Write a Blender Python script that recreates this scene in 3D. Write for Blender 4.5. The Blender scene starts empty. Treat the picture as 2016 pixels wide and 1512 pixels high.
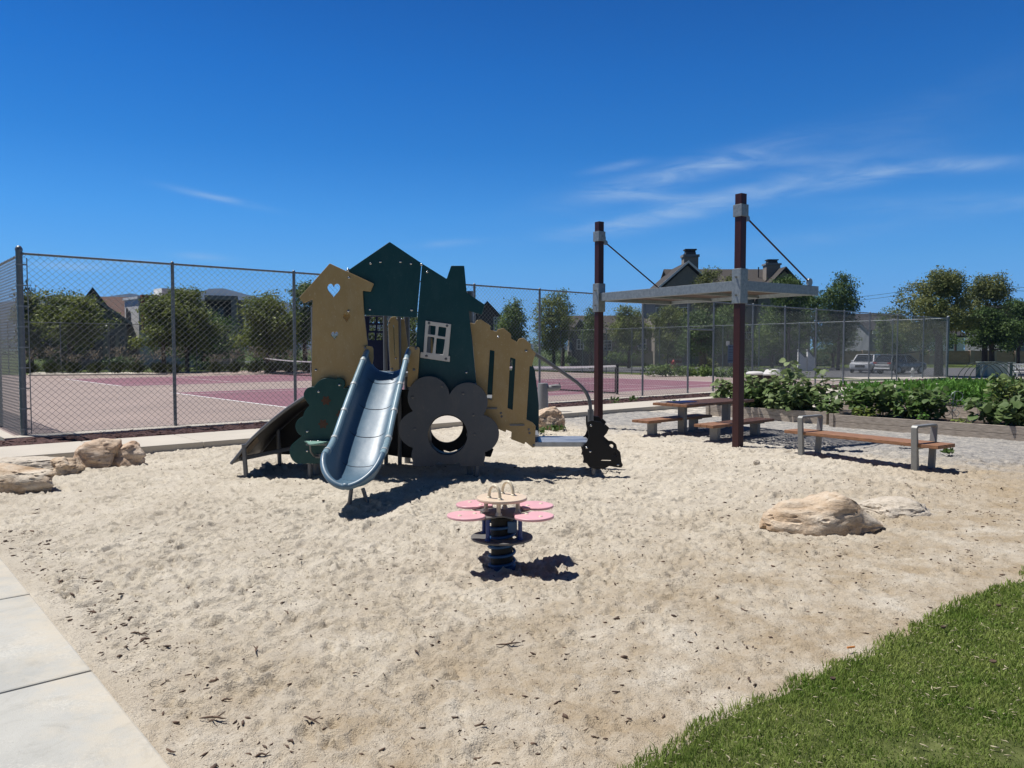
import bpy, bmesh, math, random
import numpy as np
from mathutils import Vector, Matrix
random.seed(7)
RNG = np.random.default_rng(7)
SC = bpy.context.scene
COL = SC.collection
PI = math.pi
# ------------------------------------------------------------------ camera geometry
FOC, CH = 1515.0, 1.65                      # focal length in photo pixels, eye height in metres
PIT = math.atan((756 - 687) / FOC)          # the camera looks slightly down
CP, SP = math.cos(PIT), math.sin(PIT)
def ray(px, py):
    u = (px - 1008) / FOC; v = (756 - py) / FOC
    return Vector((u, CP + v * SP, -SP + v * CP))
def at(px, py, z=0.0):
    d = ray(px, py); t = (z - CH) / d.z
    return Vector((d.x * t, d.y * t, z))
def atY(px, py, Y):
    d = ray(px, py); t = Y / d.y
    return Vector((d.x * t, Y, CH + d.z * t))
# ------------------------------------------------------------------ site frame: s along the near court fence, d across it towards the sand
OX, OY = -8.9, 14.0
_l = math.hypot(.749, .662)
EX, EY = .749 / _l, .662 / _l
NX, NY = EY, -EX
def sd(s, d, z=0.0):
    return Vector((OX + s * EX + d * NX, OY + s * EY + d * NY, z))
def to_sd(p):
    x, y = p[0] - OX, p[1] - OY
    return x * EX + y * EY, x * NX + y * NY
ANG = math.atan2(EY, EX)
def gz(s, d=0):                             # the ground falls away half a metre past the courts
    t = min(1, max(0, (s - 36.5) / 5.0)); t = t * t * (3 - 2 * t)
    return -.5 * t
# ------------------------------------------------------------------ objects
def tag(o, label=None, cat=None, group=None, kind=None):
    if label: o['label'] = label
    if cat: o['category'] = cat
    if group: o['group'] = group
    if kind: o['kind'] = kind
    return o
def thing(name, label, cat, loc=(0, 0, 0), rotz=0, group=None):
    o = bpy.data.objects.new(name, None); COL.objects.link(o)
    o.location = loc; o.rotation_euler = (0, 0, rotz); o.empty_display_size = .2
    return tag(o, label, cat, group)
def link_mesh(name, me, m, parent=None, world=True, smooth=None, bevel=0):
    o = bpy.data.objects.new(name, me); COL.objects.link(o)
    if m is not None and not me.materials: me.materials.append(m)
    if smooth is not None:
        me.polygons.foreach_set('use_smooth', np.ones(len(me.polygons), bool))
        if smooth < 180: me.set_sharp_from_angle(angle=math.radians(smooth))
    if bevel:
        md = o.modifiers.new('Bevel', 'BEVEL'); md.width = bevel; md.segments = 2; md.limit_method = 'ANGLE'; md.angle_limit = math.radians(40)
        md.harden_normals = False
    if parent is not None:
        o.parent = parent
        if world and parent.type == 'EMPTY':
            o.matrix_parent_inverse = parent.matrix_basis.inverted()
    return o
def np_mesh(name, V, F):
    V = np.asarray(V, np.float32); F = np.asarray(F, np.int32)
    me = bpy.data.meshes.new(name)
    me.vertices.add(len(V)); me.vertices.foreach_set('co', V.ravel())
    k = F.shape[1]
    me.loops.add(F.size); me.loops.foreach_set('vertex_index', F.ravel())
    me.polygons.add(len(F)); me.polygons.foreach_set('loop_start', np.arange(0, F.size, k, dtype=np.int32))
    try: me.polygons.foreach_set('loop_total', np.full(len(F), k, np.int32))
    except Exception: pass
    me.update(calc_edges=True)
    return me
def copy_tree(o, parent=None):
    c = o.copy(); COL.objects.link(c)
    if parent is not None: c.parent = parent
    for ch in list(o.children): copy_tree(ch, c)
    return c
class MB:
    """collects shapes, then links them as ONE mesh object"""
    def __init__(self): self.v = []; self.f = []
    def add(self, vs, fs):
        b = len(self.v); self.v += [tuple(p) for p in vs]; self.f += [tuple(i + b for i in f) for f in fs]
        return self
    def box(self, c, size, rot=0, M=None):
        hx, hy, hz = size[0] / 2, size[1] / 2, size[2] / 2
        pts = [Vector((x, y, z)) for z in (-hz, hz) for x, y in ((-hx, -hy), (hx, -hy), (hx, hy), (-hx, hy))]
        R = M if M is not None else Matrix.Rotation(rot, 3, 'Z')
        c = Vector(c)
        return self.add([c + R @ p for p in pts], [(3, 2, 1, 0), (4, 5, 6, 7), (0, 1, 5, 4), (1, 2, 6, 5), (2, 3, 7, 6), (3, 0, 4, 7)])
    def bar(self, p0, p1, w, h, up=(0, 0, 1)):
        p0, p1 = Vector(p0), Vector(p1); x = (p1 - p0); L = x.length; x.normalize()
        y = Vector(up).cross(x); y = y.normalized() if y.length > 1e-5 else Vector((0, 1, 0)); z = x.cross(y)
        return self.box((p0 + p1) / 2, (L, w, h), M=Matrix((x, y, z)).transposed())
    def tube(self, pts, r, n=10, closed=False, cap=True):
        pts = [Vector(p) for p in pts]; m = len(pts)
        rs = r if isinstance(r, (list, tuple)) else [r] * m
        tg = []
        for i in range(m):
            a = pts[(i - 1) % m] if (closed or i > 0) else pts[i]
            b = pts[(i + 1) % m] if (closed or i < m - 1) else pts[i]
            tg.append((b - a).normalized())
        ref = Vector((0, 0, 1)) if abs(tg[0].z) < .9 else Vector((1, 0, 0))
        nrm = (ref - tg[0] * ref.dot(tg[0])).normalized()
        vs, fs = [], []
        for i in range(m):
            nrm = (nrm - tg[i] * nrm.dot(tg[i])).normalized(); bi = tg[i].cross(nrm)
            for k in range(n):
                a = 2 * PI * k / n
                vs.append(pts[i] + (nrm * math.cos(a) + bi * math.sin(a)) * rs[i])
        for i in range(m if closed else m - 1):
            j = (i + 1) % m
            for k in range(n):
                l = (k + 1) % n
                fs.append((i * n + k, i * n + l, j * n + l, j * n + k))
        if cap and not closed:
            fs.append(tuple(range(n))[::-1]); fs.append(tuple((m - 1) * n + k for k in range(n)))
        return self.add(vs, fs)
    def cyl(self, p0, p1, r, n=14): return self.tube([p0, p1], r, n)
    def lathe(self, prof, c=(0, 0, 0), n=24, ax=None):
        c = Vector(c); vs, fs = [], []
        for r, z in prof:
            for k in range(n):
                a = 2 * PI * k / n; vs.append(Vector((r * math.cos(a), r * math.sin(a), z)))
        if ax is not None:
            q = Vector((0, 0, 1)).rotation_difference(Vector(ax)); vs = [q @ p for p in vs]
        vs = [c + p for p in vs]
        for i in range(len(prof) - 1):
            for k in range(n):
                l = (k + 1) % n; fs.append((i * n + k, i * n + l, (i + 1) * n + l, (i + 1) * n + k))
        fs.append(tuple(range(n))[::-1]); fs.append(tuple((len(prof) - 1) * n + k for k in range(n)))
        return self.add(vs, fs)
    def prism(self, poly, dz, z0=0):
        """horizontal polygon [(x, y)] extruded from z0 by dz"""
        n = len(poly)
        ar = sum(poly[i][0] * poly[(i + 1) % n][1] - poly[(i + 1) % n][0] * poly[i][1] for i in range(n))
        if ar < 0: poly = poly[::-1]
        vs = [(p[0], p[1], z0) for p in poly] + [(p[0], p[1], z0 + dz) for p in poly]
        fs = [tuple(range(n))[::-1], tuple(range(n, 2 * n))] + [(i, (i + 1) % n, n + (i + 1) % n, n + i) for i in range(n)]
        return self.add(vs, fs)
    def extr(self, poly, vec):
        """3-D polygon extruded along vec"""
        n = len(poly); vec = Vector(vec); poly = [Vector(p) for p in poly]
        nr = Vector((0, 0, 0))
        for i in range(n): nr += poly[i].cross(poly[(i + 1) % n])
        if nr.dot(vec) < 0: poly = poly[::-1]
        vs = poly + [p + vec for p in poly]
        fs = [tuple(range(n))[::-1], tuple(range(n, 2 * n))] + [(i, (i + 1) % n, n + (i + 1) % n, n + i) for i in range(n)]
        return self.add(vs, fs)
    def mesh(self, name='m'):
        me = bpy.data.meshes.new(name); me.from_pydata(self.v, [], self.f); me.update(); return me
    def build(self, name, m, parent=None, world=True, smooth=None, bevel=0):
        return link_mesh(name, self.mesh(name), m, parent, world, smooth, bevel)
def struct(o, kind='structure'):
    o['kind'] = kind; return o
# ------------------------------------------------------------------ flat panels cut from sheet, with holes and eased edges
def rnd(loop, r=2.0, seg=3):
    out = []; n = len(loop)
    for i in range(n):
        p = Vector(loop[i]); a = Vector(loop[i - 1]) - p; b = Vector(loop[(i + 1) % n]) - p
        if a.length < 1e-6 or b.length < 1e-6: continue
        rr = min(r, a.length * .42, b.length * .42)
        p0 = p + a.normalized() * rr; p2 = p + b.normalized() * rr
        for k in range(seg + 1):
            t = k / seg; q = p0 * (1 - t) ** 2 + p * 2 * t * (1 - t) + p2 * t * t
            out.append((q.x, q.y))
    return out
def panel_mesh(loops, th, bev=.004):
    cu = bpy.data.curves.new('panel', 'CURVE'); cu.dimensions = '2D'; cu.fill_mode = 'BOTH'
    cu.extrude = max(th / 2 - bev, .0005); cu.bevel_depth = bev; cu.bevel_resolution = 1; cu.offset = -bev
    for lp in loops:
        sp = cu.splines.new('POLY'); sp.points.add(len(lp) - 1)
        for i, (x, y) in enumerate(lp): sp.points[i].co = (x, y, 0, 1)
        sp.use_cyclic_u = True
    ob = bpy.data.objects.new('panel', cu); COL.objects.link(ob)
    dg = bpy.context.evaluated_depsgraph_get()
    me = bpy.data.meshes.new_from_object(ob.evaluated_get(dg))
    bpy.data.objects.remove(ob); bpy.data.curves.remove(cu)
    me.materials.clear()
    return me
def panel(name, loops, Y, th, m, parent=None, bev=.004):
    """loops outlined as they stand in the plane y = Y (first the outline, then the holes)"""
    L = []
    for lp in loops:
        q = []
        for x, y in lp:
            p = atY(x, y, Y); q.append((p.x, p.z))
        L.append(q)
    me = panel_mesh(L, th, bev)
    me.transform(Matrix(((1, 0, 0, 0), (0, 0, -1, Y + th / 2), (0, 1, 0, 0), (0, 0, 0, 1))))
    me.update()
    return link_mesh(name, me, m, parent)
def Zm(ox, oy, k):
    return lambda pts: [(ox + x / k, oy + y / k) for x, y in pts]
Z1, Z2, Z3, Z4 = Zm(420, 460, 2.607), Zm(640, 460, 5.04), Zm(760, 720, 4.032), Zm(840, 560, 3.781)
def blob(c, circles, n=150, ymax=None):
    """outline of a union of circles, star-shaped about c"""
    out = []
    for i in range(n):
        a = 2 * PI * i / n; d = (math.cos(a), math.sin(a)); best = 1
        for cx, cy, r in circles:
            fx, fy = cx - c[0], cy - c[1]; b = fx * d[0] + fy * d[1]; q = b * b - fx * fx - fy * fy + r * r
            if q >= 0: best = max(best, b + math.sqrt(q))
        x, y = c[0] + d[0] * best, c[1] + d[1] * best
        if ymax is not None and y > ymax:
            t = (ymax - c[1]) / (y - c[1]); x, y = c[0] + (x - c[0]) * t, ymax
        out.append((x, y))
    return out
def circ(cx, cy, r, n=40, ry=None):
    return [(cx + r * math.cos(2 * PI * i / n), cy + (ry or r) * math.sin(2 * PI * i / n)) for i in range(n)]
def heart(cx, cy, w, h, n=36):
    out = []
    for i in range(n):
        t = 2 * PI * i / n
        x = 16 * math.sin(t) ** 3; y = 13 * math.cos(t) - 5 * math.cos(2 * t) - 2 * math.cos(3 * t) - math.cos(4 * t)
        out.append((cx + x / 32 * w, cy - (y + 2.5) / 29 * h))
    return out
# ------------------------------------------------------------------ materials
def new_mat(name):
    m = bpy.data.materials.new(name); m.use_nodes = True
    return m, m.node_tree.nodes, m.node_tree.links, m.node_tree.nodes['Principled BSDF']
def ramp(nd, stops, interp='LINEAR'):
    r = nd.new('ShaderNodeValToRGB'); r.color_ramp.interpolation = interp
    e = r.color_ramp.elements
    while len(e) < len(stops): e.new(.5)
    for el, (p, c) in zip(e, stops): el.position = p; el.color = (*c, 1) if len(c) == 3 else c
    return r
def mat(name, col, rough=.6, metal=0., var=.12, scale=6., bump=0., bscale=80., spec=.5, detail=4., stretch=None, col2=None, rvar=.1, coat=0., objrand=0.):
    m, nd, lk, bs = new_mat(name)
    tc = nd.new('ShaderNodeTexCoord'); src = tc.outputs['Object']
    if stretch:
        mp = nd.new('ShaderNodeMapping'); mp.inputs['Scale'].default_value = stretch; lk.new(src, mp.inputs[0]); src = mp.outputs[0]
    nz = nd.new('ShaderNodeTexNoise'); nz.inputs['Scale'].default_value = scale; nz.inputs['Detail'].default_value = detail; nz.inputs['Roughness'].default_value = .6
    lk.new(src, nz.inputs['Vector'])
    a = [min(1, c * (1 - var)) for c in col]; b = [min(1, c * (1 + var)) for c in (col2 or col)]
    r = ramp(nd, [(.3, a), (.7, b)]); lk.new(nz.outputs['Fac'], r.inputs[0])
    out = r.outputs[0]
    if objrand:
        oi = nd.new('ShaderNodeObjectInfo'); mr = nd.new('ShaderNodeMapRange'); mr.inputs[3].default_value = 1 - objrand; mr.inputs[4].default_value = 1 + objrand
        lk.new(oi.outputs['Random'], mr.inputs[0])
        hs = nd.new('ShaderNodeHueSaturation'); lk.new(mr.outputs[0], hs.inputs['Value']); lk.new(out, hs.inputs['Color']); out = hs.outputs[0]
    lk.new(out, bs.inputs['Base Color'])
    rr = nd.new('ShaderNodeMapRange'); rr.inputs[3].default_value = max(.02, rough - rvar); rr.inputs[4].default_value = min(1, rough + rvar)
    lk.new(nz.outputs['Fac'], rr.inputs[0]); lk.new(rr.outputs[0], bs.inputs['Roughness'])
    bs.inputs['Metallic'].default_value = metal; bs.inputs['Specular IOR Level'].default_value = spec
    if coat: bs.inputs['Coat Weight'].default_value = coat
    if bump:
        n2 = nd.new('ShaderNodeTexNoise'); n2.inputs['Scale'].default_value = bscale; n2.inputs['Detail'].default_value = 5; lk.new(src, n2.inputs['Vector'])
        bp = nd.new('ShaderNodeBump'); bp.inputs['Strength'].default_value = 1; bp.inputs['Distance'].default_value = bump
        lk.new(n2.outputs['Fac'], bp.inputs['Height']); lk.new(bp.outputs[0], bs.inputs['Normal'])
    return m
def leaf_mat(name, c0, c1, scale=1.2, trans=.25, rough=.55, orand=.12):
    m, nd, lk, bs = new_mat(name)
    tc = nd.new('ShaderNodeTexCoord')
    nz = nd.new('ShaderNodeTexNoise'); nz.inputs['Scale'].default_value = scale; nz.inputs['Detail'].default_value = 6; nz.inputs['Roughness'].default_value = .7
    lk.new(tc.outputs['Object'], nz.inputs['Vector'])
    r = ramp(nd, [(.32, c0), (.68, c1)]); lk.new(nz.outputs['Fac'], r.inputs[0])
    oi = nd.new('ShaderNodeObjectInfo'); mr = nd.new('ShaderNodeMapRange'); mr.inputs[3].default_value = 1 - orand; mr.inputs[4].default_value = 1 + orand
    lk.new(oi.outputs['Random'], mr.inputs[0])
    hs = nd.new('ShaderNodeHueSaturation'); lk.new(mr.outputs[0], hs.inputs['Value']); lk.new(r.outputs[0], hs.inputs['Color'])
    lk.new(hs.outputs[0], bs.inputs['Base Color']); bs.inputs['Roughness'].default_value = rough; bs.inputs['Specular IOR Level'].default_value = .18
    tr = nd.new('ShaderNodeBsdfTranslucent'); lk.new(hs.outputs[0], tr.inputs['Color'])
    mx = nd.new('ShaderNodeMixShader'); mx.inputs[0].default_value = trans
    lk.new(bs.outputs[0], mx.inputs[1]); lk.new(tr.outputs[0], mx.inputs[2]); lk.new(mx.outputs[0], nd['Material Output'].inputs['Surface'])
    return m
# ------------------------------------------------------------------ numpy noise
_LAT = RNG.random((256, 256)).astype(np.float32)
def vnoise(x, y):
    xi = np.floor(x).astype(int); yi = np.floor(y).astype(int); fx = x - xi; fy = y - yi
    fx = fx * fx * (3 - 2 * fx); fy = fy * fy * (3 - 2 * fy)
    a = _LAT[xi & 255, yi & 255]; b = _LAT[(xi + 1) & 255, yi & 255]; c = _LAT[xi & 255, (yi + 1) & 255]; d = _LAT[(xi + 1) & 255, (yi + 1) & 255]
    return (a * (1 - fx) + b * fx) * (1 - fy) + (c * (1 - fx) + d * fx) * fy - .5
def fbm(x, y, o=4, g=.5):
    t = 0; a = 1.
    for i in range(o): t = t + a * vnoise(x * 2 ** i + 17.3 * i, y * 2 ** i - 9.1 * i); a *= g
    return t
# ================================================================== camera, sun, sky
SUN_OFF = Vector((.43, -.16, -1.0))          # shadow offset per metre of height
SUN_DIR = (-SUN_OFF).normalized()            # towards the sun
cam = bpy.data.cameras.new('Camera'); co = bpy.data.objects.new('Camera', cam); COL.objects.link(co)
co.location = (0, 0, CH); co.rotation_euler = (PI / 2 - PIT, 0, 0)
cam.sensor_width = 36; cam.lens = 36 * FOC / 2016; cam.clip_start = .05; cam.clip_end = 20000
SC.camera = co
sl = bpy.data.lights.new('Sun', 'SUN'); sl.energy = 5.0; sl.angle = math.radians(.5); sl.color = (1, .965, .915)
so = bpy.data.objects.new('Sun', sl); COL.objects.link(so); so.location = (-20, 6, 40)
so.rotation_euler = SUN_DIR.to_track_quat('Z', 'Y').to_euler()
w = bpy.data.worlds.new('World'); SC.world = w; w.use_nodes = True
wn, wl = w.node_tree.nodes, w.node_tree.links
bg = wn['Background']
sky = wn.new('ShaderNodeTexSky'); sky.sky_type = 'NISHITA'; sky.sun_disc = False
sky.sun_elevation = math.asin(SUN_DIR.z); sky.sun_rotation = math.atan2(SUN_DIR.x, SUN_DIR.y)
sky.altitude = 1300; sky.air_density = 1.0; sky.dust_density = .2; sky.ozone_density = 3.0
def wmath(op, a, b=None, clamp=False):
    n = wn.new('ShaderNodeMath'); n.operation = op; n.use_clamp = clamp
    for i, v in enumerate((a, b)):
        if v is None: continue
        if isinstance(v, (int, float)): n.inputs[i].default_value = v
        else: wl.new(v, n.inputs[i])
    return n.outputs[0]
tcw = wn.new('ShaderNodeTexCoord'); sx = wn.new('ShaderNodeSeparateXYZ'); wl.new(tcw.outputs['Generated'], sx.inputs[0])
az = wmath('ARCTAN2', sx.outputs[0], sx.outputs[1]); el = wmath('ARCSINE', sx.outputs[2])
# the air is very clear: deep blue overhead, paler towards the skyline
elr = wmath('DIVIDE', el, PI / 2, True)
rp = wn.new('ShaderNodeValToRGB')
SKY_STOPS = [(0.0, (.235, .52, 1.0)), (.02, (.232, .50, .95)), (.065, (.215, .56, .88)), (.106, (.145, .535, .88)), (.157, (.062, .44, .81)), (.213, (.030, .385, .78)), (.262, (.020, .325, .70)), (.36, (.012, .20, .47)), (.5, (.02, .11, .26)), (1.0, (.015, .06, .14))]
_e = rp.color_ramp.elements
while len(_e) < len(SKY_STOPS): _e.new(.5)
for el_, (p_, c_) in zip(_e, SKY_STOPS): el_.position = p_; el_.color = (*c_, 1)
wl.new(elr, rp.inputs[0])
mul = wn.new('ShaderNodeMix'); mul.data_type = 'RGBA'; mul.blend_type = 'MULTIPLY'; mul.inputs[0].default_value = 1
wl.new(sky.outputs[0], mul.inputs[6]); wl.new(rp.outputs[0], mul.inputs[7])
# sky behind the camera dimmed on purpose to weaken the fill in shadows
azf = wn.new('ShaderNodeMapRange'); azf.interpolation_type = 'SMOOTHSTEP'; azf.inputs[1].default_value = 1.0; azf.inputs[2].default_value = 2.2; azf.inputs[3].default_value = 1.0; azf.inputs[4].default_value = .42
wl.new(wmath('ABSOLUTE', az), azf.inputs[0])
# thin streaks of cirrus
cmb = wn.new('ShaderNodeCombineXYZ'); wl.new(az, cmb.inputs[0]); wl.new(el, cmb.inputs[1])
mpn = wn.new('ShaderNodeMapping'); mpn.inputs['Rotation'].default_value = (0, 0, math.radians(-9)); mpn.inputs['Scale'].default_value = (9, 46, 1); wl.new(cmb.outputs[0], mpn.inputs[0])
nzw = wn.new('ShaderNodeTexNoise'); nzw.inputs['Scale'].default_value = 1.3; nzw.inputs['Detail'].default_value = 7; nzw.inputs['Roughness'].default_value = .62; nzw.inputs['Distortion'].default_value = .6
wl.new(mpn.outputs[0], nzw.inputs['Vector'])
nf = wn.new('ShaderNodeMapRange'); nf.inputs[1].default_value = .34; nf.inputs[2].default_value = .74; nf.inputs[3].default_value = .18; nf.inputs[4].default_value = 1.15; wl.new(nzw.outputs['Fac'], nf.inputs[0])
CLOUDS = [(1330, 345, 170, 17, 12, .55), (1480, 319, 110, 8, -2, .30), (1212, 328, 42, 6, 8, .35), (1410, 396, 200, 15, 10, .6), (1270, 388, 90, 7, -3, .35), (1720, 346, 70, 10, 8, .62),
          (1905, 324, 70, 9, -4, .6), (1260, 440, 110, 11, 9, .35), (430, 390, 62, 5, -9, .42), (1900, 400, 170, 12, -3, .22), (150, 524, 55, 7, 0, .45), (405, 507, 38, 6, -3, .45), (265, 516, 40, 5, 0, .3), (1600, 470, 260, 14, 6, .12), (870, 480, 60, 6, 5, .2), (1720, 280, 170, 30, 20, .10)]
acc = None
def azel(px, py):
    d = ray(px, py).normalized(); return math.atan2(d.x, d.y), math.asin(d.z)
for cx, cy, L, Wd, ro, am in CLOUDS:
    a0, e0 = azel(cx, cy); c_, s_ = math.cos(math.radians(ro)), math.sin(math.radians(ro))
    da = wmath('SUBTRACT', az, a0); de = wmath('SUBTRACT', el, e0)
    u_ = wmath('ADD', wmath('MULTIPLY', da, c_ / (L / FOC)), wmath('MULTIPLY', de, s_ / (L / FOC)))
    v_ = wmath('ADD', wmath('MULTIPLY', da, -s_ / (Wd / FOC)), wmath('MULTIPLY', de, c_ / (Wd / FOC)))
    g_ = wmath('MULTIPLY', wmath('EXPONENT', wmath('MULTIPLY', wmath('ADD', wmath('MULTIPLY', u_, u_), wmath('MULTIPLY', v_, v_)), -.7)), am)
    acc = g_ if acc is None else wmath('ADD', acc, g_)
cf = wmath('MULTIPLY', wmath('MULTIPLY', acc, .78), nf.outputs[0], True)
cmx = wn.new('ShaderNodeMix'); cmx.data_type = 'RGBA'; cmx.inputs[7].default_value = (3.7, 4.75, 5.9, 1)
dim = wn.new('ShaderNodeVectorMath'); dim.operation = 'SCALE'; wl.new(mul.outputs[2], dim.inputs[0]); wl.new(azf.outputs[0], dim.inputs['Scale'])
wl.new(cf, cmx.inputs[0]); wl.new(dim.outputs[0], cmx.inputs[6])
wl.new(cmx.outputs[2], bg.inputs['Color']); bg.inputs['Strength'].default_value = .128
vs = SC.view_settings; vs.view_transform = 'Standard'; vs.look = 'None'; vs.exposure = .2; vs.gamma = 1; vs.use_curve_mapping = False
SC.cycles.use_denoising = True
SC.cycles.max_bounces = 8; SC.cycles.transparent_max_bounces = 8; SC.cycles.volume_bounces = 0
SC.cycles.sample_clamp_indirect = 4
# ================================================================== materials
M = {}
M['steel'] = mat('galvanised steel', (.30, .32, .33), .45, .75, .15, 30, .0004, 200)
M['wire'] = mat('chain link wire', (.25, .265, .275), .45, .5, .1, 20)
M['wired'] = mat('shade darkened chain link wire', (.105, .112, .12), .5, .4, .1, 20)  # same wire, darker colour standing in for the weave's self-shading seen edge on
M['post'] = mat('grey fence post', (.19, .21, .225), .42, .6, .12, 20)
M['galv'] = mat('spangled galvanised beam', (.27, .30, .315), .5, .6, .22, 22, .0006, 90, detail=8)
M['maroon'] = mat('maroon painted steel', (.040, .010, .009), .42, 0, .12, 12, .0004, 120, spec=.4)
M['teal'] = mat('teal sheet plastic', (.006, .052, .066), .42, 0, .08, 3, .0004, 260, spec=.35)
M['teal2'] = mat('sea green sheet plastic', (.005, .052, .054), .42, 0, .08, 3, .0004, 260, spec=.35)
M['tan'] = mat('tan sheet plastic', (.38, .27, .125), .45, 0, .07, 2.5, .0004, 260, spec=.35)
M['greyp'] = mat('grey sheet plastic', (.080, .090, .108), .5, 0, .07, 3, .0004, 260, spec=.3)
def scuff(m, amt, col, sc=7., seed=0.):
    nd, lk = m.node_tree.nodes, m.node_tree.links; bs = nd['Principled BSDF']; src = bs.inputs['Base Color'].links[0].from_socket
    tc = nd.new('ShaderNodeTexCoord'); mp = nd.new('ShaderNodeMapping'); mp.inputs['Scale'].default_value = (1, 1, .45); mp.inputs['Location'].default_value = (seed, 0, 0); lk.new(tc.outputs['Object'], mp.inputs[0])
    a = nd.new('ShaderNodeTexNoise'); a.inputs['Scale'].default_value = sc; a.inputs['Detail'].default_value = 11; a.inputs['Roughness'].default_value = .78; a.inputs['Distortion'].default_value = .4; lk.new(mp.outputs[0], a.inputs['Vector'])
    r = ramp(nd, [(.48, (0, 0, 0)), (.72, (amt, amt, amt))]); lk.new(a.outputs['Fac'], r.inputs[0])
    b = nd.new('ShaderNodeTexNoise'); b.inputs['Scale'].default_value = sc * 9; b.inputs['Detail'].default_value = 3; lk.new(mp.outputs[0], b.inputs['Vector'])
    r2 = ramp(nd, [(.66, (0, 0, 0)), (.70, (amt * 1.6,) * 3)]); lk.new(b.outputs['Fac'], r2.inputs[0])
    ad = nd.new('ShaderNodeMath'); ad.operation = 'ADD'; ad.use_clamp = True; lk.new(r.outputs[0], ad.inputs[0]); lk.new(r2.outputs[0], ad.inputs[1])
    mx = nd.new('ShaderNodeMix'); mx.data_type = 'RGBA'; mx.inputs[7].default_value = (*col, 1); lk.new(ad.outputs[0], mx.inputs[0]); lk.new(src, mx.inputs[6]); lk.new(mx.outputs[2], bs.inputs['Base Color'])
for k_, c_, a_ in (('teal', (.06, .11, .115), .20), ('teal2', (.06, .12, .11), .18), ('tan', (.50, .43, .30), .35), ('greyp', (.16, .155, .15), .30)): scuff(M[k_], a_, c_, seed=len(k_))
M['black'] = mat('black sheet plastic', (.006, .006, .008), .5, 0, .1, 4, spec=.3)
M['navy'] = mat('navy sheet plastic', (.008, .014, .05), .5, 0, .1, 4, spec=.3)
M['whitep'] = mat('off white sheet plastic', (.62, .60, .58), .5, 0, .05, 4)
M['slide'] = mat('blue slide plastic', (.075, .145, .215), .42, 0, .12, 3, .004, 5, spec=.55, coat=.15)
scuff(M['slide'], .28, (.19, .26, .31), 9.)
M['rail'] = mat('pale blue rail plastic', (.22, .33, .39), .3, 0, .1, 4, .0003, 120, coat=.2)
M['collar'] = mat('worn rail collar', (.42, .46, .47), .4, 0, .2, 30)
M['seam'] = mat('dark slide seam', (.012, .022, .04), .5)
M['pole'] = mat('dark grey steel pole', (.15, .155, .165), .45, .4, .12, 15)
M['plate'] = mat('worn metal deck plate', (.36, .38, .41), .38, .5, .18, 12, .0006, 70)
M['brown'] = mat('brown plastic', (.060, .022, .008), .6, 0, .3, 20)
M['bolt'] = mat('polished bolt', (.5, .5, .5), .25, 1, .05, 30)
M['pink'] = mat('pink sheet plastic', (.73, .40, .43), .42, 0, .06, 5, .0003, 200)
M['cream'] = mat('cream plastic', (.66, .53, .40), .42, 0, .05, 6)
M['handle'] = mat('ivory handle plastic', (.68, .60, .45), .38, 0, .06, 10)
M['springb'] = mat('blue spring steel', (.022, .085, .20), .35, .1, .12, 10)
M['rubber'] = mat('black rubber', (.006, .006, .006), .7)
M['riderg'] = mat('dark grey rider plate', (.14, .135, .13), .55, 0, .15, 10)
M['postb'] = mat('blue post', (.018, .05, .22), .4)
M['wood'] = mat('oiled hardwood', (.215, .095, .045), .6, 0, .35, 7, .0012, 30, stretch=(1.2, 14, 14), col2=(.28, .14, .07))
M['woodd'] = mat('weathered dark hardwood', (.16, .075, .04), .6, 0, .35, 7, .0012, 30, stretch=(1.2, 14, 14), col2=(.20, .10, .055))
M['bedwood'] = mat('weathered timber board', (.30, .25, .20), .8, 0, .32, 3.2, .002, 24, stretch=(2.2, 2.2, 26), col2=(.42, .36, .30), detail=7)
M['alu'] = mat('grey painted aluminium', (.235, .235, .225), .5, .25, .08, 12, .0004, 100)
M['soil'] = mat('dark garden soil', (.055, .035, .025), .95, 0, .4, 18, .02, 30)
M['conc'] = mat('grey concrete', (.45, .43, .385), .85, 0, .10, 1.6, .0016, 70, detail=9)
M['concw'] = mat('pale concrete path', (.50, .455, .385), .85, 0, .08, 1.1, .0016, 60, detail=9)
M['mulch'] = mat('dark bark mulch', (.040, .016, .014), .95, 0, .6, 24, .03, 40, col2=(.085, .04, .034))
M['chip'] = mat('bark chip', (.045, .02, .017), .9, 0, .5, 12, col2=(.12, .06, .05))
M['twig'] = mat('dry dark twig', (.050, .030, .022), .9, 0, .5, 20, .001, 60, col2=(.13, .085, .06))
M['court'] = mat('sun faded tan court paint', (.295, .228, .200), .85, 0, .13, .45, .0008, 160, detail=8)
M['mauve'] = mat('mauve court paint', (.205, .092, .115), .85, 0, .14, .45, .0008, 160, detail=8)
M['line'] = mat('white line paint', (.74, .72, .70), .8, 0, .06, 3)
M['asphalt'] = mat('asphalt', (.085, .085, .09), .9, 0, .15, .7, .002, 60)
M['netw'] = mat('white net tape', (.78, .77, .75), .7)
M['netb'] = mat('black net cord', (.008, .009, .010), .8)
M['netp'] = mat('dark net post', (.010, .012, .012), .5)
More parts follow.
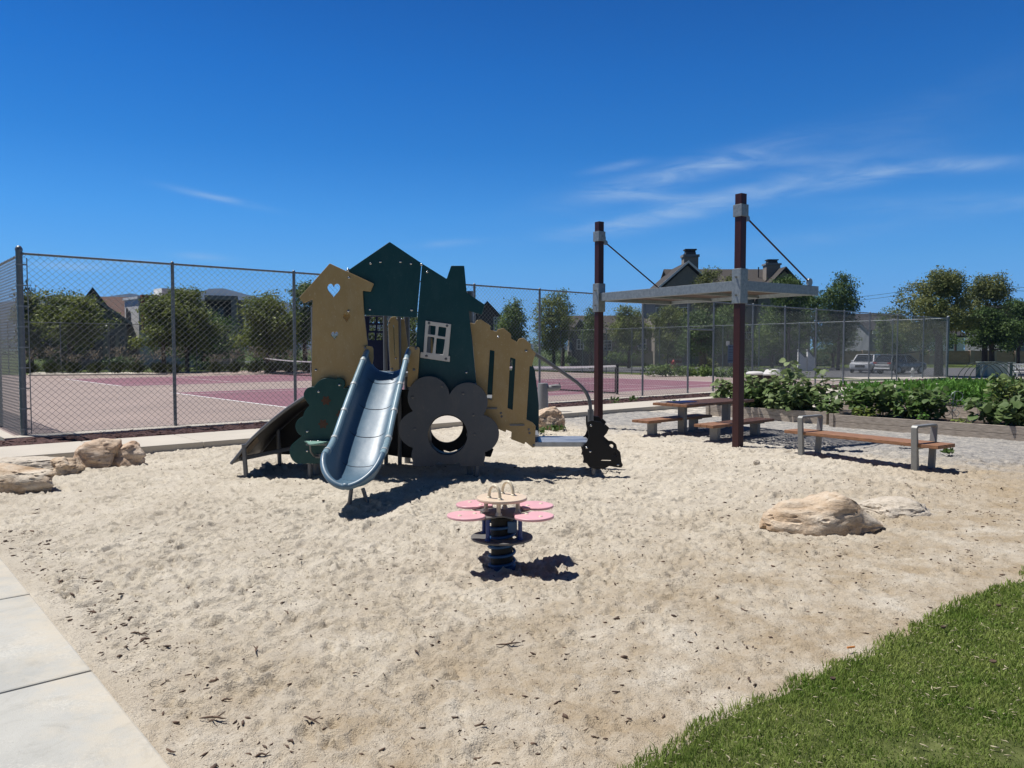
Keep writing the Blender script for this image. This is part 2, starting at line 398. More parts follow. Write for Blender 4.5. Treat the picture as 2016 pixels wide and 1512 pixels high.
# ================================================================== ground sheet
def axis_pts(lo, hi, core):
    a = list(core)
    x = core[0]; st = 6.
    while x > lo: x -= st; st *= 1.5; a.insert(0, max(x, lo))
    x = core[-1]; st = 6.
    while x < hi: x += st; st *= 1.5; a.append(min(x, hi))
    return np.array(a)
sa = axis_pts(-7000, 7000, np.linspace(30, 48, 28)); da_ = axis_pts(-7000, 7000, np.concatenate([[-50, -42, -40.9], np.linspace(-34, 16, 9), [19.9, 22, 30]]))
SS, DD = np.meshgrid(sa, da_, indexing='ij')
ZZ = np.vectorize(gz)(SS) - .04 - .16 * ((SS > -30) & (SS < 36) & (DD > -41) & (DD < 20))
V = np.stack([OX + SS * EX + DD * NX, OY + SS * EY + DD * NY, ZZ], -1).reshape(-1, 3)
n1, n2 = SS.shape
idx = np.arange(n1 * n2).reshape(n1, n2)
def grid_faces(idx, flip=False):
    q = np.stack([idx[:-1, :-1], idx[1:, :-1], idx[1:, 1:], idx[:-1, 1:]], -1).reshape(-1, 4)
    return q[:, ::-1] if flip else q
M['turf'] = mat('mown park grass', (.045, .068, .018), .95, 0, .35, .6, .03, 14, col2=(.085, .11, .032), detail=9, spec=.1)
struct(link_mesh('ground', np_mesh('ground', V, grid_faces(idx, True)), M['turf']))
def strip(name, poly, z, m, th=0, kind='structure'):
    mb = MB()
    if th: mb.prism([(p[0], p[1]) for p in poly], th, z - th)
    else:
        pl = [(p[0], p[1], z) for p in poly]
        ar = sum(pl[i][0] * pl[(i + 1) % len(pl)][1] - pl[(i + 1) % len(pl)][0] * pl[i][1] for i in range(len(pl)))
        if ar < 0: pl = pl[::-1]
        mb.add(pl, [tuple(range(len(pl)))])
    return struct(mb.build(name, m), kind)
def quad(s0, s1, d0, d1): return [sd(s0, d0), sd(s1, d0), sd(s1, d1), sd(s0, d1)]
# courts
strip('court_surface', quad(-.1, 36.3, -41.7, -.02), -.008, M['court'])
mb = MB()
for d0 in (-13.95, -31.6): mb.add([tuple(p)[:2] + (-.004,) for p in quad(6.95, 30.72, d0, d0 + 10.97)], [(3, 2, 1, 0)])
struct(mb.build('court_paint', M['mauve']))
mb = MB()
def ln(s0, s1, d0, d1): mb.add([tuple(p)[:2] + (0.0,) for p in quad(s0, s1, d0, d1)], [(3, 2, 1, 0)])
for d0 in (-13.95, -31.6):
    d1 = d0 + 10.97; w5 = .055
    ln(6.95, 7.06, d0, d1); ln(30.61, 30.72, d0, d1)
    for dd in (d0, d0 + 1.37, d1 - 1.37 - w5, d1 - w5): ln(7.06, 30.61, dd, dd + w5)
    for s_ in (18.835 - 6.4, 18.835 + 6.4): ln(s_ - .03, s_ + .03, d0 + 1.43, d1 - 1.43)
    dm = (d0 + d1) / 2; ln(12.47, 25.2, dm - .03, dm + .03)
struct(mb.build('court_lines', M['line']))
# concrete edging under the fences
mb = MB()
mb.prism([tuple(p)[:2] for p in quad(-.15, 44.5, -.1, .26)], .2, -.13)
mb.prism([tuple(p)[:2] for p in quad(-.35, -.15, -42, .26)], .2, -.13)
struct(mb.build('kerb', M['concw'], bevel=.012))
# path of cast slabs along the fence
def slab_row(mb, s0, s1, d0, d1, step, top, th, gap=.012, axis='s'):
    a = s0 if axis == 's' else d0; e = s1 if axis == 's' else d1
    while a < e - .01:
        b = min(a + step, e)
        q = quad(a + gap / 2, b - gap / 2, d0, d1) if axis == 's' else quad(s0, s1, a + gap / 2, b - gap / 2)
        mb.prism([tuple(p)[:2] for p in q], th, top - th); a = b
mb = MB(); slab_row(mb, -16, 38, 1.95, 3.42, 1.5, .105, .22)
slab_row(mb, -17.5, -16.0, -30, 18, 1.5, .10, .22, axis='d')
struct(mb.build('path', M['concw'], bevel=.012))
# pavement in front, its joints square to the edge
def pav_mat():
    m, nd, lk, bs = new_mat('worn concrete slabs')
    tc = nd.new('ShaderNodeTexCoord')
    n1 = nd.new('ShaderNodeTexNoise'); n1.inputs['Scale'].default_value = 1.5; n1.inputs['Detail'].default_value = 9; n1.inputs['Roughness'].default_value = .65; lk.new(tc.outputs['Object'], n1.inputs['Vector'])
    r1 = ramp(nd, [(.3, (.37, .37, .345)), (.5, (.44, .435, .40)), (.7, (.49, .482, .44))]); lk.new(n1.outputs['Fac'], r1.inputs[0])
    n2 = nd.new('ShaderNodeTexNoise'); n2.inputs['Scale'].default_value = 55; n2.inputs['Detail'].default_value = 4; n2.inputs['Roughness'].default_value = .8; lk.new(tc.outputs['Object'], n2.inputs['Vector'])
    n3 = nd.new('ShaderNodeTexNoise'); n3.inputs['Scale'].default_value = 2.3; n3.inputs['Detail'].default_value = 3; lk.new(tc.outputs['Object'], n3.inputs['Vector'])
    a = nd.new('ShaderNodeMath'); a.operation = 'MULTIPLY'; lk.new(n2.outputs['Fac'], a.inputs[0]); lk.new(n3.outputs['Fac'], a.inputs[1])
    r2 = ramp(nd, [(.27, (0, 0, 0)), (.37, (.65, .65, .65))]); lk.new(a.outputs[0], r2.inputs[0])
    mx = nd.new('ShaderNodeMix'); mx.data_type = 'RGBA'; mx.inputs[7].default_value = (.58, .56, .50, 1); lk.new(r2.outputs[0], mx.inputs[0]); lk.new(r1.outputs[0], mx.inputs[6])
    n4 = nd.new('ShaderNodeTexNoise'); n4.inputs['Scale'].default_value = 190; n4.inputs['Detail'].default_value = 2; lk.new(tc.outputs['Object'], n4.inputs['Vector'])
    r4 = ramp(nd, [(.25, (.5, .48, .44)), (.36, (1, 1, 1))]); lk.new(n4.outputs['Fac'], r4.inputs[0])
    m2 = nd.new('ShaderNodeMix'); m2.data_type = 'RGBA'; m2.blend_type = 'MULTIPLY'; m2.inputs[0].default_value = .6; lk.new(mx.outputs[2], m2.inputs[6]); lk.new(r4.outputs[0], m2.inputs[7])
    a1 = nd.new('ShaderNodeVectorMath'); a1.operation = 'SUBTRACT'; a1.inputs[1].default_value = (OX, OY, 0); lk.new(tc.outputs['Object'], a1.inputs[0])
    a2 = nd.new('ShaderNodeVectorMath'); a2.operation = 'DOT_PRODUCT'; a2.inputs[1].default_value = (EX, EY, 0); lk.new(a1.outputs[0], a2.inputs[0])
    e1 = nd.new('ShaderNodeMapRange'); e1.inputs[1].default_value = -2.5; e1.inputs[2].default_value = -1.66; lk.new(a2.outputs['Value'], e1.inputs[0])
    n5 = nd.new('ShaderNodeTexNoise'); n5.inputs['Scale'].default_value = 5; n5.inputs['Detail'].default_value = 9; n5.inputs['Roughness'].default_value = .75; lk.new(tc.outputs['Object'], n5.inputs['Vector'])
    e2 = nd.new('ShaderNodeMath'); e2.operation = 'MULTIPLY'; lk.new(e1.outputs[0], e2.inputs[0]); lk.new(n5.outputs['Fac'], e2.inputs[1])
    e3 = ramp(nd, [(.30, (0, 0, 0)), (.55, (.8, .8, .8))]); lk.new(e2.outputs[0], e3.inputs[0])
    m3 = nd.new('ShaderNodeMix'); m3.data_type = 'RGBA'; m3.inputs[7].default_value = (.53, .475, .38, 1); lk.new(e3.outputs[0], m3.inputs[0]); lk.new(m2.outputs[2], m3.inputs[6])
    n6 = nd.new('ShaderNodeTexNoise'); n6.inputs['Scale'].default_value = 3.1; n6.inputs['Detail'].default_value = 10; n6.inputs['Roughness'].default_value = .8; n6.inputs['Distortion'].default_value = 1.5; lk.new(tc.outputs['Object'], n6.inputs['Vector'])
    r6 = ramp(nd, [(.30, (.80, .79, .77)), (.48, (1, 1, 1))]); lk.new(n6.outputs['Fac'], r6.inputs[0])
    m4 = nd.new('ShaderNodeMix'); m4.data_type = 'RGBA'; m4.blend_type = 'MULTIPLY'; m4.inputs[0].default_value = .8; lk.new(m3.outputs[2], m4.inputs[6]); lk.new(r6.outputs[0], m4.inputs[7])
    lk.new(m4.outputs[2], bs.inputs['Base Color']); bs.inputs['Roughness'].default_value = .85; bs.inputs['Specular IOR Level'].default_value = .3
    bp = nd.new('ShaderNodeBump'); bp.inputs['Distance'].default_value = .0012; lk.new(n4.outputs['Fac'], bp.inputs['Height']); lk.new(bp.outputs[0], bs.inputs['Normal'])
    return m
mb = MB(); slab_row(mb, -4.6, -1.665, 3.44, 4.08, 1.61, .035, .2, gap=.014, axis='d'); slab_row(mb, -4.6, -1.665, 4.08, 20.0, 1.61, .035, .2, gap=.014, axis='d')
struct(mb.build('pavement', pav_mat(), bevel=.012))
# ================================================================== bark mulch strip
sm = np.arange(-14, 40, .07); dm_ = np.linspace(.24, 2.0, 26)
A_, B_ = np.meshgrid(sm, dm_, indexing='ij')
zz = .035 + .05 * fbm(A_ * 3.1, B_ * 3.1, 3) + .04 * fbm(A_ * 11, B_ * 11, 2)
V = np.stack([OX + A_ * EX + B_ * NX, OY + A_ * EY + B_ * NY, zz], -1).reshape(-1, 3)
struct(link_mesh('mulch_bed', np_mesh('mulch_bed', V, grid_faces(np.arange(A_.size).reshape(A_.shape), True)), M['mulch'], smooth=180))
def chips(n, fs, fd, zf, lo, hi, flat=.35):
    """n little slivers scattered; positions by the callables"""
    s_, d_ = fs(n), fd(n); L = RNG.uniform(lo, hi, n) * RNG.choice([.5, 1, 1.6], n, p=[.5, .35, .15]); a = RNG.uniform(0, 2 * PI, n); wv = L * RNG.uniform(.10, .28, n) * .5; t = wv * flat * 2
    tilt = RNG.normal(0, .18, n)
    x = OX + s_ * EX + d_ * NX; y = OY + s_ * EY + d_ * NY; z = zf(s_, d_) + t * .6
    ux, uy, uz = np.cos(a) * np.cos(tilt), np.sin(a) * np.cos(tilt), np.sin(tilt); vx, vy = -np.sin(a), np.cos(a)
    P = []
    for e, ww in ((-.5, .55), (0, 1.), (.5, .4)):
        cx, cy, cz = x + ux * L * e, y + uy * L * e, z + uz * L * e
        kink = RNG.normal(0, .12, n) * L * (1 if e == 0 else 0)
        cx = cx + vx * kink; cy = cy + vy * kink
        for sx_, sz_ in ((-1, -1), (1, -1), (1, 1), (-1, 1)):
            P.append(np.stack([cx + vx * wv * ww * sx_, cy + vy * wv * ww * sx_, cz + t * ww * sz_], -1))
    V = np.stack(P, 1).reshape(-1, 3)
    f = []
    for r in (0, 4):
        for k in range(4): f.append((r + k, r + (k + 1) % 4, r + 4 + (k + 1) % 4, r + 4 + k))
    f += [(3, 2, 1, 0), (8, 9, 10, 11)]
    F = (np.arange(n)[:, None, None] * 12 + np.array(f)[None]).reshape(-1, 4)
    return V, F
V, F = chips(5200, lambda n: RNG.uniform(-6, 30, n), lambda n: RNG.uniform(.28, 2.0, n), lambda s, d: .045 + 0 * s + RNG.uniform(-.01, .04, len(s)), .03, .10)
o = link_mesh('bark_chips', np_mesh('bark_chips', V, F), M['chip']); tag(o, 'loose dark bark chips covering the bed under the court fence', 'mulch', kind='stuff')
# ================================================================== sand
s_ax = np.concatenate([np.arange(-1.72, 4.2, .0165), np.arange(4.2, 13.6, .035)])
d_ax = np.concatenate([np.arange(3.3, 8.0, .036), np.arange(8.0, 15.35, .0185)])
A_, B_ = np.meshgrid(s_ax, d_ax, indexing='ij')
h = .028 * fbm(A_ * .9, B_ * .9, 2) + .012 * fbm(A_ * 3.3 + 5, B_ * 3.3, 2) + .012 * fbm(A_ * 10 + 5, B_ * 10, 3)
flat = np.clip((B_ - 12.7) / 1.2, 0, 1) * np.clip((A_ + 1.2) / 1.0, .35, 1)       # trodden hard beside the lawn
flat = np.maximum(flat, np.clip((A_ - 8.3) / 1.5, 0, 1) * .35)
def dent(s0, d0, L, Wd, ang, dep):
    R = max(L, Wd) * 2.0
    i0, i1 = np.searchsorted(s_ax, [s0 - R, s0 + R]); j0, j1 = np.searchsorted(d_ax, [d0 - R, d0 + R])
    if i1 <= i0 or j1 <= j0: return
    a = A_[i0:i1, j0:j1] - s0; b = B_[i0:i1, j0:j1] - d0; c, s = math.cos(ang), math.sin(ang)
    u = (a * c + b * s) / L; v = (-a * s + b * c) / Wd; r = np.sqrt(u * u + v * v)
    h[i0:i1, j0:j1] += dep * (-np.exp(-(r * 1.25) ** 4) + .55 * np.exp(-((r - 1.12) / .22) ** 2))
for k in range(17000):
    L = RNG.uniform(.025, .085) if k % 5 else RNG.uniform(.07, .15)
    dent(RNG.uniform(-1.6, 10.5), RNG.uniform(3.5, 14.4), L, L * RNG.uniform(.25, .7), RNG.normal(2.4, .8), RNG.uniform(.006, .026) * (L / .1) ** .5)
for k in range(560):                                                     # scrapes of dragged feet and toys
    s0, d0, a = RNG.uniform(-1.2, 4), RNG.uniform(9.5, 14.0), RNG.normal(.9, .5)
    for q in range(int(RNG.integers(3, 9))):
        a += RNG.normal(0, .22); s0 += math.cos(a) * .05; d0 += math.sin(a) * .05
        dent(s0, d0, .045, .016, a, .014)
h = h * (1 - .62 * flat) + .011 * fbm(A_ * 24, B_ * 24, 2) + flat * .012 * fbm(A_ * 14 + 3, B_ * 14, 3)
# worn hollow round the spring rider, sand ridged up below it
_rs, _rd = to_sd(at(988, 1106)); h -= .04 * np.exp(-(((A_ - _rs - .25) / .6) ** 2 + ((B_ - _rd - .2) / .5) ** 2))
_ss, _sd = to_sd(Vector((-1.68, 7.62, 0))); _g = np.exp(-(((A_ - _ss) / .42) ** 2 + ((B_ - _sd) / .36) ** 2)); h += -.055 * _g + .03 * np.exp(-((np.hypot(A_ - _ss, B_ - _sd) - .62) / .16) ** 2)   # scuffed hollow at the slide foot
h = np.where(A_ < -1.5, h * .4, h)
SAND_H = h
def sand_z(s, d):
    i = np.clip(np.searchsorted(s_ax, s), 0, len(s_ax) - 1); j = np.clip(np.searchsorted(d_ax, d), 0, len(d_ax) - 1)
    return SAND_H[i, j]
def sandz(p):
    s, d = to_sd(p); return float(sand_z(np.array([s]), np.array([d]))[0])
V = np.stack([OX + A_ * EX + B_ * NX, OY + A_ * EY + B_ * NY, h], -1).reshape(-1, 3)
def sand_mat():
    m, nd, lk, bs = new_mat('play sand')
    tc = nd.new('ShaderNodeTexCoord'); P = tc.outputs['Object']
    def noise(sc, de=4, ro=.6):
        n = nd.new('ShaderNodeTexNoise'); n.inputs['Scale'].default_value = sc; n.inputs['Detail'].default_value = de; n.inputs['Roughness'].default_value = ro; lk.new(P, n.inputs['Vector']); return n.outputs['Fac']
    def mth(op, a, b, cl=False):
        n = nd.new('ShaderNodeMath'); n.operation = op; n.use_clamp = cl
        for i, v in enumerate((a, b)):
            if isinstance(v, (int, float)): n.inputs[i].default_value = v
            else: lk.new(v, n.inputs[i])
        return n.outputs[0]
    def mix(f, a, b, bt='MIX'):
        n = nd.new('ShaderNodeMix'); n.data_type = 'RGBA'; n.blend_type = bt
        for i, v in ((0, f), (6, a), (7, b)):
            if isinstance(v, (int, float)): n.inputs[i].default_value = v
            elif isinstance(v, tuple): n.inputs[i].default_value = (*v, 1)
            else: lk.new(v, n.inputs[i])
        return n.outputs[2]
    def dot(v, off):
        a = nd.new('ShaderNodeVectorMath'); a.operation = 'SUBTRACT'; a.inputs[1].default_value = off; lk.new(P, a.inputs[0])
        b = nd.new('ShaderNodeVectorMath'); b.operation = 'DOT_PRODUCT'; b.inputs[1].default_value = v; lk.new(a.outputs[0], b.inputs[0]); return b.outputs['Value']
    s_ = dot((EX, EY, 0), (OX, OY, 0)); d_ = dot((NX, NY, 0), (OX, OY, 0))
    r1 = ramp(nd, [(.3, (.535, .475, .385)), (.55, (.635, .575, .475)), (.75, (.70, .64, .54))]); lk.new(noise(1.3, 8, .65), r1.inputs[0])
    grain = ramp(nd, [(.28, (.66, .63, .60)), (.5, (1, 1, 1)), (.75, (1.0, 1.0, 1.0))]); lk.new(noise(85, 4, .85), grain.inputs[0])
    c = mix(.8, r1.outputs[0], grain.outputs[0], 'MULTIPLY')
    # silty brown patches beside the lawn
    near = nd.new('ShaderNodeMapRange'); near.inputs[1].default_value = 11.2; near.inputs[2].default_value = 13.8; lk.new(d_, near.inputs[0])
    pt = ramp(nd, [(.36, (0, 0, 0)), (.60, (1, 1, 1))]); lk.new(noise(1.7, 8, .72), pt.inputs[0])
    c = mix(mth('MULTIPLY', mth('MULTIPLY', near.outputs[0], pt.outputs[0]), .9), c, (.40, .315, .21))
    ea = nd.new('ShaderNodeMapRange'); ea.inputs[1].default_value = 6.5; ea.inputs[2].default_value = 9.5; lk.new(mth('ADD', s_, mth('MULTIPLY', noise(1.1, 5), 2)), ea.inputs[0])
    ea2 = nd.new('ShaderNodeMapRange'); ea2.inputs[1].default_value = 11.5; ea2.inputs[2].default_value = 13.5; lk.new(d_, ea2.inputs[0])
    c = mix(mth('MULTIPLY', mth('MULTIPLY', ea.outputs[0], ea2.outputs[0]), .6), c, (.40, .31, .20))
    # grey gravel thins out into the sand round the tables
    gm = mth('ADD', mth('SUBTRACT', s_, 9.1), mth('MULTIPLY', mth('SUBTRACT', noise(2.3, 7, .7), .5), 5.0))
    gmr = nd.new('ShaderNodeMapRange'); gmr.inputs[1].default_value = -.5; gmr.inputs[2].default_value = 1.2; lk.new(gm, gmr.inputs[0])
    dm2 = nd.new('ShaderNodeMapRange'); dm2.inputs[1].default_value = 14.6; dm2.inputs[2].default_value = 12.8; lk.new(d_, dm2.inputs[0])
    gc = ramp(nd, [(.36, (.13, .135, .15)), (.5, (.31, .305, .30)), (.62, (.55, .51, .45))]); lk.new(noise(5.5, 10, .82), gc.inputs[0])
    c = mix(mth('MULTIPLY', mth('MULTIPLY', gmr.outputs[0], dm2.outputs[0]), .85), c, gc.outputs[0])
    # tiny dark crumbs of bark
    cr = ramp(nd, [(.63, (0, 0, 0)), (.70, (1, 1, 1))]); lk.new(noise(64, 2, .5), cr.inputs[0])
    c = mix(mth('MULTIPLY', cr.outputs[0], .55), c, (.10, .07, .05))
    lk.new(c, bs.inputs['Base Color']); bs.inputs['Roughness'].default_value = .95; bs.inputs['Specular IOR Level'].default_value = .15
    bp = nd.new('ShaderNodeBump'); bp.inputs['Distance'].default_value = .010; lk.new(mth('ADD', noise(120, 3, .7), mth('MULTIPLY', noise(38, 4, .7), 2.2)), bp.inputs['Height']); lk.new(bp.outputs[0], bs.inputs['Normal'])
    return m
M['sand'] = sand_mat()
struct(link_mesh('sand', np_mesh('sand', V, grid_faces(np.arange(A_.size).reshape(A_.shape), True)), M['sand'], smooth=180))
M['gravel'] = mat('grey gravel', (.13, .13, .135), .95, 0, .5, 4.5, .03, 30, col2=(.56, .51, .43), detail=10)
strip('gravel_yard', quad(13.5, 27, 3.44, 26), -.012, M['gravel'])
strip('gravel_verge', quad(-1.6, 13.5, 3.3, 3.5), -.02, M['gravel'])
# bark and twig crumbs lying in the sand
def clustered(n):
    cs, cd = RNG.uniform(-1.5, 8, 420), 14.6 - np.abs(RNG.normal(0, 2.6, 420)); k = RNG.integers(0, 420, n)
    s = cs[k] + RNG.normal(0, .16, n); d = cd[k] + RNG.normal(0, .16, n)
    u = RNG.random(n) < .45; s = np.where(u, RNG.uniform(-1.55, 9, n), s); d = np.where(u, RNG.uniform(4, 14.5, n), d)
    return np.clip(s, -1.56, 12), np.clip(d, 3.7, 14.6)
_cs, _cd = clustered(9000)
V, F = chips(9000, lambda n: _cs, lambda n: _cd, lambda s, d: sand_z(s, d), .006, .026, .7)
o = link_mesh('wood_debris', np_mesh('wood_debris', V, F), M['twig']); tag(o, 'tiny bark and twig crumbs strewn over the sand', 'wood debris', kind='stuff')
V, F = chips(900, lambda n: RNG.uniform(-1.57, -1.2, n), lambda n: RNG.uniform(8, 15.5, n), lambda s, d: sand_z(s, d), .010, .036, .5)
o = link_mesh('edge_debris', np_mesh('edge_debris', V, F), M['twig']); tag(o, 'thin dry twiglets gathered along the pavement edge', 'wood debris', kind='stuff')
# single twigs one can pick out
def twig(px, py, L, a, label, fork=False):
    p = at(px, py); z = sandz(p); mb = MB(); pts = []; L *= random.uniform(.55, .8); a += random.uniform(-.9, .9)
    for i in range(6):
        t = i / 5 - .5; pts.append((p.x + math.cos(a) * L * t + random.gauss(0, .003), p.y + math.sin(a) * L * t + random.gauss(0, .003), z + .006 + random.uniform(0, .008)))
    mb.tube(pts, [.002, .0045, .005, .0045, .004, .0015], 6)
    if fork:
        q = Vector(pts[3]); mb.tube([q, q + Vector((math.cos(a + .8) * L * .3, math.sin(a + .8) * L * .3, .012))], [.004, .0015], 5)
        q = Vector(pts[2]); mb.tube([q, q + Vector((math.cos(a - .9) * L * .25, math.sin(a - .9) * L * .25, .015))], [.004, .0015], 5)
    o = mb.build('twig', M['twig'], smooth=60); tag(o, label, 'twig', 'twigs lying on the sand'); return o
for args in [(70, 1010, .14, .5, 'dark straight twig on the sand below the sandstone boulders'), (275, 1252, .16, .55, 'thick forked twig on sand beside the second pavement joint', True), (565, 1208, .12, 2.5, 'short dark stick on open sand in front of the slide'),
             (505, 1283, .09, 2.2, 'blackish splintered twig on sand, mid way between pavement and rider', True), (612, 1428, .18, .1, 'long branching twig on the sand in front of the scraped hollows', True), (820, 1287, .09, 2.6, 'small twig on sand directly below the spring rider shadow'), (1000, 1272, .22, .35, 'long thin twig on scuffed sand below the spring rider', True),
             (445, 1377, .08, .8, 'stubby dark twig on sand between the pavement and the scraped hollows'), (420, 1425, .16, -.3, 'curved thin root on the sand by the pavement', True), (338, 1488, .1, .05, 'flat dark chip at the pavement corner'), (515, 1490, .1, .3, 'dark knobbly twig by the lower edge of the sand'), (945, 1435, .1, -.4, 'forked pale twig on gritty sand between pavement and lawn', True),
             (1465, 1205, .09, -.7, 'dark curled bark strip on sand up from the lawn corner'), (1475, 1340, .08, 1.3, 'short twig on sand touching the lawn edge'), (35, 1243, .045, .2, 'tiny brown twig lying on the grey pavement')]:
    twig(*args)
# ================================================================== lawn
def lawn_edge(s): return 14.49 + .05 * vnoise(s * 2.1, s * 0 + 3.3) + .045 * vnoise(s * 7, s * 0 + 8) + .03 * vnoise(s * 23, s * 0 + 1) + .062 * np.clip(s - .3, 0, 9)
e_s = np.arange(-1.55, 16, .08)
pl = [sd(s, lawn_edge(np.array([s]))[0] + .05) for s in e_s] + [sd(16, 27), sd(-1.55, 27)]
M['lawnsoil'] = mat('lawn thatch', (.055, .078, .020), .95, 0, .4, 7, .01, 60, col2=(.105, .120, .042), detail=8, spec=.1)
strip('lawn', pl, .022, M['lawnsoil'])
N = 900000
s_ = RNG.uniform(-1.5, 9.5, N); d_ = RNG.uniform(14.2, 19.5, N)
x = OX + s_ * EX + d_ * NX; y = OY + s_ * EY + d_ * NY
keep = (d_ > lawn_edge(s_) - .02 * RNG.random(N)) & (y > 1.0) & (np.abs(x) < 1.25 * y + 1.2)
thin = fbm(x * 2.6, y * 2.6, 3); keep &= RNG.random(N) < np.clip(1.25 - 1.5 * np.clip(thin - .12, 0, 1) * 2.2, .12, 1)
dist = np.hypot(x, y); keep &= RNG.random(N) < np.clip(4.2 / dist, .25, 1)
keep &= RNG.random(N) < np.clip(.45 + (d_ - lawn_edge(s_)) / .07 + 1.3 * vnoise(s_ * 9, d_ * 9), .06, 1)      # ragged, sand-strewn edge
s_, d_, x, y, dist, thin = (q[keep] for q in (s_, d_, x, y, dist, thin)); n = len(x)
edge = np.clip(1 - (d_ - lawn_edge(s_)) / .25, 0, 1)
hh = RNG.uniform(.012, .031, n) * (1 + .45 * edge) * (1 - .35 * np.clip(thin, 0, .5)); ww = RNG.uniform(.0015, .0027, n) * np.clip(dist / 3.4, 1, 2.0)
a = RNG.uniform(0, 2 * PI, n); ln_ = RNG.uniform(.15, .95, n) * hh; b = RNG.uniform(0, 2 * PI, n)
vx, vy = np.cos(a) * ww, np.sin(a) * ww; lx, ly = np.cos(b) * ln_, np.sin(b) * ln_
z0 = np.full(n, .018)
P = [np.stack([x - vx, y - vy, z0], -1), np.stack([x + vx, y + vy, z0], -1),
     np.stack([x + vx * .8 + lx * .35, y + vy * .8 + ly * .35, z0 + hh * .62], -1), np.stack([x - vx * .8 + lx * .35, y - vy * .8 + ly * .35, z0 + hh * .62], -1),
     np.stack([x + vx * .1 + lx, y + vy * .1 + ly, z0 + hh], -1), np.stack([x - vx * .1 + lx, y - vy * .1 + ly, z0 + hh], -1)]
V = np.stack(P, 1).reshape(-1, 3); F = (np.arange(n)[:, None, None] * 6 + np.array([(0, 1, 2, 3), (3, 2, 4, 5)])[None]).reshape(-1, 4)
M['blade'] = leaf_mat('grass blade', (.125, .215, .030), (.33, .385, .11), 3.2, .35, .6)
_nd = M['blade'].node_tree
o = link_mesh('grass', np_mesh('grass', V, F), M['blade']); tag(o, 'short mown green grass at the lawn corner beside the sand', 'grass', kind='stuff')
n = 6500; s_ = RNG.uniform(-1, 6, n); d_ = lawn_edge(s_) + np.abs(RNG.normal(0, 1.3, n)); 
V, F = chips(n, lambda k: s_, lambda k: d_, lambda s, d: .030 + RNG.uniform(0, .016, len(s)), .008, .022, .3)
M['straw'] = mat('dry straw', (.30, .26, .15), .8, 0, .3, 9, col2=(.42, .37, .24))
o = link_mesh('dry_grass', np_mesh('dry_grass', V, F), M['straw']); tag(o, 'dry pale clippings lying in the lawn', 'grass clippings', kind='stuff')
# leaf litter one can single out on the lawn
for px, py, L, lab in [(1857, 1238, .03, 'dark curled dead leaf on the lawn'), (1640, 1340, .028, 'brown dead leaf on the lawn close to the sand'), (1955, 1306, .035, 'brown twig lying in the lawn grass'), (1966, 1195, .03, 'pale dead leaf on the lawn past the dark curled one')]:
    p = at(px, py, .05); mb = MB(); mb.lathe([(.001, 0), (L * .3, .004), (L * .5, .012), (L * .45, .016), (L * .2, .008), (.001, .006)], p, 9)
    tag(mb.build('dead_leaf', M['twig'], smooth=60), lab, 'dead leaf')
p = at(1668, 1275, .03); mb = MB(); mb.cyl(p, p + Vector((.045, .012, 0)), .006, 8)
tag(mb.build('wrapper', mat('orange wrapper', (.6, .25, .08), .4)), 'tiny orange and white scrap of wrapper at the lawn edge', 'litter')
# ================================================================== roads and far paths
z_ = -.5
strip('road', [(8, 74), (22, 58), (60, 62), (90, 66), (90, 90), (60, 88), (18, 90), (-30, 118), (-60, 150), (-70, 144), (-40, 112)], -.5, M['asphalt'])
strip('sidewalk', [(25, 55.0), (60, 56.4), (60, 60.4), (25, 58.4)], -.488, M['concw'], .1)
strip('footpath', [(10, 63), (22, 52.5), (24.2, 52.9), (12, 65)], -.485, M['concw'], .1)
strip('lawn_path', [atY(55, 741, 47.6), atY(330, 739, 49.5), atY(250, 733, 53), atY(60, 733, 53)], .06, M['concw'], .14)
# mountains beyond the town, a ridge with slopes and gullies
RID = [(-800, 600), (-300, 578), (0, 592), (60, 586), (105, 577), (150, 581), (200, 584), (232, 578), (262, 573.5), (292, 580), (325, 573), (360, 576), (395, 571), (415, 563.5), (440, 563), (465, 569), (490, 577), (520, 584), (560, 591), (610, 602), (680, 622), (760, 640), (900, 662), (1100, 676), (1500, 690)]
rx = np.array([p[0] for p in RID], float); ry = np.array([p[1] for p in RID], float)
YR = 2600.
us = np.linspace(-800, 1500, 340); vv = np.linspace(0, 1, 46)
U_, V_ = np.meshgrid(us, vv, indexing='ij')
top = np.interp(U_, rx, ry); X_ = (U_ - 1008) / FOC * YR
HT = (687 - top) / FOC * YR + CH
depth = (V_ - .62) * 1700
prof = np.where(V_ < .62, (V_ / .62) ** 1.25, np.clip(1 - (V_ - .62) / .38, 0, 1) ** 1.1)
gul = fbm(X_ / 170 + depth / 900, depth / 500, 4, .55)
Z_ = HT * prof * (1 + .34 * gul * np.clip(1 - np.abs(prof - .5) * 1.9, 0, 1)) - 6
V = np.stack([X_ * (1 + depth / YR * .35), YR + depth, Z_], -1).reshape(-1, 3)
M['hill'] = mat('scrub mountain slope', (.030, .036, .032), .95, 0, .35, .012, 0, col2=(.060, .062, .052), detail=9, spec=.05)
struct(link_mesh('mountains', np_mesh('mountains', V, grid_faces(np.arange(U_.size).reshape(U_.shape))), M['hill'], smooth=180))
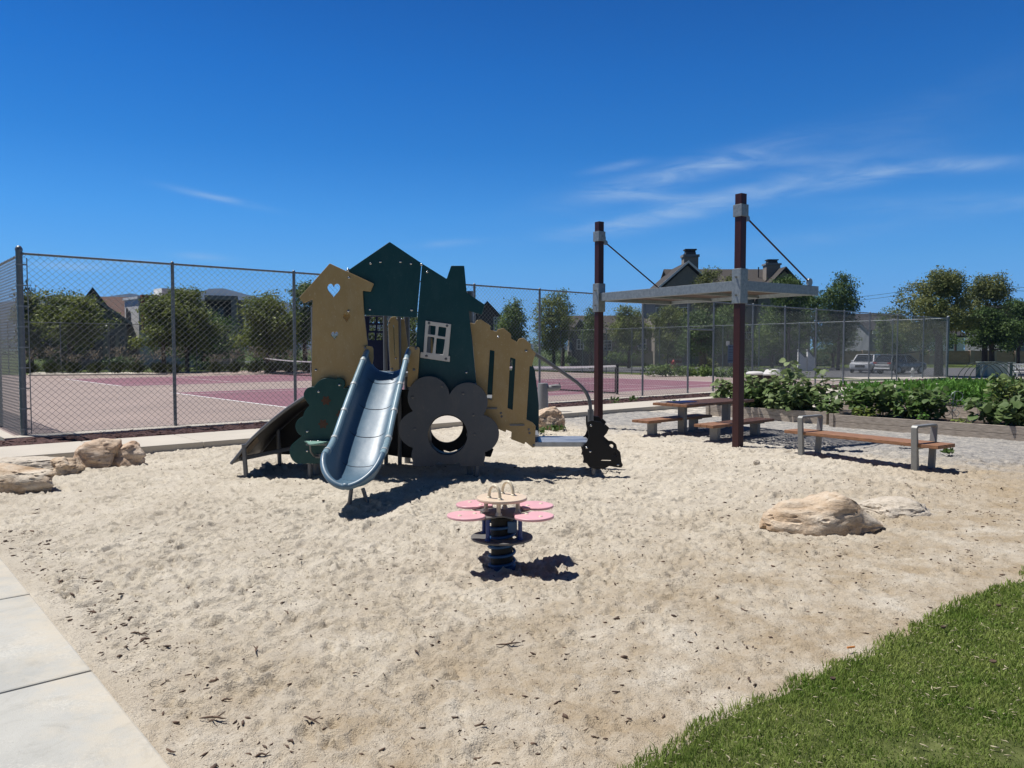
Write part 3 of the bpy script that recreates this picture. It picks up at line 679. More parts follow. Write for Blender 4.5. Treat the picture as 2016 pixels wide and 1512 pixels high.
# ================================================================== chain link fences
FH = 3.38
def chain_mesh(L, H, W=.125, Hd=.115, r=.0026, z0=.05, skip=()):
    """woven wires of two directions in the local x-z plane, each a slim three sided rod"""
    k = Hd / W; P0, P1 = [], []
    c = -H / k
    while c < L:                                                       # rising wires z = k (x - c)
        x0, x1 = max(0, c), min(L, c + H / k)
        if x1 - x0 > .02: P0.append((x0, 0.003, k * (x0 - c))); P1.append((x1, 0.003, k * (x1 - c)))
        c += W
    c = 0.
    while c < L + H / k:                                               # falling wires z = k (c - x)
        x0, x1 = max(0, c - H / k), min(L, c)
        if x1 - x0 > .02: P0.append((x0, -.003, k * (c - x0))); P1.append((x1, -.003, k * (c - x1)))
        c += W
    P0, P1 = np.array(P0), np.array(P1)
    for (xa, xb, za, zb) in skip:                                      # an open gate: leave no wire in it
        A, B = [], []
        for p, q in zip(P0, P1):
            d = q - p
            ta, tb = sorted(((xa - p[0]) / d[0], (xb - p[0]) / d[0])); tc, td = sorted(((za - p[2]) / d[2], (zb - p[2]) / d[2]))
            t0, t1 = max(ta, tc, 0), min(tb, td, 1)
            if t1 <= t0: A.append(p); B.append(q); continue
            if t0 > 1e-3: A.append(p); B.append(p + d * t0)
            if t1 < 1 - 1e-3: A.append(p + d * t1); B.append(q)
        P0, P1 = np.array(A), np.array(B)
    D = P1 - P0; D /= np.linalg.norm(D, axis=1)[:, None]
    n1 = np.tile(np.array([[0, 1., 0]]), (len(D), 1)); n2 = np.cross(D, n1)
    V = []
    for j in range(3):
        a = 2 * PI * j / 3
        o = (n1 * math.cos(a) + n2 * math.sin(a)) * r
        V += [P0 + o, P1 + o]
    V = np.stack(V, 1).reshape(-1, 3); V[:, 2] += z0
    F = (np.arange(len(D))[:, None, None] * 6 + np.array([(0, 1, 3, 2), (2, 3, 5, 4), (4, 5, 1, 0)])[None]).reshape(-1, 4)
    return V, F
def fence(label, A, B, posts, zf=None, term=(True, True), gates=(), wire=.0026, wm='wire'):
    A, B = Vector(A), Vector(B); L = (B - A).length; ang = math.atan2(B.y - A.y, B.x - A.x)
    t = thing('chain_link_fence', label, 'fence', (A.x, A.y, 0), ang, 'chain link fences round the courts')
    zf = zf or (lambda x: 0)
    V, F = chain_mesh(L, FH - .06, r=wire, skip=[(a, b, -1, h) for a, b, h in gates])
    link_mesh('wire_mesh', np_mesh('wire_mesh', V, F), M[wm], t, world=False)
    segs = [(0, L)]
    mb = MB(); mb.cyl((0, .05, FH), (L, .05, FH), .021, 10)
    for x in np.arange(.3, L, .35): mb.cyl((x - .006, .05, FH), (x + .006, .05, FH), .027, 8)
    mb.build('top_rail', M['post'], t, world=False, smooth=50)
    mb = MB(); mb.tube([(0, .012, .09), (L, .012, .09)], .004, 5)
    mb.build('tension_wire', M['wire'], t, world=False)
    for i, x in enumerate(posts):
        big = (i == 0 and term[0]) or (i == len(posts) - 1 and term[1]); r = .056 if big else .034
        z0 = zf(x) - .25; mb = MB()
        mb.lathe([(r, z0), (r, FH + (.05 if big else -.01)), (r * 1.12, FH + (.05 if big else -.01)), (r * 1.12, FH + (.085 if big else .02)), (r * .7, FH + (.13 if big else .05)), (.004, FH + (.145 if big else .06))], (x, .06, 0), 12)
        p = mb.build('post', M['post'], t, world=False, smooth=40)
        if big:
            for z in np.linspace(.18, FH - .2, 9):
                b = MB(); b.lathe([(r + .007, z - .013), (r + .007, z + .013)], (x, .06, 0), 12); dx = .075 if i == 0 else -.075
                b.box((x + dx, .03, z), (.06, .012, .024)); b.build('tension_band', M['steel'], p, world=False)
            b = MB(); dx = .11 if i == 0 else -.11; b.cyl((x + dx, .005, .1), (x + dx, .005, FH - .08), .009, 6); b.build('tension_bar', M['steel'], p, world=False)
    for a, b, h in gates:
        mb = MB(); mb.cyl((a, .06, h + .03), (b, .06, h + .03), .024, 10); mb.build('gate_header', M['post'], t, world=False)
    return t
CA, CB = sd(0, 0), Vector((24.8, 43.8, 0)); CC = Vector((1.0, 78.2, 0)); CD = sd(0, -41.7)
LN = (CB - CA).length
def s_of_px(px):
    u = (px - 1008) / FOC; dx, dy = (CB - CA).normalized().xy
    return (CA.x - u * CA.y) / (u * dy - dx)
pp = [0] + [s_of_px(x) for x in (345, 583, 770, 937, 1065, 1180, 1268, 1357, 1407, 1484, 1547, 1608, 1663, 1713, 1768, 1819)] + [LN]
ga, gb = s_of_px(1357), s_of_px(1407)
fence('long near court fence of galvanised chain link with a gate opening, behind the play house', CA, CB, pp, lambda x: gz(x), gates=[(ga, gb, 2.32)], wire=.0030)
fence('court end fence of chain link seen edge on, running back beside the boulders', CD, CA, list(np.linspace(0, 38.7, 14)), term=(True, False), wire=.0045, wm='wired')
fence('far court fence of chain link with ornamental grasses growing behind it', CD, CC, list(np.linspace(0, (CC - CD).length, 18)), wire=.0032)
fence('court end fence of chain link in front of the parked cars', CB, CC, list(np.linspace(0, (CC - CB).length, 14)), lambda x: -.5, wire=.0032)
# rules board wired to the near fence, with a small notice over it
p = sd(s_of_px(1437), .05, 0)
sg = thing('rules_sign', 'blue grey rules board hung on the court fence right of the gate'.replace(' right of', ' just past'), 'sign', (p.x, p.y, 0), ANG)
d_ = math.hypot(p.x, p.y); zc = 1.65 - (697 - 687) * p.y / FOC; hb = (716 - 680) * p.y / FOC; wb = .50
mb = MB(); mb.box((0, -.01, zc), (wb, .012, hb)); mb.build('board', mat('slate blue sign board', (.115, .15, .21), .5, 0, .1, 4), sg, world=False, bevel=.003)
mb = MB(); yy = -.019
for k, (f, x0, x1, th) in enumerate([(.90, -.19, -.03, .055), (.90, .02, .19, .055), (.74, -.21, .21, .02), (.66, -.21, .18, .02), (.57, -.21, .20, .03), (.46, -.21, .21, .02), (.36, -.21, .19, .02), (.27, -.21, .20, .02), (.20, -.22, .22, .012), (.135, -.23, .23, .055)]):
    mb.box(((x0 + x1) / 2, yy, zc - hb / 2 + hb * f), (x1 - x0, .004, th))
mb.build('lettering', mat('dark navy sign print', (.022, .035, .085), .5), sg, world=False)
p = sd(s_of_px(1429.5), .05, 0); nt = thing('paper_notice', 'small white paper notice above the rules board on the court fence', 'notice', (p.x, p.y, 0), ANG)
zc2 = 1.65 - (676 - 687) * p.y / FOC; mb = MB(); mb.box((0, -.01, zc2), (.2, .006, .16)); mb.build('paper', M['netw'], nt, world=False)
mb = MB()
for k in range(3): mb.box((0, -.015, zc2 + .045 - k * .04), (.13, .002, .012))
mb.build('print', M['asphalt'], nt, world=False)
# ================================================================== tennis nets
def net(d0, d1, lab):
    a, b = sd(18.835, d1 + .91), sd(18.835, d0 - .91); L = (b - a).length; ang = math.atan2(b.y - a.y, b.x - a.x)
    t = thing('tennis_net', lab, 'net', (a.x, a.y, 0), ang, 'tennis nets')
    for x in (0, L):
        mb = MB(); mb.lathe([(.045, 0), (.045, 1.07), (.05, 1.07), (.05, 1.10), (.02, 1.12)], (x, 0, 0), 14); mb.build('net_post', M['netp'], t, world=False, smooth=40)
    N = 26; tp = lambda x: .915 + .155 * (abs(x / L - .5) * 2) ** 2
    mb = MB()
    xs = np.linspace(.08, L - .08, N)
    for i in range(N - 1):
        x0, x1 = xs[i], xs[i + 1]
        mb.extr([(x0, -.012, tp(x0) - .07), (x1, -.012, tp(x1) - .07), (x1, -.012, tp(x1)), (x0, -.012, tp(x0))], (0, .024, 0))
    mb.build('net_tape', M['netw'], t, world=False)
    mb = MB()
    for x in np.arange(.1, L - .08, .07): mb.box((x, 0, (tp(x) - .02) / 2), (.0045, .0045, tp(x) - .06))
    for z in np.arange(.04, .86, .07): mb.box((L / 2, 0, z), (L - .16, .0045, .0045))
    mb.build('netting', M['netb'], t, world=False)
    mb = MB(); mb.box((.1, 0, .5), (.05, .012, .95)); mb.box((L - .1, 0, .5), (.05, .012, .95)); mb.box((L / 2, 0, .05), (L - .16, .012, .05)); mb.build('net_edge', M['netb'], t, world=False)
    mb = MB(); mb.box((L / 2, -.02, .45), (.05, .004, .9)); mb.build('centre_strap', M['netw'], t, world=False)
net(-13.95, -2.98, 'tennis net with white tape on the near court behind the steel shade post')
net(-31.6, -20.63, 'tennis net on the far court, its end post seen beside the tan tower')
# ================================================================== play house
YF = 9.9
house = thing('play_house', 'toddler play house with tan tower, teal gable, blue slide and grey flower wall', 'play structure', (-.6, 10.3, 0))
def bolts(parent, pts, Y, r=.017, m='bolt', pr=.016):
    for x, y in pts:
        p = atY(x, y, Y); mb = MB(); mb.lathe([(r * 1.15, 0), (r * 1.1, pr * .35), (r * .8, pr * .75), (r * .4, pr), (.001, pr * 1.05)], p, 12, ax=(0, -1, 0))
        mb.build('bolt', M[m], parent, smooth=60)
# tan bird house tower
tower = panel('tower_wall', [rnd(Z1([(597, 152), (823, 257), (806, 298), (766, 292), (772, 400), (792, 575), (800, 800), (504, 784), (509, 335), (463, 357), (441, 328)]), 1.6),
        heart(*Z1([(617, 293)])[0], 25.5, 28), heart(*Z1([(622, 523)])[0], 14, 15.5), heart(*Z1([(684, 433)])[0], 14, 16)], YF - .05, .03, M['tan'], house)
bolts(tower, Z1([(697, 226), (694, 398), (527, 700), (690, 189), (697, 786)]), YF - .05)
o = panel('heart_latch', [circ(*Z1([(684, 436)])[0], 11)], YF + .02, .02, M['tan'], tower)
# teal gable and house front
gable = panel('gable_wall', [rnd(Z2([(640, 80), (955, 291), (915, 740), (909, 832), (640, 818), (380, 806), (372, 600), (225, 365)]), 1.5)], YF + .0, .03, M['teal'], house)
bolts(gable, Z2([(452, 296), (549, 280), (748, 279), (853, 297), (445, 752), (859, 757), (228, 358)]), YF)
front = panel('house_wall', [rnd(Z2([(962, 296), (1206, 448), (1250, 318), (1380, 318), (1405, 585), (1585, 705), (1555, 806), (1425, 765), (1505, 1510), (1520, 1735), (900, 1735), (905, 1110), (918, 832)]), 1.5),
        rnd(Z2([(1012, 900), (1218, 928), (1188, 1207), (993, 1180)]), 1)], YF, .03, M['teal'], house)
bolts(front, Z2([(957, 308), (1014, 380), (1401, 1377), (1487, 1493)]), YF)
wf = panel('window_frame', [rnd(Z2([(997, 862), (1250, 898), (1222, 1213), (1240, 1216), (1236, 1273), (945, 1230), (950, 1174), (975, 1176)]), .8)] +
      [rnd(Z2(q), 1.6) for q in ([(1027, 908), (1098, 917), (1091, 1005), (1019, 997)], [(1127, 921), (1203, 932), (1193, 1025), (1117, 1012)], [(1016, 1018), (1085, 1029), (1064, 1187), (1004, 1178)], [(1105, 1036), (1190, 1047), (1170, 1200), (1094, 1190)])],
      YF - .022, .02, M['whitep'], front)
bolts(wf, Z2([(1032, 888), (1210, 915), (1006, 1214), (1199, 1243)]), YF - .022, .016, 'pole', .006)
inner = panel('inner_wall', [rnd([(830, 600), (908, 600), (918, 790), (825, 790)], 2)], 10.9, .03, M['teal'], house)
panel('inner_trim', [rnd(Z2([(1040, 1040), (1062, 1034), (1080, 1260), (1032, 1260)]), 1)], 10.86, .03, M['tan'], inner)
panel('inner_wall', [rnd(Z1([(655, 395), (720, 395), (720, 480), (655, 480)]), 1)], YF + .05, .02, M['tan'], tower)
# grey flower wall with a crawl hole
fc = (883, 845)
fl = blob(fc, [(844, 782, 41.5), (921, 792, 39), (822, 846, 37), (945, 854, 37.5), (884, 850, 64), (838, 896, 28), (927, 898, 28), (826, 915, 14), (942, 918, 13)], 200, ymax=918)
flower = panel('flower_wall', [fl, circ(881, 856, 39, 48, 40)], YF - .14, .03, M['greyp'], house)
bolts(flower, Z3([(212, 250), (445, 163), (612, 222), (692, 392), (230, 503), (703, 545)]), YF - .14, .016, 'pole', .012)
# dark rear wall with its own round hole
rear = panel('rear_wall', [rnd([(700, 765), (955, 770), (962, 800), (962, 880), (972, 884), (966, 900), (950, 898), (950, 916), (905, 905), (840, 905), (790, 900), (700, 885)], 2), circ(879, 838, 32, 44, 33), rnd([(873, 886), (886, 890), (900, 885), (899, 890), (886, 895), (875, 892)], .8)], 11.0, .03, M['black'], house)
mb = MB()
c0, c1 = atY(881, 856, YF - .1), atY(881, 856, YF - .1); Rr = 40 / FOC * (YF - .1)
mb2 = MB(); nseg = 40
ring = []
for i in range(nseg):
    a = 2 * PI * i / nseg; ring.append((c0.x + Rr * math.cos(a), c0.z + Rr * math.sin(a)))
for i in range(nseg):
    (xa, za), (xb, zb) = ring[i], ring[(i + 1) % nseg]
    mb2.add([(xa, YF - .10, za), (xb, YF - .10, zb), (xb, YF + .06, zb), (xa, YF + .06, za)], [(0, 1, 2, 3)])
o = mb2.build('crawl_ring', M['black'], flower); md = o.modifiers.new('Solidify', 'SOLIDIFY'); md.thickness = .012; md.offset = 1
# teal bush wall with its little seat
bc = Z1([(560, 960)])[0]
bush = panel('bush_wall', [blob(bc, [(*Z1([(c[0], c[1])])[0], c[2] / 2.607) for c in ((457, 1120, 66), (473, 990, 52), (505, 828, 42), (590, 818, 78), (646, 770, 30), (690, 840, 50), (640, 950, 118), (560, 960, 102), (640, 1080, 118), (560, 1100, 105))], 190, ymax=913)], YF - .12, .03, M['teal2'], house)
bolts(bush, Z1([(541, 811), (483, 1015), (482, 1115), (616, 1041), (648, 776)]), YF - .12)
for x, y in Z1([(578, 857), (655, 930), (563, 977)]):
    fx = [(x + (8.2 + 1.8 * math.cos(6 * t)) * math.cos(t), y + (8.2 + 1.8 * math.cos(6 * t)) * math.sin(t)) for t in np.linspace(0, 2 * PI, 48, endpoint=False)]
    panel('flower_inset', [fx], YF - .124, .006, M['brown'], bush, .001)
a0, a1 = atY(*Z1([(437, 1068)])[0], YF - .3), atY(*Z1([(608, 1062)])[0], YF - .13)
zs = a1.z
mb = MB(); xa, xb = a0.x + .02, a1.x; ym = YF - .121
poly = [(xa, ym), (xb, ym)] + [(xb - .04 - (xb - xa - .1) * t, ym - .33 * math.sin(PI * (.12 + .80 * t))) for t in np.linspace(0, 1, 12)]
mb.prism(poly, .022, zs - .022); seat = mb.build('seat', mat('pale green seat', (.22, .38, .33), .4), bush, bevel=.006)
for t in (.3, .55, .8):
    b = MB(); b.lathe([(.012, 0), (.009, .006), (.001, .008)], (xa + (xb - xa) * t, ym - .06, zs), 10); b.build('bolt', M['bolt'], seat, smooth=60)
mb = MB(); xm = (xa + xb) / 2
mb.tube([(xm - .05, ym - .2, zs - .03), (xm - .05, ym - .17, zs - .12), (xm - .03, ym - .08, zs - .19), (xm + .02, ym, zs - .2)], .012, 8); mb.box((xm + .03, ym - .012, zs - .2), (.12, .02, .05)); mb.box((xm + .02, ym - .09, zs - .034), (.26, .16, .02))
mb.build('seat_bracket', M['pole'], bush, smooth=50)
# tan stepped side wall
step = panel('step_wall', [rnd(Z4([(325, 285), (358, 293), (370, 268), (402, 258), (472, 305), (475, 338), (520, 352), (530, 335), (572, 325), (628, 370), (630, 402), (672, 430), (685, 405), (722, 397), (775, 445), (775, 475), (812, 512), (795, 560), (783, 610), (766, 608), (742, 1005), (790, 1030), (812, 1055), (805, 1210), (790, 1215), (735, 1172), (728, 1190), (628, 1152), (632, 1097), (592, 1082), (588, 1100), (540, 1080), (430, 985), (372, 745), (340, 400)]), 1.0),
        rnd(Z4([(470, 487), (506, 495), (485, 862), (448, 845)]), 1.6), rnd(Z4([(622, 542), (662, 555), (640, 937), (601, 920)]), 1.6)], YF + .06, .03, M['tan'], house)
bolts(step, Z4([(533, 391), (741, 496)]), YF + .06); bolts(step, Z4([(558, 983), (553, 957), (766, 1106), (760, 1079), (797, 1196)]), YF + .06, .014, 'pole', .006)
for x, y in Z4([(478, 922), (673, 1046)]):
    p = atY(x, y, YF + .055); mb = MB(); mb.box(p, (.19 if x > 1000 else .16, .02, .022)); mb.build('tread_end', M['pole'], step)
back = panel('rear_step_wall', [rnd(Z4([(420, 330), (560, 370), (700, 470), (770, 555), (806, 640), (826, 800), (835, 900), (835, 1165), (640, 1040), (420, 900)]), 1.5), rnd(Z4([(600, 560), (637, 560), (637, 640), (600, 640)]), 1)], 10.75, .03, M['teal'], house)
for k, (z_, x_) in enumerate([(.62, .22), (.86, -.08), (1.1, -.36)]):
    mb = MB(); mb.box((x_ - .02, 10.36, z_ - .1), (.30, .74, .025)); mb.build('tread', M['plate'], house)
# interior walls behind the slide
door = panel('rear_door', [rnd(Z2([(385, 815), (606, 818), (640, 1375), (385, 1375)]), 1)] + [rnd(Z2([(x, y), (x + 62, y), (x + 60, y + h_), (x - 2, y + h_)]), 1.6) for x, y, h_ in ((442, 826, 60), (521, 828, 60), (438, 905, 58), (518, 907, 58), (430, 984, 72), (510, 986, 70))], 11.15, .03, M['navy'], house)
o = panel('fold_wall', [rnd(Z2([(655, 828), (700, 822), (722, 868), (737, 1372), (648, 1368), (625, 880)]), 1), rnd(Z2([(676, 905), (683, 905), (696, 1210), (690, 1210)]), .4)], 10.85, .03, M['tan'], house)
bolts(o, Z2([(634, 885), (665, 1340), (716, 850)]), 10.85, .014, 'pole', .006); bolts(o, Z2([(702, 1237)]), 10.85, .012)
o = panel('fold_wall', [rnd(Z2([(750, 838), (786, 850), (842, 1290), (840, 1375), (752, 1372)]), 1)], 11.0, .03, M['tan'], house)
bolts(o, Z2([(760, 848), (745, 1300)]), 11.0, .014)
for x, Y, y0 in ((735, 10.95, 820), (812, 11.2, 815), (598, 10.95, 820)):
    px = 640 + x / 5.04; p = atY(px, 700, Y); mb = MB(); mb.cyl((p.x, Y, -.1), (p.x, Y, atY(px, 460 + y0 / 5.04 - 4, Y).z + .1), .03 if x != 812 else .045, 14); mb.build('pole', M['pole'], house, smooth=50)
for px, Y, zt in ((620, 10.05, 2.2), (700, 10.05, 2.5), (842, 10.75, 2.7), (925, 10.05, 2.4), (640, 11.1, 1.5), (925, 11.1, 1.5)):
    x = (px - 1008) / FOC * Y; mb = MB(); mb.cyl((x, Y, -.1), (x, Y, zt if Y < 11 else 1.3), .045, 14); mb.build('pole', M['pole'], house, smooth=50)
mb = MB(); mb.box((-1.55, 10.5, 1.315), (2.1, 1.14, .045)); mb.box((-1.55, 9.945, 1.327), (.62, .05, .03)); mb.build('deck', M['plate'], house)
for lp in ([(365, 1120), (395, 1112), (465, 1118), (478, 1140), (478, 1250), (440, 1420), (365, 1420)], [(830, 1125), (850, 1118), (930, 1125), (938, 1145), (915, 1525), (815, 1520)]):
    o = panel('slide_plate', [rnd(Z2(lp), 3)], YF - .085, .025, M['tan'], house); x = lp[2][0] - 68 if lp[0][0] < 500 else 903
    bolts(o, Z2([(397, 1133)] if lp[0][0] < 500 else [(903, 1139), (881, 1350)]), YF - .085, .017, 'pole', .010)
# legs under the panels
for px, yb, yt, Y in ((607, 944, 905, YF - .1), (938, 949, 900, YF - .1)):
    p = atY(px, 800, Y); mb = MB(); mb.cyl((p.x, Y + .03, -.12), (p.x, Y + .03, .5), .026 if px < 700 else .03, 14); mb.build('leg', M['pole'], house, smooth=50)
# curved climbing ramp
CR = [(455, 913), (466, 900), (480, 882), (496, 864), (515, 846), (538, 826), (562, 807), (585, 791), (606, 778)]
near = [atY(x, y, YF) for x, y in CR]; far = [Vector((p.x + .015, 11.0, p.z)) for p in near]
ramp_w = 9; vs_, fs_ = [], []
for i, (a, b) in enumerate(zip(near, far)):
    for k in range(ramp_w): vs_.append(a.lerp(b, k / (ramp_w - 1)))
for i in range(len(near) - 1):
    for k in range(ramp_w - 1): fs_.append((i * ramp_w + k, (i + 1) * ramp_w + k, (i + 1) * ramp_w + k + 1, i * ramp_w + k + 1))
mb = MB(); mb.add(vs_, fs_); cl = mb.build('climbing_ramp', M['black'], house, smooth=180); md = cl.modifiers.new('Solidify', 'SOLIDIFY'); md.thickness = .02; md.offset = 0
for e in (near, far):
    mb = MB(); mb.tube(e, .022, 10); mb.build('ramp_edge', M['pole'], cl, smooth=60)
for t0, t1, w0, w1 in ((1.0, 3.3, .04, .32), (7.0, 7.9, .05, .45)):
    q = []
    def rp_(t, w):
        i = int(min(t, len(near) - 1.001)); f = t - i; a = near[i].lerp(near[i + 1], f); b = far[i].lerp(far[i + 1], f); return a.lerp(b, w) + Vector((.014, 0, -.014))
    mb = MB(); mb.add([rp_(t0, w0), rp_(t1, w0), rp_((t0 + t1) / 2 + .4, w1), rp_(t0 + .3, w1)], [(0, 1, 2, 3)]); o = mb.build('worn_patch', mat('worn tan underside', (.22, .16, .10), .7, 0, .4, 25), cl); md = o.modifiers.new('S', 'SOLIDIFY'); md.thickness = .004
for i, w in ((3, .35), (5, .5), (6, .35), (4, .65)):
    p = near[i].lerp(far[i], w); mb = MB(); mb.lathe([(.001, -.045), (.05, -.035), (.06, 0), (.04, .02)], p + Vector((-.02, 0, .03)), 10, ax=(-.7, 0, .7)); mb.build('climbing_hold', M['black'], cl, smooth=60)
mb = MB(); mb.bar(near[1] + Vector((.03, .03, -.03)), (far[1] + Vector((.75, 0, .05))), .03, .05); mb.build('ramp_brace', M['pole'], cl)
o = panel('ramp_side_wall', [[(505, 893), (640, 897), (655, 770), (600, 782), (560, 815), (530, 846)]], 11.02, .03, M['black'], house)
for px, Y, zt in ((482, 9.9, .42), (549, 10.9, .6)):
    x = (px - 1008) / FOC * Y; mb = MB(); mb.cyl((x, Y, -.12), (x - .03, Y, zt), .029, 14); mb.build('leg', M['pole'], house, smooth=50)
# ------------------------------------------------------------------ slide
sl_pts = []
def spath(t):                                 # t 0..1 along the bed, returns x, y, z, half width, side height
    y = 9.86 - 1.87 * t; x = -1.575 - .095 * t - .02 * math.sin(t * 3)
    k = max(0, (t - .02)); z = 1.335 - 1.30 * t
    if t < .08: z = 1.335 - .35 * t / .08 * .08
    z = 1.345 - 1.36 * (t - .045) if t > .045 else 1.345
    run = .86
    if t > run - .12:                         # easing out towards the run-out
        u = min(1, (t - (run - .12)) / .26); z = (1.345 - 1.36 * (run - .12 - .045)) - 1.36 * .26 * (u - .5 * u * u) * .96
    return x, y, max(z, .10), .262 + .045 * t, .30 + .02 * t
NU = 22
rows = []
def trough(u):                                # rounded channel: across, up
    th = abs(u) * PI / 2
    return math.copysign(math.sin(th) ** .9, u), (1 - math.cos(th)) ** 1.25
for i in range(34):
    t = i / 33; x, y, z, hw, sh = spath(t); row = []
    for k in range(NU + 1):
        a, b = trough(k / NU * 2 - 1); row.append((x + hw * a, y + .25 * sh * b, z + sh * b))
    rows.append(row)
xE, yE, zE, hwE, shE = spath(1)
for i in range(1, 13):                        # rounded scoop end
    ph = i / 12 * PI / 2 * .97; row = []; cw = math.cos(ph); sn = math.sin(ph); sh = shE * (1 - sn) ** .9 + .045 * sn
    for k in range(NU + 1):
        a, b = trough(k / NU * 2 - 1)
        row.append((xE - .01 * sn + hwE * a * cw, yE - .27 * sn + .25 * sh * b * cw, zE - .02 * sn + sh * b + .06 * (1 - cw) * (1 - b)))
    rows.append(row)
vs_ = [p for r in rows for p in r]; fs_ = []
for i in range(len(rows) - 1):
    for k in range(NU): a = i * (NU + 1) + k; fs_.append((a, a + 1, a + NU + 2, a + NU + 1))
mb = MB(); mb.add(vs_, fs_)
bed = mb.build('slide', M['slide'], house, smooth=180); md = bed.modifiers.new('Solidify', 'SOLIDIFY'); md.thickness = .018; md.offset = -1
md = bed.modifiers.new('Sub', 'SUBSURF'); md.levels = md.render_levels = 1
L_ = [rows[i][0] for i in range(len(rows))]; R_ = [rows[i][-1] for i in range(len(rows))]; E_ = rows[-1]
rim = [Vector(p) for p in L_] + [Vector(p) for p in E_[1:-1]] + [Vector(p) for p in R_[::-1]]
# even the rim out so the rail runs smoothly round the scoop
for _ in range(3):
    rim = [rim[0]] + [(rim[i - 1] + rim[i] * 2 + rim[i + 1]) / 4 for i in range(1, len(rim) - 1)] + [rim[-1]]
mb = MB(); mb.tube(rim[:34], .036, 12); mb.build('side_rail', M['rail'], bed, smooth=60)
mb = MB(); mb.tube(rim[-34:], .036, 12); mb.build('side_rail', M['rail'], bed, smooth=60)
mb = MB(); mb.tube(rim[33:-33], .034, 12); mb.build('scoop_rim', M['slide'], bed, smooth=60)
for i in (5, 12, 19, 26, 31):
    for rl in (rim[:34], rim[::-1][:34]):
        a = rl[i]; d = (rl[i + 1] - rl[i]).normalized(); mb = MB(); mb.cyl(a - d * .018, a + d * .018, .041, 14); mb.build('collar', M['collar'], bed, smooth=50)
for i in (5, 12, 19, 26, 31):
    pts = [Vector(p) + Vector((0, -.008, .010)) for p in rows[i]][2:-2]; mb = MB(); mb.tube(pts, .0095, 6); mb.build('seam', M['seam'], bed, smooth=60)
for dx, dy in ((-.075, 0), (.15, .05)):
    mb = MB(); mb.cyl((xE + .0 + dx * .5, yE + .14 + dy, .16), (xE + dx, yE + .16 + dy, -.1), .022, 10); mb.build('leg', M['pole'], bed, smooth=50)
# ------------------------------------------------------------------ handrail, bridge step and fox ended stop
hr = [atY(x, y, 10.4) for x, y in Z4([(740, 480), (790, 505), (870, 557), (960, 617), (1060, 687), (1120, 730), (1160, 768), (1190, 808), (1208, 850), (1218, 905), (1221, 960), (1221, 1040)])]
mb = MB(); mb.tube(hr, .024, 12); rl = mb.build('handrail', M['pole'], house, smooth=60)
a, b = atY(*Z4([(1220, 930)])[0], 10.4), atY(*Z4([(1221, 1090)])[0], 10.4); mb = MB(); mb.cyl(a, b, .04, 14); mb.build('rail_sleeve', M['pole'], rl, smooth=50)
zst = .438; xl, xr = atY(*Z4([(806, 1172)])[0], 9.98).x, atY(*Z4([(1190, 1182)])[0], 9.98).x
mb = MB(); mb.box(((xl + xr) / 2, 10.33, zst - .012), (xr - xl + .1, .70, .024)); mb.box(((xl + xr) / 2, 9.985, zst - .03), (xr - xl + .1, .02, .06)); mb.build('bridge_step', M['plate'], house, bevel=.004)
fx = Z4([(1200, 1020), (1230, 1012), (1270, 1022), (1300, 1025), (1318, 1045), (1325, 1050), (1330, 1040), (1360, 1068), (1340, 1110), (1310, 1140), (1340, 1180), (1380, 1218), (1410, 1220), (1440, 1245), (1445, 1270), (1450, 1320), (1462, 1345), (1450, 1365), (1400, 1360), (1360, 1352), (1330, 1370), (1270, 1378), (1210, 1360), (1190, 1330), (1162, 1328), (1170, 1300), (1160, 1260), (1165, 1200), (1195, 1170), (1210, 1130), (1200, 1080)])
hole = circ(*Z4([(1400, 1262)])[0], 4.6, 20); slot = rnd(Z4([(1298, 1306), (1373, 1308), (1373, 1315), (1298, 1313)]), .4)
foxp = panel('animal_wall', [rnd(fx, 1.6), hole, slot], 9.93, .03, M['black'], house)
bolts(foxp, Z4([(1223, 1050), (1190, 1215), (1217, 1244), (1424, 1344)]), 9.93, .016, 'bolt', .012)
fox2 = foxp.copy(); COL.objects.link(fox2); fox2.location = (.035, .62, .02); 
mb = MB(); x = (1162 - 1008) / FOC * 9.98; mb.cyl((x + .045, 9.98, -.12), (x + .045, 9.98, .35), .026, 12); mb.build('leg', M['pole'], house, smooth=50)
mb = MB(); mb.cyl((x + .1, 10.55, -.12), (x + .1, 10.55, .35), .026, 12); mb.build('leg', M['pole'], house, smooth=50)
# ================================================================== spring rider
rc = at(988, 1106); RX, RY = rc.x, rc.y
zb = sandz((RX, RY))
rider = thing('spring_rider', 'flower shaped spring rider with four pink petal seats on a blue coil', 'spring rider', (RX, RY, 0), 0)
def RP(mb, name, m, parent=rider, **k): return mb.build(name, m, parent, world=False, **k)
mb = MB(); mb.lathe([(.083, zb - .1), (.083, .355), (.06, .36)], (0, 0, 0), 24); RP(mb, 'rubber_core', M['rubber'], smooth=40)
mb = MB(); pts = []
for i in range(150):
    t = i / 149; a = t * 2 * PI * 5.4 + 1.0; pts.append((.099 * math.cos(a), .099 * math.sin(a), zb - .02 + t * (.362 - zb)))
mb.tube(pts, .0125, 8); RP(mb, 'spring', M['springb'], smooth=180)
mb = MB(); mb.lathe([(.107, zb - .03), (.107, zb + .010), (.10, zb + .014)], (0, 0, 0), 24); RP(mb, 'spring_clamp', M['springb'], smooth=40)
mb = MB(); mb.box((.08, -.085, .29), (.07, .02, .09)); mb.box((-.08, .05, .33), (.05, .05, .07)); RP(mb, 'top_clamp', M['springb'], bevel=.006)
ZD = .185
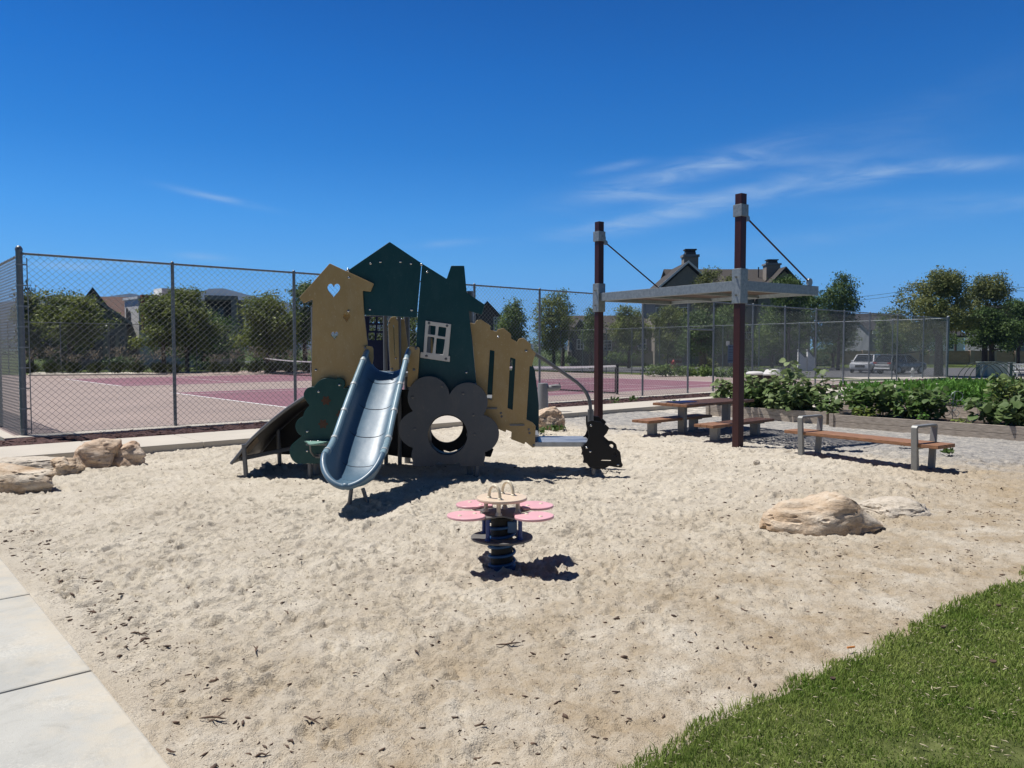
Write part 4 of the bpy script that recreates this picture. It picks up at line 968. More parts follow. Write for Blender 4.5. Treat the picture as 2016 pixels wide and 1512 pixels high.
def disc(mb, outer, inner, z, th, n=48):
    vs, fs = [], []
    for k in range(n):
        c, s = math.cos(2 * PI * k / n), math.sin(2 * PI * k / n)
        vs += [(inner * c, inner * s, z), (outer * c, outer * s, z), (outer * c, outer * s, z + th), (inner * c, inner * s, z + th)]
    for k in range(n):
        a, b = k * 4, ((k + 1) % n) * 4
        for j in range(4): fs.append((a + j, b + j, b + (j + 1) % 4, a + (j + 1) % 4))
    mb.add(vs, fs)
mb = MB(); disc(mb, .24, .115, ZD, .016); RP(mb, 'foot_disc', M['riderg'], bevel=.004)
ZP = .375
plate = []
for k in range(160):
    a = 2 * PI * k / 160; c4 = abs(math.cos(2 * (a - PI / 4))); r = .135 + .19 * c4 ** 2.6; plate.append((r * math.cos(a), r * math.sin(a)))
mb = MB(); mb.prism(plate, .014, ZP); RP(mb, 'cross_plate', M['riderg'], bevel=.003)
petal = []
PO = [(.16, -.055), (.20, -.075), (.235, -.125), (.285, -.155), (.35, -.155), (.415, -.125), (.455, -.07), (.466, 0), (.455, .07), (.415, .125), (.35, .155), (.285, .155), (.235, .125), (.20, .06), (.215, .02), (.19, -.01)]
for k in range(4):
    a = math.radians((36, 133, 216, 319)[k]); ca, sa_ = math.cos(a), math.sin(a)
    pl_ = rnd([(x * ca - y * sa_, x * sa_ + y * ca) for x, y in PO], .03)
    me = panel_mesh([pl_], .020, .006); me.transform(Matrix.Translation((0, 0, ZP + .0255))); me.update()
    pe = link_mesh('petal_seat', me, M['pink'], rider, world=False, smooth=45)
    for rr in (.25, .385):
        b = MB(); b.lathe([(.017, 0), (.016, .003), (.010, .006), (.001, .007)], (rr * ca, rr * sa_, ZP + .035), 12); b.build('bolt', M['handle'], pe, world=False, smooth=60)
    b = MB(); b.lathe([(.018, 0), (.02, .012)], (.385 * ca, .385 * sa_, ZP + .002), 10); b.build('nut_cap', M['handle'], pe, world=False)
for k in range(4):
    a = PI / 4 + k * PI / 2 + .15; x, y = .175 * math.cos(a), .175 * math.sin(a)
    mb = MB(); mb.lathe([(.024, ZD + .016), (.022, ZD + .03), (.016, ZD + .035), (.016, ZP - .01), (.02, ZP)], (x, y, 0), 14); RP(mb, 'lower_post', M['postb'], smooth=40)
    a = k * PI / 2 + .12; x, y = .125 * math.cos(a - .3), .125 * math.sin(a - .3)
    mb = MB(); mb.lathe([(.026, ZP + .014), (.022, ZP + .03), (.0165, ZP + .036), (.0165, .478), (.02, .485)], (x, y, 0), 14); RP(mb, 'seat_post', M['handle'], smooth=40)
me = panel_mesh([[(.196 * math.cos(2 * PI * k / 64), .196 * math.sin(2 * PI * k / 64)) for k in range(64)]], .024, .007); me.transform(Matrix.Translation((0, 0, .497))); me.update()
link_mesh('round_table', me, M['cream'], rider, world=False, smooth=45)
def hand(cx, cy, a, lab=None):
    mb = MB(); pts = []; ca, sa_ = math.cos(a), math.sin(a); W_, Hh = .058, .098
    for i in range(19):
        t = PI * i / 18; u = -W_ * math.cos(t); pts.append((cx + u * ca, cy + u * sa_, .512 + Hh * math.sin(t) ** .8))
    mb.tube(pts, .0125, 12)
    for s in (-1, 1): mb.lathe([(.021, .508), (.019, .516), (.013, .522)], (cx + s * W_ * ca, cy + s * W_ * sa_, 0), 14)
    RP(mb, 'grab_handle', M['handle'], smooth=50)
hand(-.055, -.085, -.75); hand(.045, .085, -.75)
# ================================================================== cantilever shade
P1, P2 = Vector((1.79, 15.9, 0)), Vector((3.815, 12.95, 0))
fd = (P2 - P1).normalized(); bd = Vector((-fd.y, fd.x, 0)); 
shade = thing('shade_canopy', 'cantilever shade frame of two maroon posts and a slatted roof over the picnic table', 'shade structure', (P1.x, P1.y, 0))
RW = .165
Mr = Matrix((fd, bd, Vector((0, 0, 1)))).transposed()
for P, zt in ((P1, 4.25), (P2, 4.23)):
    mb = MB(); mb.box((P.x, P.y, zt / 2 - .1), (RW - .03, RW - .03, zt + .2), M=Mr); po = mb.build('post', M['maroon'], shade, bevel=.006)
    mb = MB(); mb.box((P.x, P.y, 2.70), (RW + .02, RW + .02, .58), M=Mr); c_ = mb.build('sleeve', M['galv'], po, bevel=.006)
    for z in (2.55, 2.85):
        q = P - bd * (RW / 2 + .01); mb = MB(); mb.cyl(Vector((q.x, q.y, z)) , Vector((q.x, q.y, z)) - bd * .05, .016, 10); mb.build('bolt', M['steel'], c_, smooth=50)
    mb = MB(); mb.box((P.x, P.y, 3.95), (RW + .015, RW + .015, .2), M=Mr); c2 = mb.build('collar', M['galv'], po, bevel=.005)
    mb = MB(); q = P + bd * .12 + Vector((0, 0, 3.9)); mb.box(q, (.02, .1, .13), M=Mr); mb.lathe([(.05, -.015), (.05, .015)], q + bd * .05 + Vector((0, 0, -.06)), 14, ax=fd); mb.build('lug', M['steel'], c2)
    e = P + bd * 1.92; a = P + bd * .17 + Vector((0, 0, 3.84)); b = Vector((e.x, e.y, 2.86))
    mb = MB(); mb.cyl(a, b, .015, 10); mb.build('tie_rod', M['maroon'], po, smooth=50)
    mb = MB(); mb.lathe([(.07, -.02), (.07, .02)], b, 16, ax=fd); mb.box(b - Vector((0, 0, .06)), (.03, .1, .1), M=Mr); mb.build('rod_lug', M['steel'], po)
zc, hb_ = 2.71, .165
A1, A2, B1, B2 = P1.copy(), P2.copy(), P1 + bd * 2.08, P2 + bd * 2.08
mb = MB()
up = Vector((0, 0, zc))
mb.bar(A1 + fd * .095 + up, A2 - fd * .095 + up, .10, hb_)
mb.build('beam', M['galv'], shade, bevel=.004)
for A, B in ((A1, B1), (A2, B2)):
    mb = MB(); mb.bar(A + bd * .095 + up, B + bd * .05 + up, .10, hb_); mb.build('beam', M['galv'], shade, bevel=.004)
mb = MB(); mb.bar(B1 + fd * .052 + up, B2 - fd * .052 + up, .10, hb_ * .9); mb.build('beam', M['galv'], shade, bevel=.004)
mb = MB(); nsl = 26
for i in range(nsl):
    t = .10 + (2.03 - .12) * (i + .5) / nsl; a = P1 + bd * t + fd * .055 + Vector((0, 0, zc + .01)); b = P2 + bd * t - fd * .055 + Vector((0, 0, zc + .01)); mb.bar(a, b, .036, .045)
mb.build('roof_slats', mat('brown steel slats', (.075, .048, .035), .6, 0, .2, 10), shade)
mb = MB()
for t in (.33, .66):
    a = A1.lerp(A2, t) + bd * .055 + Vector((0, 0, zc - .04)); b = B1.lerp(B2, t) - bd * .055 + Vector((0, 0, zc - .04)); mb.bar(a, b, .05, .05)
mb.build('purlin', M['galv'], shade)
# ================================================================== picnic table and benches (child height)
def plank_top(mb, L, Wd, th, n, gap=.008):
    w = (Wd - gap * (n - 1)) / n
    for i in range(n): mb.box((L / 2, -Wd / 2 + w / 2 + i * (w + gap), -th / 2), (L, w, th))
def trestle(name, label, cat, corner, L, Wd, H, th, n, ins, lw, ld, group=None):
    """corner: the plan position of the top's near corner; runs along s from there"""
    s0, d0 = to_sd(corner); base = sd(s0, d0 - Wd / 2)
    t = thing(name, label, cat, (base.x, base.y, 0), ANG, group)
    for i in range(n):
        w = (Wd - .008 * (n - 1)) / n; mb = MB(); mb.box((L / 2, -Wd / 2 + w / 2 + i * (w + .008), H - th / 2), (L, w, th)); mb.build('plank', M['wood'] if 'bench' in name or True else None, t, world=False, bevel=.004)
    for x in (ins, L - ins):
        mb = MB(); hgt = H - th + .06
        mb.box((x, 0, (H - th) / 2 - .04), (ld, lw, H - th + .08)); mb.build('leg', M['alu'], t, world=False, bevel=.008)
        mb = MB(); mb.box((x, 0, H - th - .012), (ld * 1.4, Wd * .8, .022)); mb.build('top_bracket', M['alu'], t, world=False)
    return t
tb = trestle('picnic_table', 'child height hardwood picnic table under the steel shade', 'table', at(1352, 797, .60), 2.35, .80, .60, .05, 5, .42, .16, .10)
trestle('bench', 'low hardwood bench on the near side of the picnic table, behind the front shade post', 'bench', at(1404, 838, .31), 2.05, .40, .31, .05, 3, .36, .17, .10, 'benches at the picnic table')
trestle('bench', 'low hardwood bench on the fence side of the picnic table', 'bench', at(1277, 829, .31), 2.05, .40, .31, .05, 3, .36, .17, .10, 'benches at the picnic table')
ts, td = to_sd(at(1352, 797, .60))
def book(name, s, d, L, W_, col, lab):
    p = sd(ts + s, td - d); t = thing(name, lab, 'book', (p.x, p.y, .6), ANG + .1)
    mb = MB(); mb.box((0, 0, .009), (L * .96, W_ * .96, .014)); mb.build('pages', M['netw'], t, world=False)
    mb = MB(); mb.box((0, 0, .001), (L, W_, .0024)); mb.box((0, 0, .0175), (L, W_, .0024)); mb.build('cover', mat('book cover', col, .45), t, world=False)
book('book', .30, .52, .30, .42, (.035, .015, .10), 'dark purple book lying flat on the picnic table end')
book('book', .62, .44, .28, .30, (.012, .018, .16), 'navy blue book lying flat on the picnic table')
book('paper_sheet', .16, .66, .2, .22, (.7, .66, .6), 'white sheet of paper beside the purple book on the table')
# ================================================================== bench with metal arms
fl_, fr_ = at(1573, 897), at(1797, 927)
ax = (fr_ - fl_); Lb = ax.length; ax.normalize(); pr = Vector((-ax.y, ax.x, 0)); ang = math.atan2(ax.y, ax.x)
park = thing('park_bench', 'backless hardwood bench with looped grey metal armrests on the gravel', 'bench', (fl_.x, fl_.y, 0), ang)
zS, zA, Wd = .372, .615, .44
for i in range(4):
    w = (Wd - .02) / 4; mb = MB(); mb.box((Lb / 2, .04 + w / 2 + i * (w + .006), zS - .025), (Lb + .62, w, .05)); mb.build('seat_plank', M['wood'], park, world=False, bevel=.005)
for x in (.0, Lb):
    mb = MB(); wA = .085; y0, y1 = .0, Wd + .10
    out = [(y0 + .03, -.1), (y0, zA - .03), (y0 + .03, zA), (y1 - .03, zA), (y1, zA - .03), (y1 - .045, -.1)]
    inn = [(y1 - .11, -.1), (y1 - .035, zA - .045), (y1 - .05, zA - .03), (y0 + .05, zA - .03), (y0 + .035, zA - .045), (y0 + .10, -.1)]
    loop = out + inn
    for k in range(5):
        a, b = out[k], out[k + 1]; c, d = inn[4 - k], inn[5 - k]
        q = [(a[0], a[1]), (b[0], b[1]), (c[0], c[1]), (d[0], d[1])]
        mb.extr([(x - wA / 2, y, z) for y, z in q], (wA, 0, 0))
    bm = bmesh.new(); me = mb.mesh('armrest'); bm.from_mesh(me); bmesh.ops.remove_doubles(bm, verts=bm.verts, dist=1e-5)
    kill = [f for f in bm.faces if all(len(e.link_faces) > 2 for e in f.edges if abs(e.verts[0].co.x - e.verts[1].co.x) > .01) and abs(f.normal.x) < .5 and len([e for e in f.edges if len(e.link_faces) > 2]) >= 3]
    bmesh.ops.delete(bm, geom=kill, context='FACES'); bm.to_mesh(me); bm.free()
    link_mesh('armrest', me, M['alu'], park, world=False, bevel=.006)
    mb = MB(); mb.box((x, Wd / 2 + .04, zS - .065), (.06, Wd + .02, .03)); mb.build('cross_bar', M['alu'], park, world=False)
# ================================================================== boulders
def rock_mat(name, c0, c1, c2):
    m, nd, lk, bs = new_mat(name)
    tc = nd.new('ShaderNodeTexCoord'); mp = nd.new('ShaderNodeMapping'); mp.inputs['Scale'].default_value = (1, 1, 3.2); mp.inputs['Rotation'].default_value = (.25, .3, .4); lk.new(tc.outputs['Object'], mp.inputs[0])
    n = nd.new('ShaderNodeTexNoise'); n.inputs['Scale'].default_value = 3.0; n.inputs['Detail'].default_value = 8; n.inputs['Roughness'].default_value = .62; n.inputs['Distortion'].default_value = .8; lk.new(mp.outputs[0], n.inputs['Vector'])
    r = ramp(nd, [(.32, c0), (.5, c1), (.68, c2)]); lk.new(n.outputs['Fac'], r.inputs[0])
    n2 = nd.new('ShaderNodeTexNoise'); n2.inputs['Scale'].default_value = 22; n2.inputs['Detail'].default_value = 5; n2.inputs['Roughness'].default_value = .75; lk.new(tc.outputs['Object'], n2.inputs['Vector'])
    r2 = ramp(nd, [(.3, (.62, .58, .54)), (.52, (1, 1, 1))]); lk.new(n2.outputs['Fac'], r2.inputs[0])
    mx = nd.new('ShaderNodeMix'); mx.data_type = 'RGBA'; mx.blend_type = 'MULTIPLY'; mx.inputs[0].default_value = .75; lk.new(r.outputs[0], mx.inputs[6]); lk.new(r2.outputs[0], mx.inputs[7])
    lk.new(mx.outputs[2], bs.inputs['Base Color']); bs.inputs['Roughness'].default_value = .9; bs.inputs['Specular IOR Level'].default_value = .2
    ad = nd.new('ShaderNodeMath'); ad.operation = 'MULTIPLY_ADD'; ad.inputs[1].default_value = 2.5; lk.new(n.outputs['Fac'], ad.inputs[0]); lk.new(n2.outputs['Fac'], ad.inputs[2])
    bp = nd.new('ShaderNodeBump'); bp.inputs['Distance'].default_value = .018; lk.new(ad.outputs[0], bp.inputs['Height']); lk.new(bp.outputs[0], bs.inputs['Normal'])
    return m
M['rock'] = rock_mat('pink sandstone', (.44, .29, .19), (.60, .46, .34), (.66, .55, .44))
M['rockb'] = rock_mat('brown sandstone', (.42, .29, .18), (.60, .48, .355), (.68, .60, .49))
M['rockg'] = rock_mat('pale grey stone', (.48, .42, .34), (.585, .52, .43), (.63, .57, .49))
from mathutils import noise as mno
def rock(name, label, c, size, rot, seed, m, cuts=7, lumps=.16, flat_top=None, fine=.05, split=0, prof=None, hard=.96):
    bm = bmesh.new(); bmesh.ops.create_icosphere(bm, subdivisions=5, radius=1)
    rg = random.Random(seed); off = Vector((seed * 3.1, seed * 1.7, seed * .7))
    planes = [(Vector((rg.gauss(0, 1), rg.gauss(0, 1), rg.gauss(.2, .8))).normalized(), rg.uniform(.66, .92)) for _ in range(cuts)]
    if flat_top: planes.append((Vector((.06, .1, 1)).normalized(), flat_top))
    for v in bm.verts:
        p = v.co.copy()
        for n_, d_ in planes:
            e = p.dot(n_) - d_
            if e > 0: p -= n_ * e * hard
        q = p * 1.4 + off
        p += p.normalized() * (lumps * mno.noise(q) + lumps * .55 * mno.noise(q * 2.3) + fine * mno.noise(q * 5.1) + fine * .6 * mno.noise(q * 11) + fine * .35 * mno.noise(q * 23))
        r_ = abs(mno.noise(Vector((q.x * .9, q.y * .9, q.z * 3.2)) + Vector((9, 9, 9))))
        p -= p.normalized() * max(0, .055 - r_) * 1.3                           # bedding cracks
        if split: p -= p.normalized() * .30 * math.exp(-((p.x - .28 - .25 * p.z) / .10) ** 2)
        if prof: p.z *= float(np.interp(p.x, [q_[0] for q_ in prof], [q_[1] for q_ in prof]))
        v.co = Vector((p.x * size[0], p.y * size[1], p.z * size[2]))
    me = bpy.data.meshes.new(name); bm.to_mesh(me); bm.free()
    o = link_mesh(name, me, m, smooth=40); o.location = c; o.rotation_euler = (0, 0, rot)
    return tag(o, label, 'boulder')
def mid(px, py, z): p = at(px, py); return Vector((p.x, p.y, z))
rock('boulder', 'large split pink sandstone boulder in the sand against the concrete path', mid(216, 914, .08), (.45, .36, .31), .35, 3, M['rock'], 4, .2, fine=.025, split=1, hard=.7)
rock('boulder', 'long smooth tan boulder cut by the picture edge, half buried in sand'.replace('picture edge', 'frame'), mid(14, 962, .09), (.66, .28, .23), -.15, 8, M['rockb'], 4, .10, fine=.025, hard=.7)
rock('boulder', 'flat pale sandstone slab behind the long smooth boulder', mid(40, 930, .07), (.62, .40, .20), .2, 12, M['rockg'], 4, .15, .55)
rock('boulder', 'dark broken stone end under the flat pale slab', mid(128, 930, .05), (.22, .24, .15), .2, 15, M['rockb'], 7, .2)
rock('boulder', 'rounded sandstone boulder with grass at its foot beside the drinking fountain', mid(1074, 846, .12), (.42, .36, .34), .5, 21, M['rock'], 6, .12)
rock('boulder', 'large tan and orange boulder alone in the open sand', mid(1612, 1036, .03), (.55, .33, .36), .08, 31, M['rockb'], 6, .12, fine=.03, hard=.82, prof=[(-1, .5), (-.7, .72), (-.1, .74), (.25, 1.05), (.5, .9), (1, .15)])
rock('boulder', 'low pale stone barely rising from the sand behind the large tan boulder', mid(1752, 1004, -.07), (.46, .36, .20), .1, 41, M['rockg'], 5, .12)
rock('small_stone', 'fist sized pale stone on the sand in front of the gravel', mid(1490, 914, .025), (.055, .045, .04), .3, 51, M['rockg'], 6, .1)
# ================================================================== drinking fountain
p = at(1064, 818); ft = thing('drinking_fountain', 'grey pillar drinking fountain with a side basin behind the play house', 'drinking fountain', (p.x, p.y, 0))
sc_ = p.y / FOC
M['fount'] = mat('grey fountain enamel', (.22, .22, .225), .5, .1, .06, 10)
hz = 1.65 - (754 - 687) * sc_
mb = MB(); mb.lathe([(.135, -.05), (.128, hz - .03), (.12, hz - .008), (.10, hz), (.001, hz + .004)], (.06, 0, 0), 26); mb.build('pillar', M['fount'], ft, world=False, smooth=40)
mb = MB(); mb.tube([(.15, 0, hz - .14), (.30, 0, hz - .125), (.44, 0, hz - .105), (.50, 0, hz - .095)], [.075, .085, .08, .05], 14); mb.lathe([(.085, hz - .075), (.10, hz - .06), (.085, hz - .06), (.06, hz - .085)], (.34, 0, 0), 20); mb.build('basin', M['fount'], ft, world=False, smooth=50)
mb = MB(); mb.cyl((.47, 0, hz - .07), (.47, 0, hz + .01), .012, 8); mb.build('spout', M['pole'], ft, world=False)
# ================================================================== raised garden beds
def planter(label, s0, s1, d0, d1, ht=.26, back=None):
    t = thing('raised_bed', label, 'raised bed', tuple(sd(s0, d0)), ANG, 'timber raised beds')
    Lx, Ly = s1 - s0, d1 - d0; th = .045                                  # local x along s, local -y along d
    for z0, z1 in ((-.06, ht * .42), (ht * .42 + .006, ht)):
        zc_, hh_ = (z0 + z1) / 2, z1 - z0
        for x in (th / 2, Lx - th / 2):
            mb = MB(); mb.box((x, -Ly / 2, zc_), (th, Ly, hh_)); mb.build('board', M['bedwood'], t, world=False, bevel=.004)
        for y in (-th / 2, -Ly + th / 2):
            mb = MB(); mb.box((Lx / 2, y, zc_), (Lx - 2 * th, th * .96, hh_)); mb.build('board', M['bedwood'], t, world=False, bevel=.004)
    nx, ny = 16, max(8, int(Ly / .12)); gx, gy = np.meshgrid(np.linspace(th, Lx - th, nx), np.linspace(-th, -Ly + th, ny), indexing='ij')
    zz = ht - .05 + .05 * fbm(gx * 4 + s0, gy * 4, 3) + .03 * fbm(gx * 15, gy * 15, 2)
    link_mesh('soil', np_mesh('soil', np.stack([gx, gy, zz], -1).reshape(-1, 3), grid_faces(np.arange(gx.size).reshape(gx.shape), True)), M['soil'], t, world=False, smooth=180)
    for x, y in ((-.012, -.06), (-.012, -Ly + .06)):
        mb = MB(); mb.box((x, y, ht / 2), (.024, .09, ht + .04)); mb.build('corner_post', M['bedwood'], t, world=False, bevel=.003)
    return t
planter('weathered timber raised bed behind the picnic table, nearest the path, full of sunflowers'.replace('nearest', 'next to'), 13.75, 15.0, 5.2, 8.35)
planter('long weathered timber raised bed behind the metal armed bench', 13.3, 14.55, 8.6, 15.2)
planter('timber raised bed in the second row, feathery green crop in it', 17.6, 18.8, 6.6, 14.5)
planter('timber raised bed with arched hoops over it', 21.4, 22.6, 6.2, 13.0)
def leaf_tpl(fold=.10, droop=.12, lobes=True):
    c = [(0, 0), (.35, 0), (.72, 0), (1, 0)]; l = [(-.08, .22), (.16, .46), (.48, .48), (.80, .24)]
    pts = [(x, 0, -droop * x * x) for x, y in c] + [(x, y, fold * y * 2 - droop * max(x, 0) ** 2 - .12 * y) for x, y in l] + [(x, -y, fold * y * 2 - droop * max(x, 0) ** 2 - .12 * y) for x, y in l]
    f = []
    for o_ in (4, 8):
        q = [(0, 1, o_ + 1), (0, o_ + 1, o_), (1, o_ + 2, o_ + 1), (1, 2, o_ + 2), (2, o_ + 3, o_ + 2), (2, 3, o_ + 3)]
        f += q if o_ == 8 else [t[::-1] for t in q]
    return np.array(pts), np.array(f)
LT, LF = leaf_tpl()
def leaves(C, D, size, up=.8, rg=RNG, width=1.0):
    """broad leaves at points C growing out along D"""
    n = len(C); D = D / np.linalg.norm(D, axis=1)[:, None]
    U = np.tile([[0, 0, 1.]], (n, 1)) * up + rg.normal(0, .35, (n, 3)); W_ = np.cross(U, D); W_ /= np.linalg.norm(W_, axis=1)[:, None]; Nn = np.cross(D, W_)
    V = C[:, None] + size[:, None, None] * (LT[None, :, :1] * D[:, None] + width * LT[None, :, 1:2] * W_[:, None] + LT[None, :, 2:] * Nn[:, None])
    F = np.arange(n)[:, None, None] * len(LT) + LF[None]
    return V.reshape(-1, 3), F.reshape(-1, 3)
M['veg'] = leaf_mat('squash leaf', (0.065, 0.121, 0.036), (0.186, 0.251, 0.097), 5, .22, .5)
M['veg2'] = leaf_mat('dark vine leaf', (0.046, 0.097, 0.026), (0.138, 0.203, 0.055), 5, .22, .5)
M['sunl'] = leaf_mat('sunflower leaf', (0.105, 0.166, 0.061), (0.281, 0.342, 0.150), 5, .25, .55)
M['feather'] = leaf_mat('feathery herb', (0.059, 0.161, 0.032), (0.167, 0.334, 0.062), 6, .3, .6)
M['lime'] = leaf_mat('lime leaf', (0.115, 0.169, 0.034), (0.270, 0.331, 0.084), 5, .3, .5)
M['stem'] = mat('green stem', (.11, .15, .06), .7)
M['petal'] = mat('yellow petal', (.62, .34, .02), .6)
def plant(name, label, base, H, R, n, ls, m, stems=5, group=None, flowers=0, spike=False, cat='plant'):
    t = thing(name, label, cat, tuple(base), RNG.uniform(0, 6), group)
    mb = MB(); C, D = [], []
    for i in range(stems):
        a = RNG.uniform(0, 2 * PI); rr = R * math.sqrt(RNG.uniform(.02, 1)) * (.35 if spike else .85); h = H * RNG.uniform(.55, 1.0) if i else H
        tip = Vector((math.cos(a) * rr, math.sin(a) * rr, h)); b0 = Vector((math.cos(a) * rr * .25, math.sin(a) * rr * .25, -.02))
        q = [b0.lerp(tip, k / 5) + Vector((RNG.normal(0, .02), RNG.normal(0, .02), 0)) for k in range(6)]
        mb.tube(q, [.010, .009, .008, .007, .006, .003], 5)
        for j in range(max(3, n // stems)):
            u = RNG.uniform(.12, 1) ** .8; k = min(4, int(u * 5)); p = q[k].lerp(q[k + 1], u * 5 - k); b = RNG.uniform(0, 2 * PI); L = ls * RNG.uniform(.2, 1.5) * (1.1 - .3 * u)
            dirv = Vector((math.cos(b), math.sin(b), RNG.normal(.25, .35))); e = p + dirv * L
            C.append(e); D.append((dirv.x, dirv.y, RNG.normal(-.25, .35)))
            if j % 3 == 0: mb.tube([p, p.lerp(e, .6) + Vector((0, 0, .02)), e], .0035, 4)
    mb.build('stem', M['stem'], t, world=False)
    C = np.array([tuple(c) for c in C]); D = np.array(D); C[:, 2] = np.maximum(C[:, 2], .02)
    V, F = leaves(C, D, ls * RNG.uniform(.55, 1.25, len(C)))
    link_mesh('foliage', np_mesh('foliage', V, F), m, t, world=False, smooth=180)
    for k in range(flowers):
        a = RNG.uniform(0, 2 * PI); c = Vector((math.cos(a) * R * .8, math.sin(a) * R * .8, H * RNG.uniform(.4, .95))); mb = MB()
        for j in range(8):
            b = 2 * PI * j / 8; mb.add([c, c + Vector((.035 * math.cos(b - .3), .01, .035 * math.sin(b - .3))), c + Vector((.06 * math.cos(b), -.012, .06 * math.sin(b))), c + Vector((.035 * math.cos(b + .3), .01, .035 * math.sin(b + .3)))], [(0, 1, 2, 3)])
        mb.build('flower', M['petal'], t, world=False)
    return t
BZ = .2
def on_bed(px, s):                                     # where the line of sight at px crosses the row at s
    u = (px - 1008) / FOC
    # OX+sEX+dNX = u (OY+sEY+dNY)
    d = (u * (OY + s * EY) - OX - s * EX) / (NX - u * NY)
    return sd(s, d, BZ)
PL = [('squash_plant', 1440, 14.1, .72, .40, 190, .125, 'sunl', 6, 1, 'leafy plant with one yellow bloom at the path end of the planted bed'),
      ('squash_plant', 1506, 14.3, .74, .42, 230, .125, 'sunl', 7, 0, 'grey green leafy plant in front of the white lidded bins'),
      ('sunflower_plant', 1553, 14.5, 1.15, .26, 90, .13, 'sunl', 3, 0, 'tall sunflower stalk standing above the squash, just past the bins'),
      ('squash_plant', 1568, 14.0, .62, .45, 230, .15, 'veg', 8, 0, 'big leaved squash hanging over the end of the planted bed'),
      ('sunflower_plant', 1621, 14.4, 1.0, .24, 90, .13, 'sunl', 3, 0, 'second tall sunflower stalk, at the corner of the planted bed'),
      ('squash_plant', 1632, 13.95, .45, .36, 150, .12, 'veg', 6, 0, 'low squash spilling towards the gap between the two front beds'),
      ('squash_plant', 1538, 13.95, .42, .36, 150, .14, 'sunl', 6, 0, 'drooping large leaf plant low at the face of the planted bed'),
      ('squash_plant', 1462, 14.2, .82, .36, 200, .12, 'sunl', 7, 0, 'tall leafy plant right beside the front shade post'.replace('right beside', 'seen against')),
      ('squash_plant', 1492, 13.98, .58, .40, 210, .15, 'veg', 7, 0, 'broad leaved plant low in front of the bins'),
      ('squash_plant', 1530, 14.4, .90, .38, 230, .12, 'sunl', 7, 0, 'tall leafy plant partly hiding the domed bin'),
      ('squash_plant', 1590, 14.4, .80, .40, 230, .125, 'sunl', 7, 0, 'leafy plant between the two tall sunflower stalks'),
      ('squash_plant', 1418, 14.0, .62, .30, 130, .11, 'sunl', 6, 0, 'thin leafy plant at the very start of the planted bed'),
      ('bean_plant', 1478, 14.0, .50, .34, 150, .11, 'veg2', 6, 0, 'dark bean plant behind the table top end'),
      ('courgette_plant', 1692, 13.9, .66, .42, 230, .125, 'veg2', 8, 0, 'dark green courgette bush at the start of the long bed'),
      ('courgette_plant', 1738, 14.05, .68, .40, 230, .125, 'veg', 8, 0, 'mid green bush second in the long bed'),
      ('courgette_plant', 1787, 13.9, .66, .40, 230, .125, 'veg2', 8, 1, 'bush with a yellow bloom in the middle of the long bed'),
      ('courgette_plant', 1832, 14.1, .70, .38, 220, .125, 'veg', 8, 0, 'upright bush next to the bare soil in the long bed'),
      ('lettuce_plant', 1706, 13.62, .24, .26, 80, .09, 'lime', 6, 0, 'small pale green plant leaning over the long bed board'),
      ('onion_clump', 1822, 13.62, .20, .16, 60, .05, 'feather', 8, 0, 'little spiky green clump at the long bed edge'),
      ('lettuce_plant', 1897, 13.75, .12, .11, 26, .09, 'lime', 4, 0, 'lone lime green seedling on bare soil in the long bed'),
      ('pumpkin_plant', 1948, 13.8, .46, .40, 150, .16, 'veg', 7, 0, 'pumpkin vine with large pale leaves after the bare soil'),
      ('pumpkin_plant', 2002, 13.75, .50, .45, 190, .15, 'veg', 7, 0, 'pumpkin vine tumbling over the end of the long bed'),
      ('sunflower_plant', 1966, 14.2, 1.02, .24, 80, .12, 'sunl', 3, 0, 'tall thin stalk rising beside the hoops over the pumpkin vines'),
      ('tomato_plant', 1996, 14.4, .86, .42, 240, .09, 'lime', 9, 0, 'yellow green bushy tomato at the end of the long bed'),
      ('tomato_plant', 2052, 14.1, .9, .45, 240, .10, 'veg', 9, 0, 'bushy tomato plant mostly outside the view')]
for nm, px, s, H, R, n, ls, mk, st, fl2, lab in PL:
    plant(nm, lab, on_bed(px, s), H, R, n, ls, M[mk], st, None, fl2, spike='stalk' in lab)
FE = [(1690, 18.2, .5, 'wispy crop plants at the path end of the second row bed'), (1742, 18.2, .55, 'flowering wispy crop plants behind the courgettes'), (1795, 18.2, .6, 'wispy green crop behind the yellow bloom'), (1850, 18.2, .62, 'bright feathery crop behind the wire ornament'), (1893, 18.2, .66, 'tall feathery crop in front of the hoops'), (1932, 18.2, .66, 'feathery crop beside the tall thin stalk'), (1885, 22, .55, 'bright green crop under the hoops'), (1925, 22, .5, 'green crop under the far hoop'), (1968, 22, .55, 'dense crop past the hoops'), (2010, 22, .6, 'dense crop at the edge of the view')]
for px, s, H, lab in FE:
    b = on_bed(px, s); n = 520
    t = thing('feathery_crop', lab, 'plant', tuple(b), 0, 'feathery crops in the far beds')
    C = np.stack([RNG.normal(0, .26, n), RNG.normal(0, .26, n), H * RNG.uniform(.05, 1, n)], -1); D = np.stack([RNG.normal(0, .5, n), RNG.normal(0, .5, n), RNG.uniform(.4, 1.2, n)], -1)
    V, F = leaves(C, D, RNG.uniform(.06, .15, n), up=.1, width=.42); link_mesh('foliage', np_mesh('foliage', V, F), M['feather'] if s < 20 else M['veg2'], t, world=False)
    mb = MB()
    for k in range(9): x, y = RNG.normal(0, .16, 2); mb.tube([(x * .5, y * .5, -.03), (x, y, H * .8)], .006, 4)
    mb.build('stem', M['stem'], t, world=False)
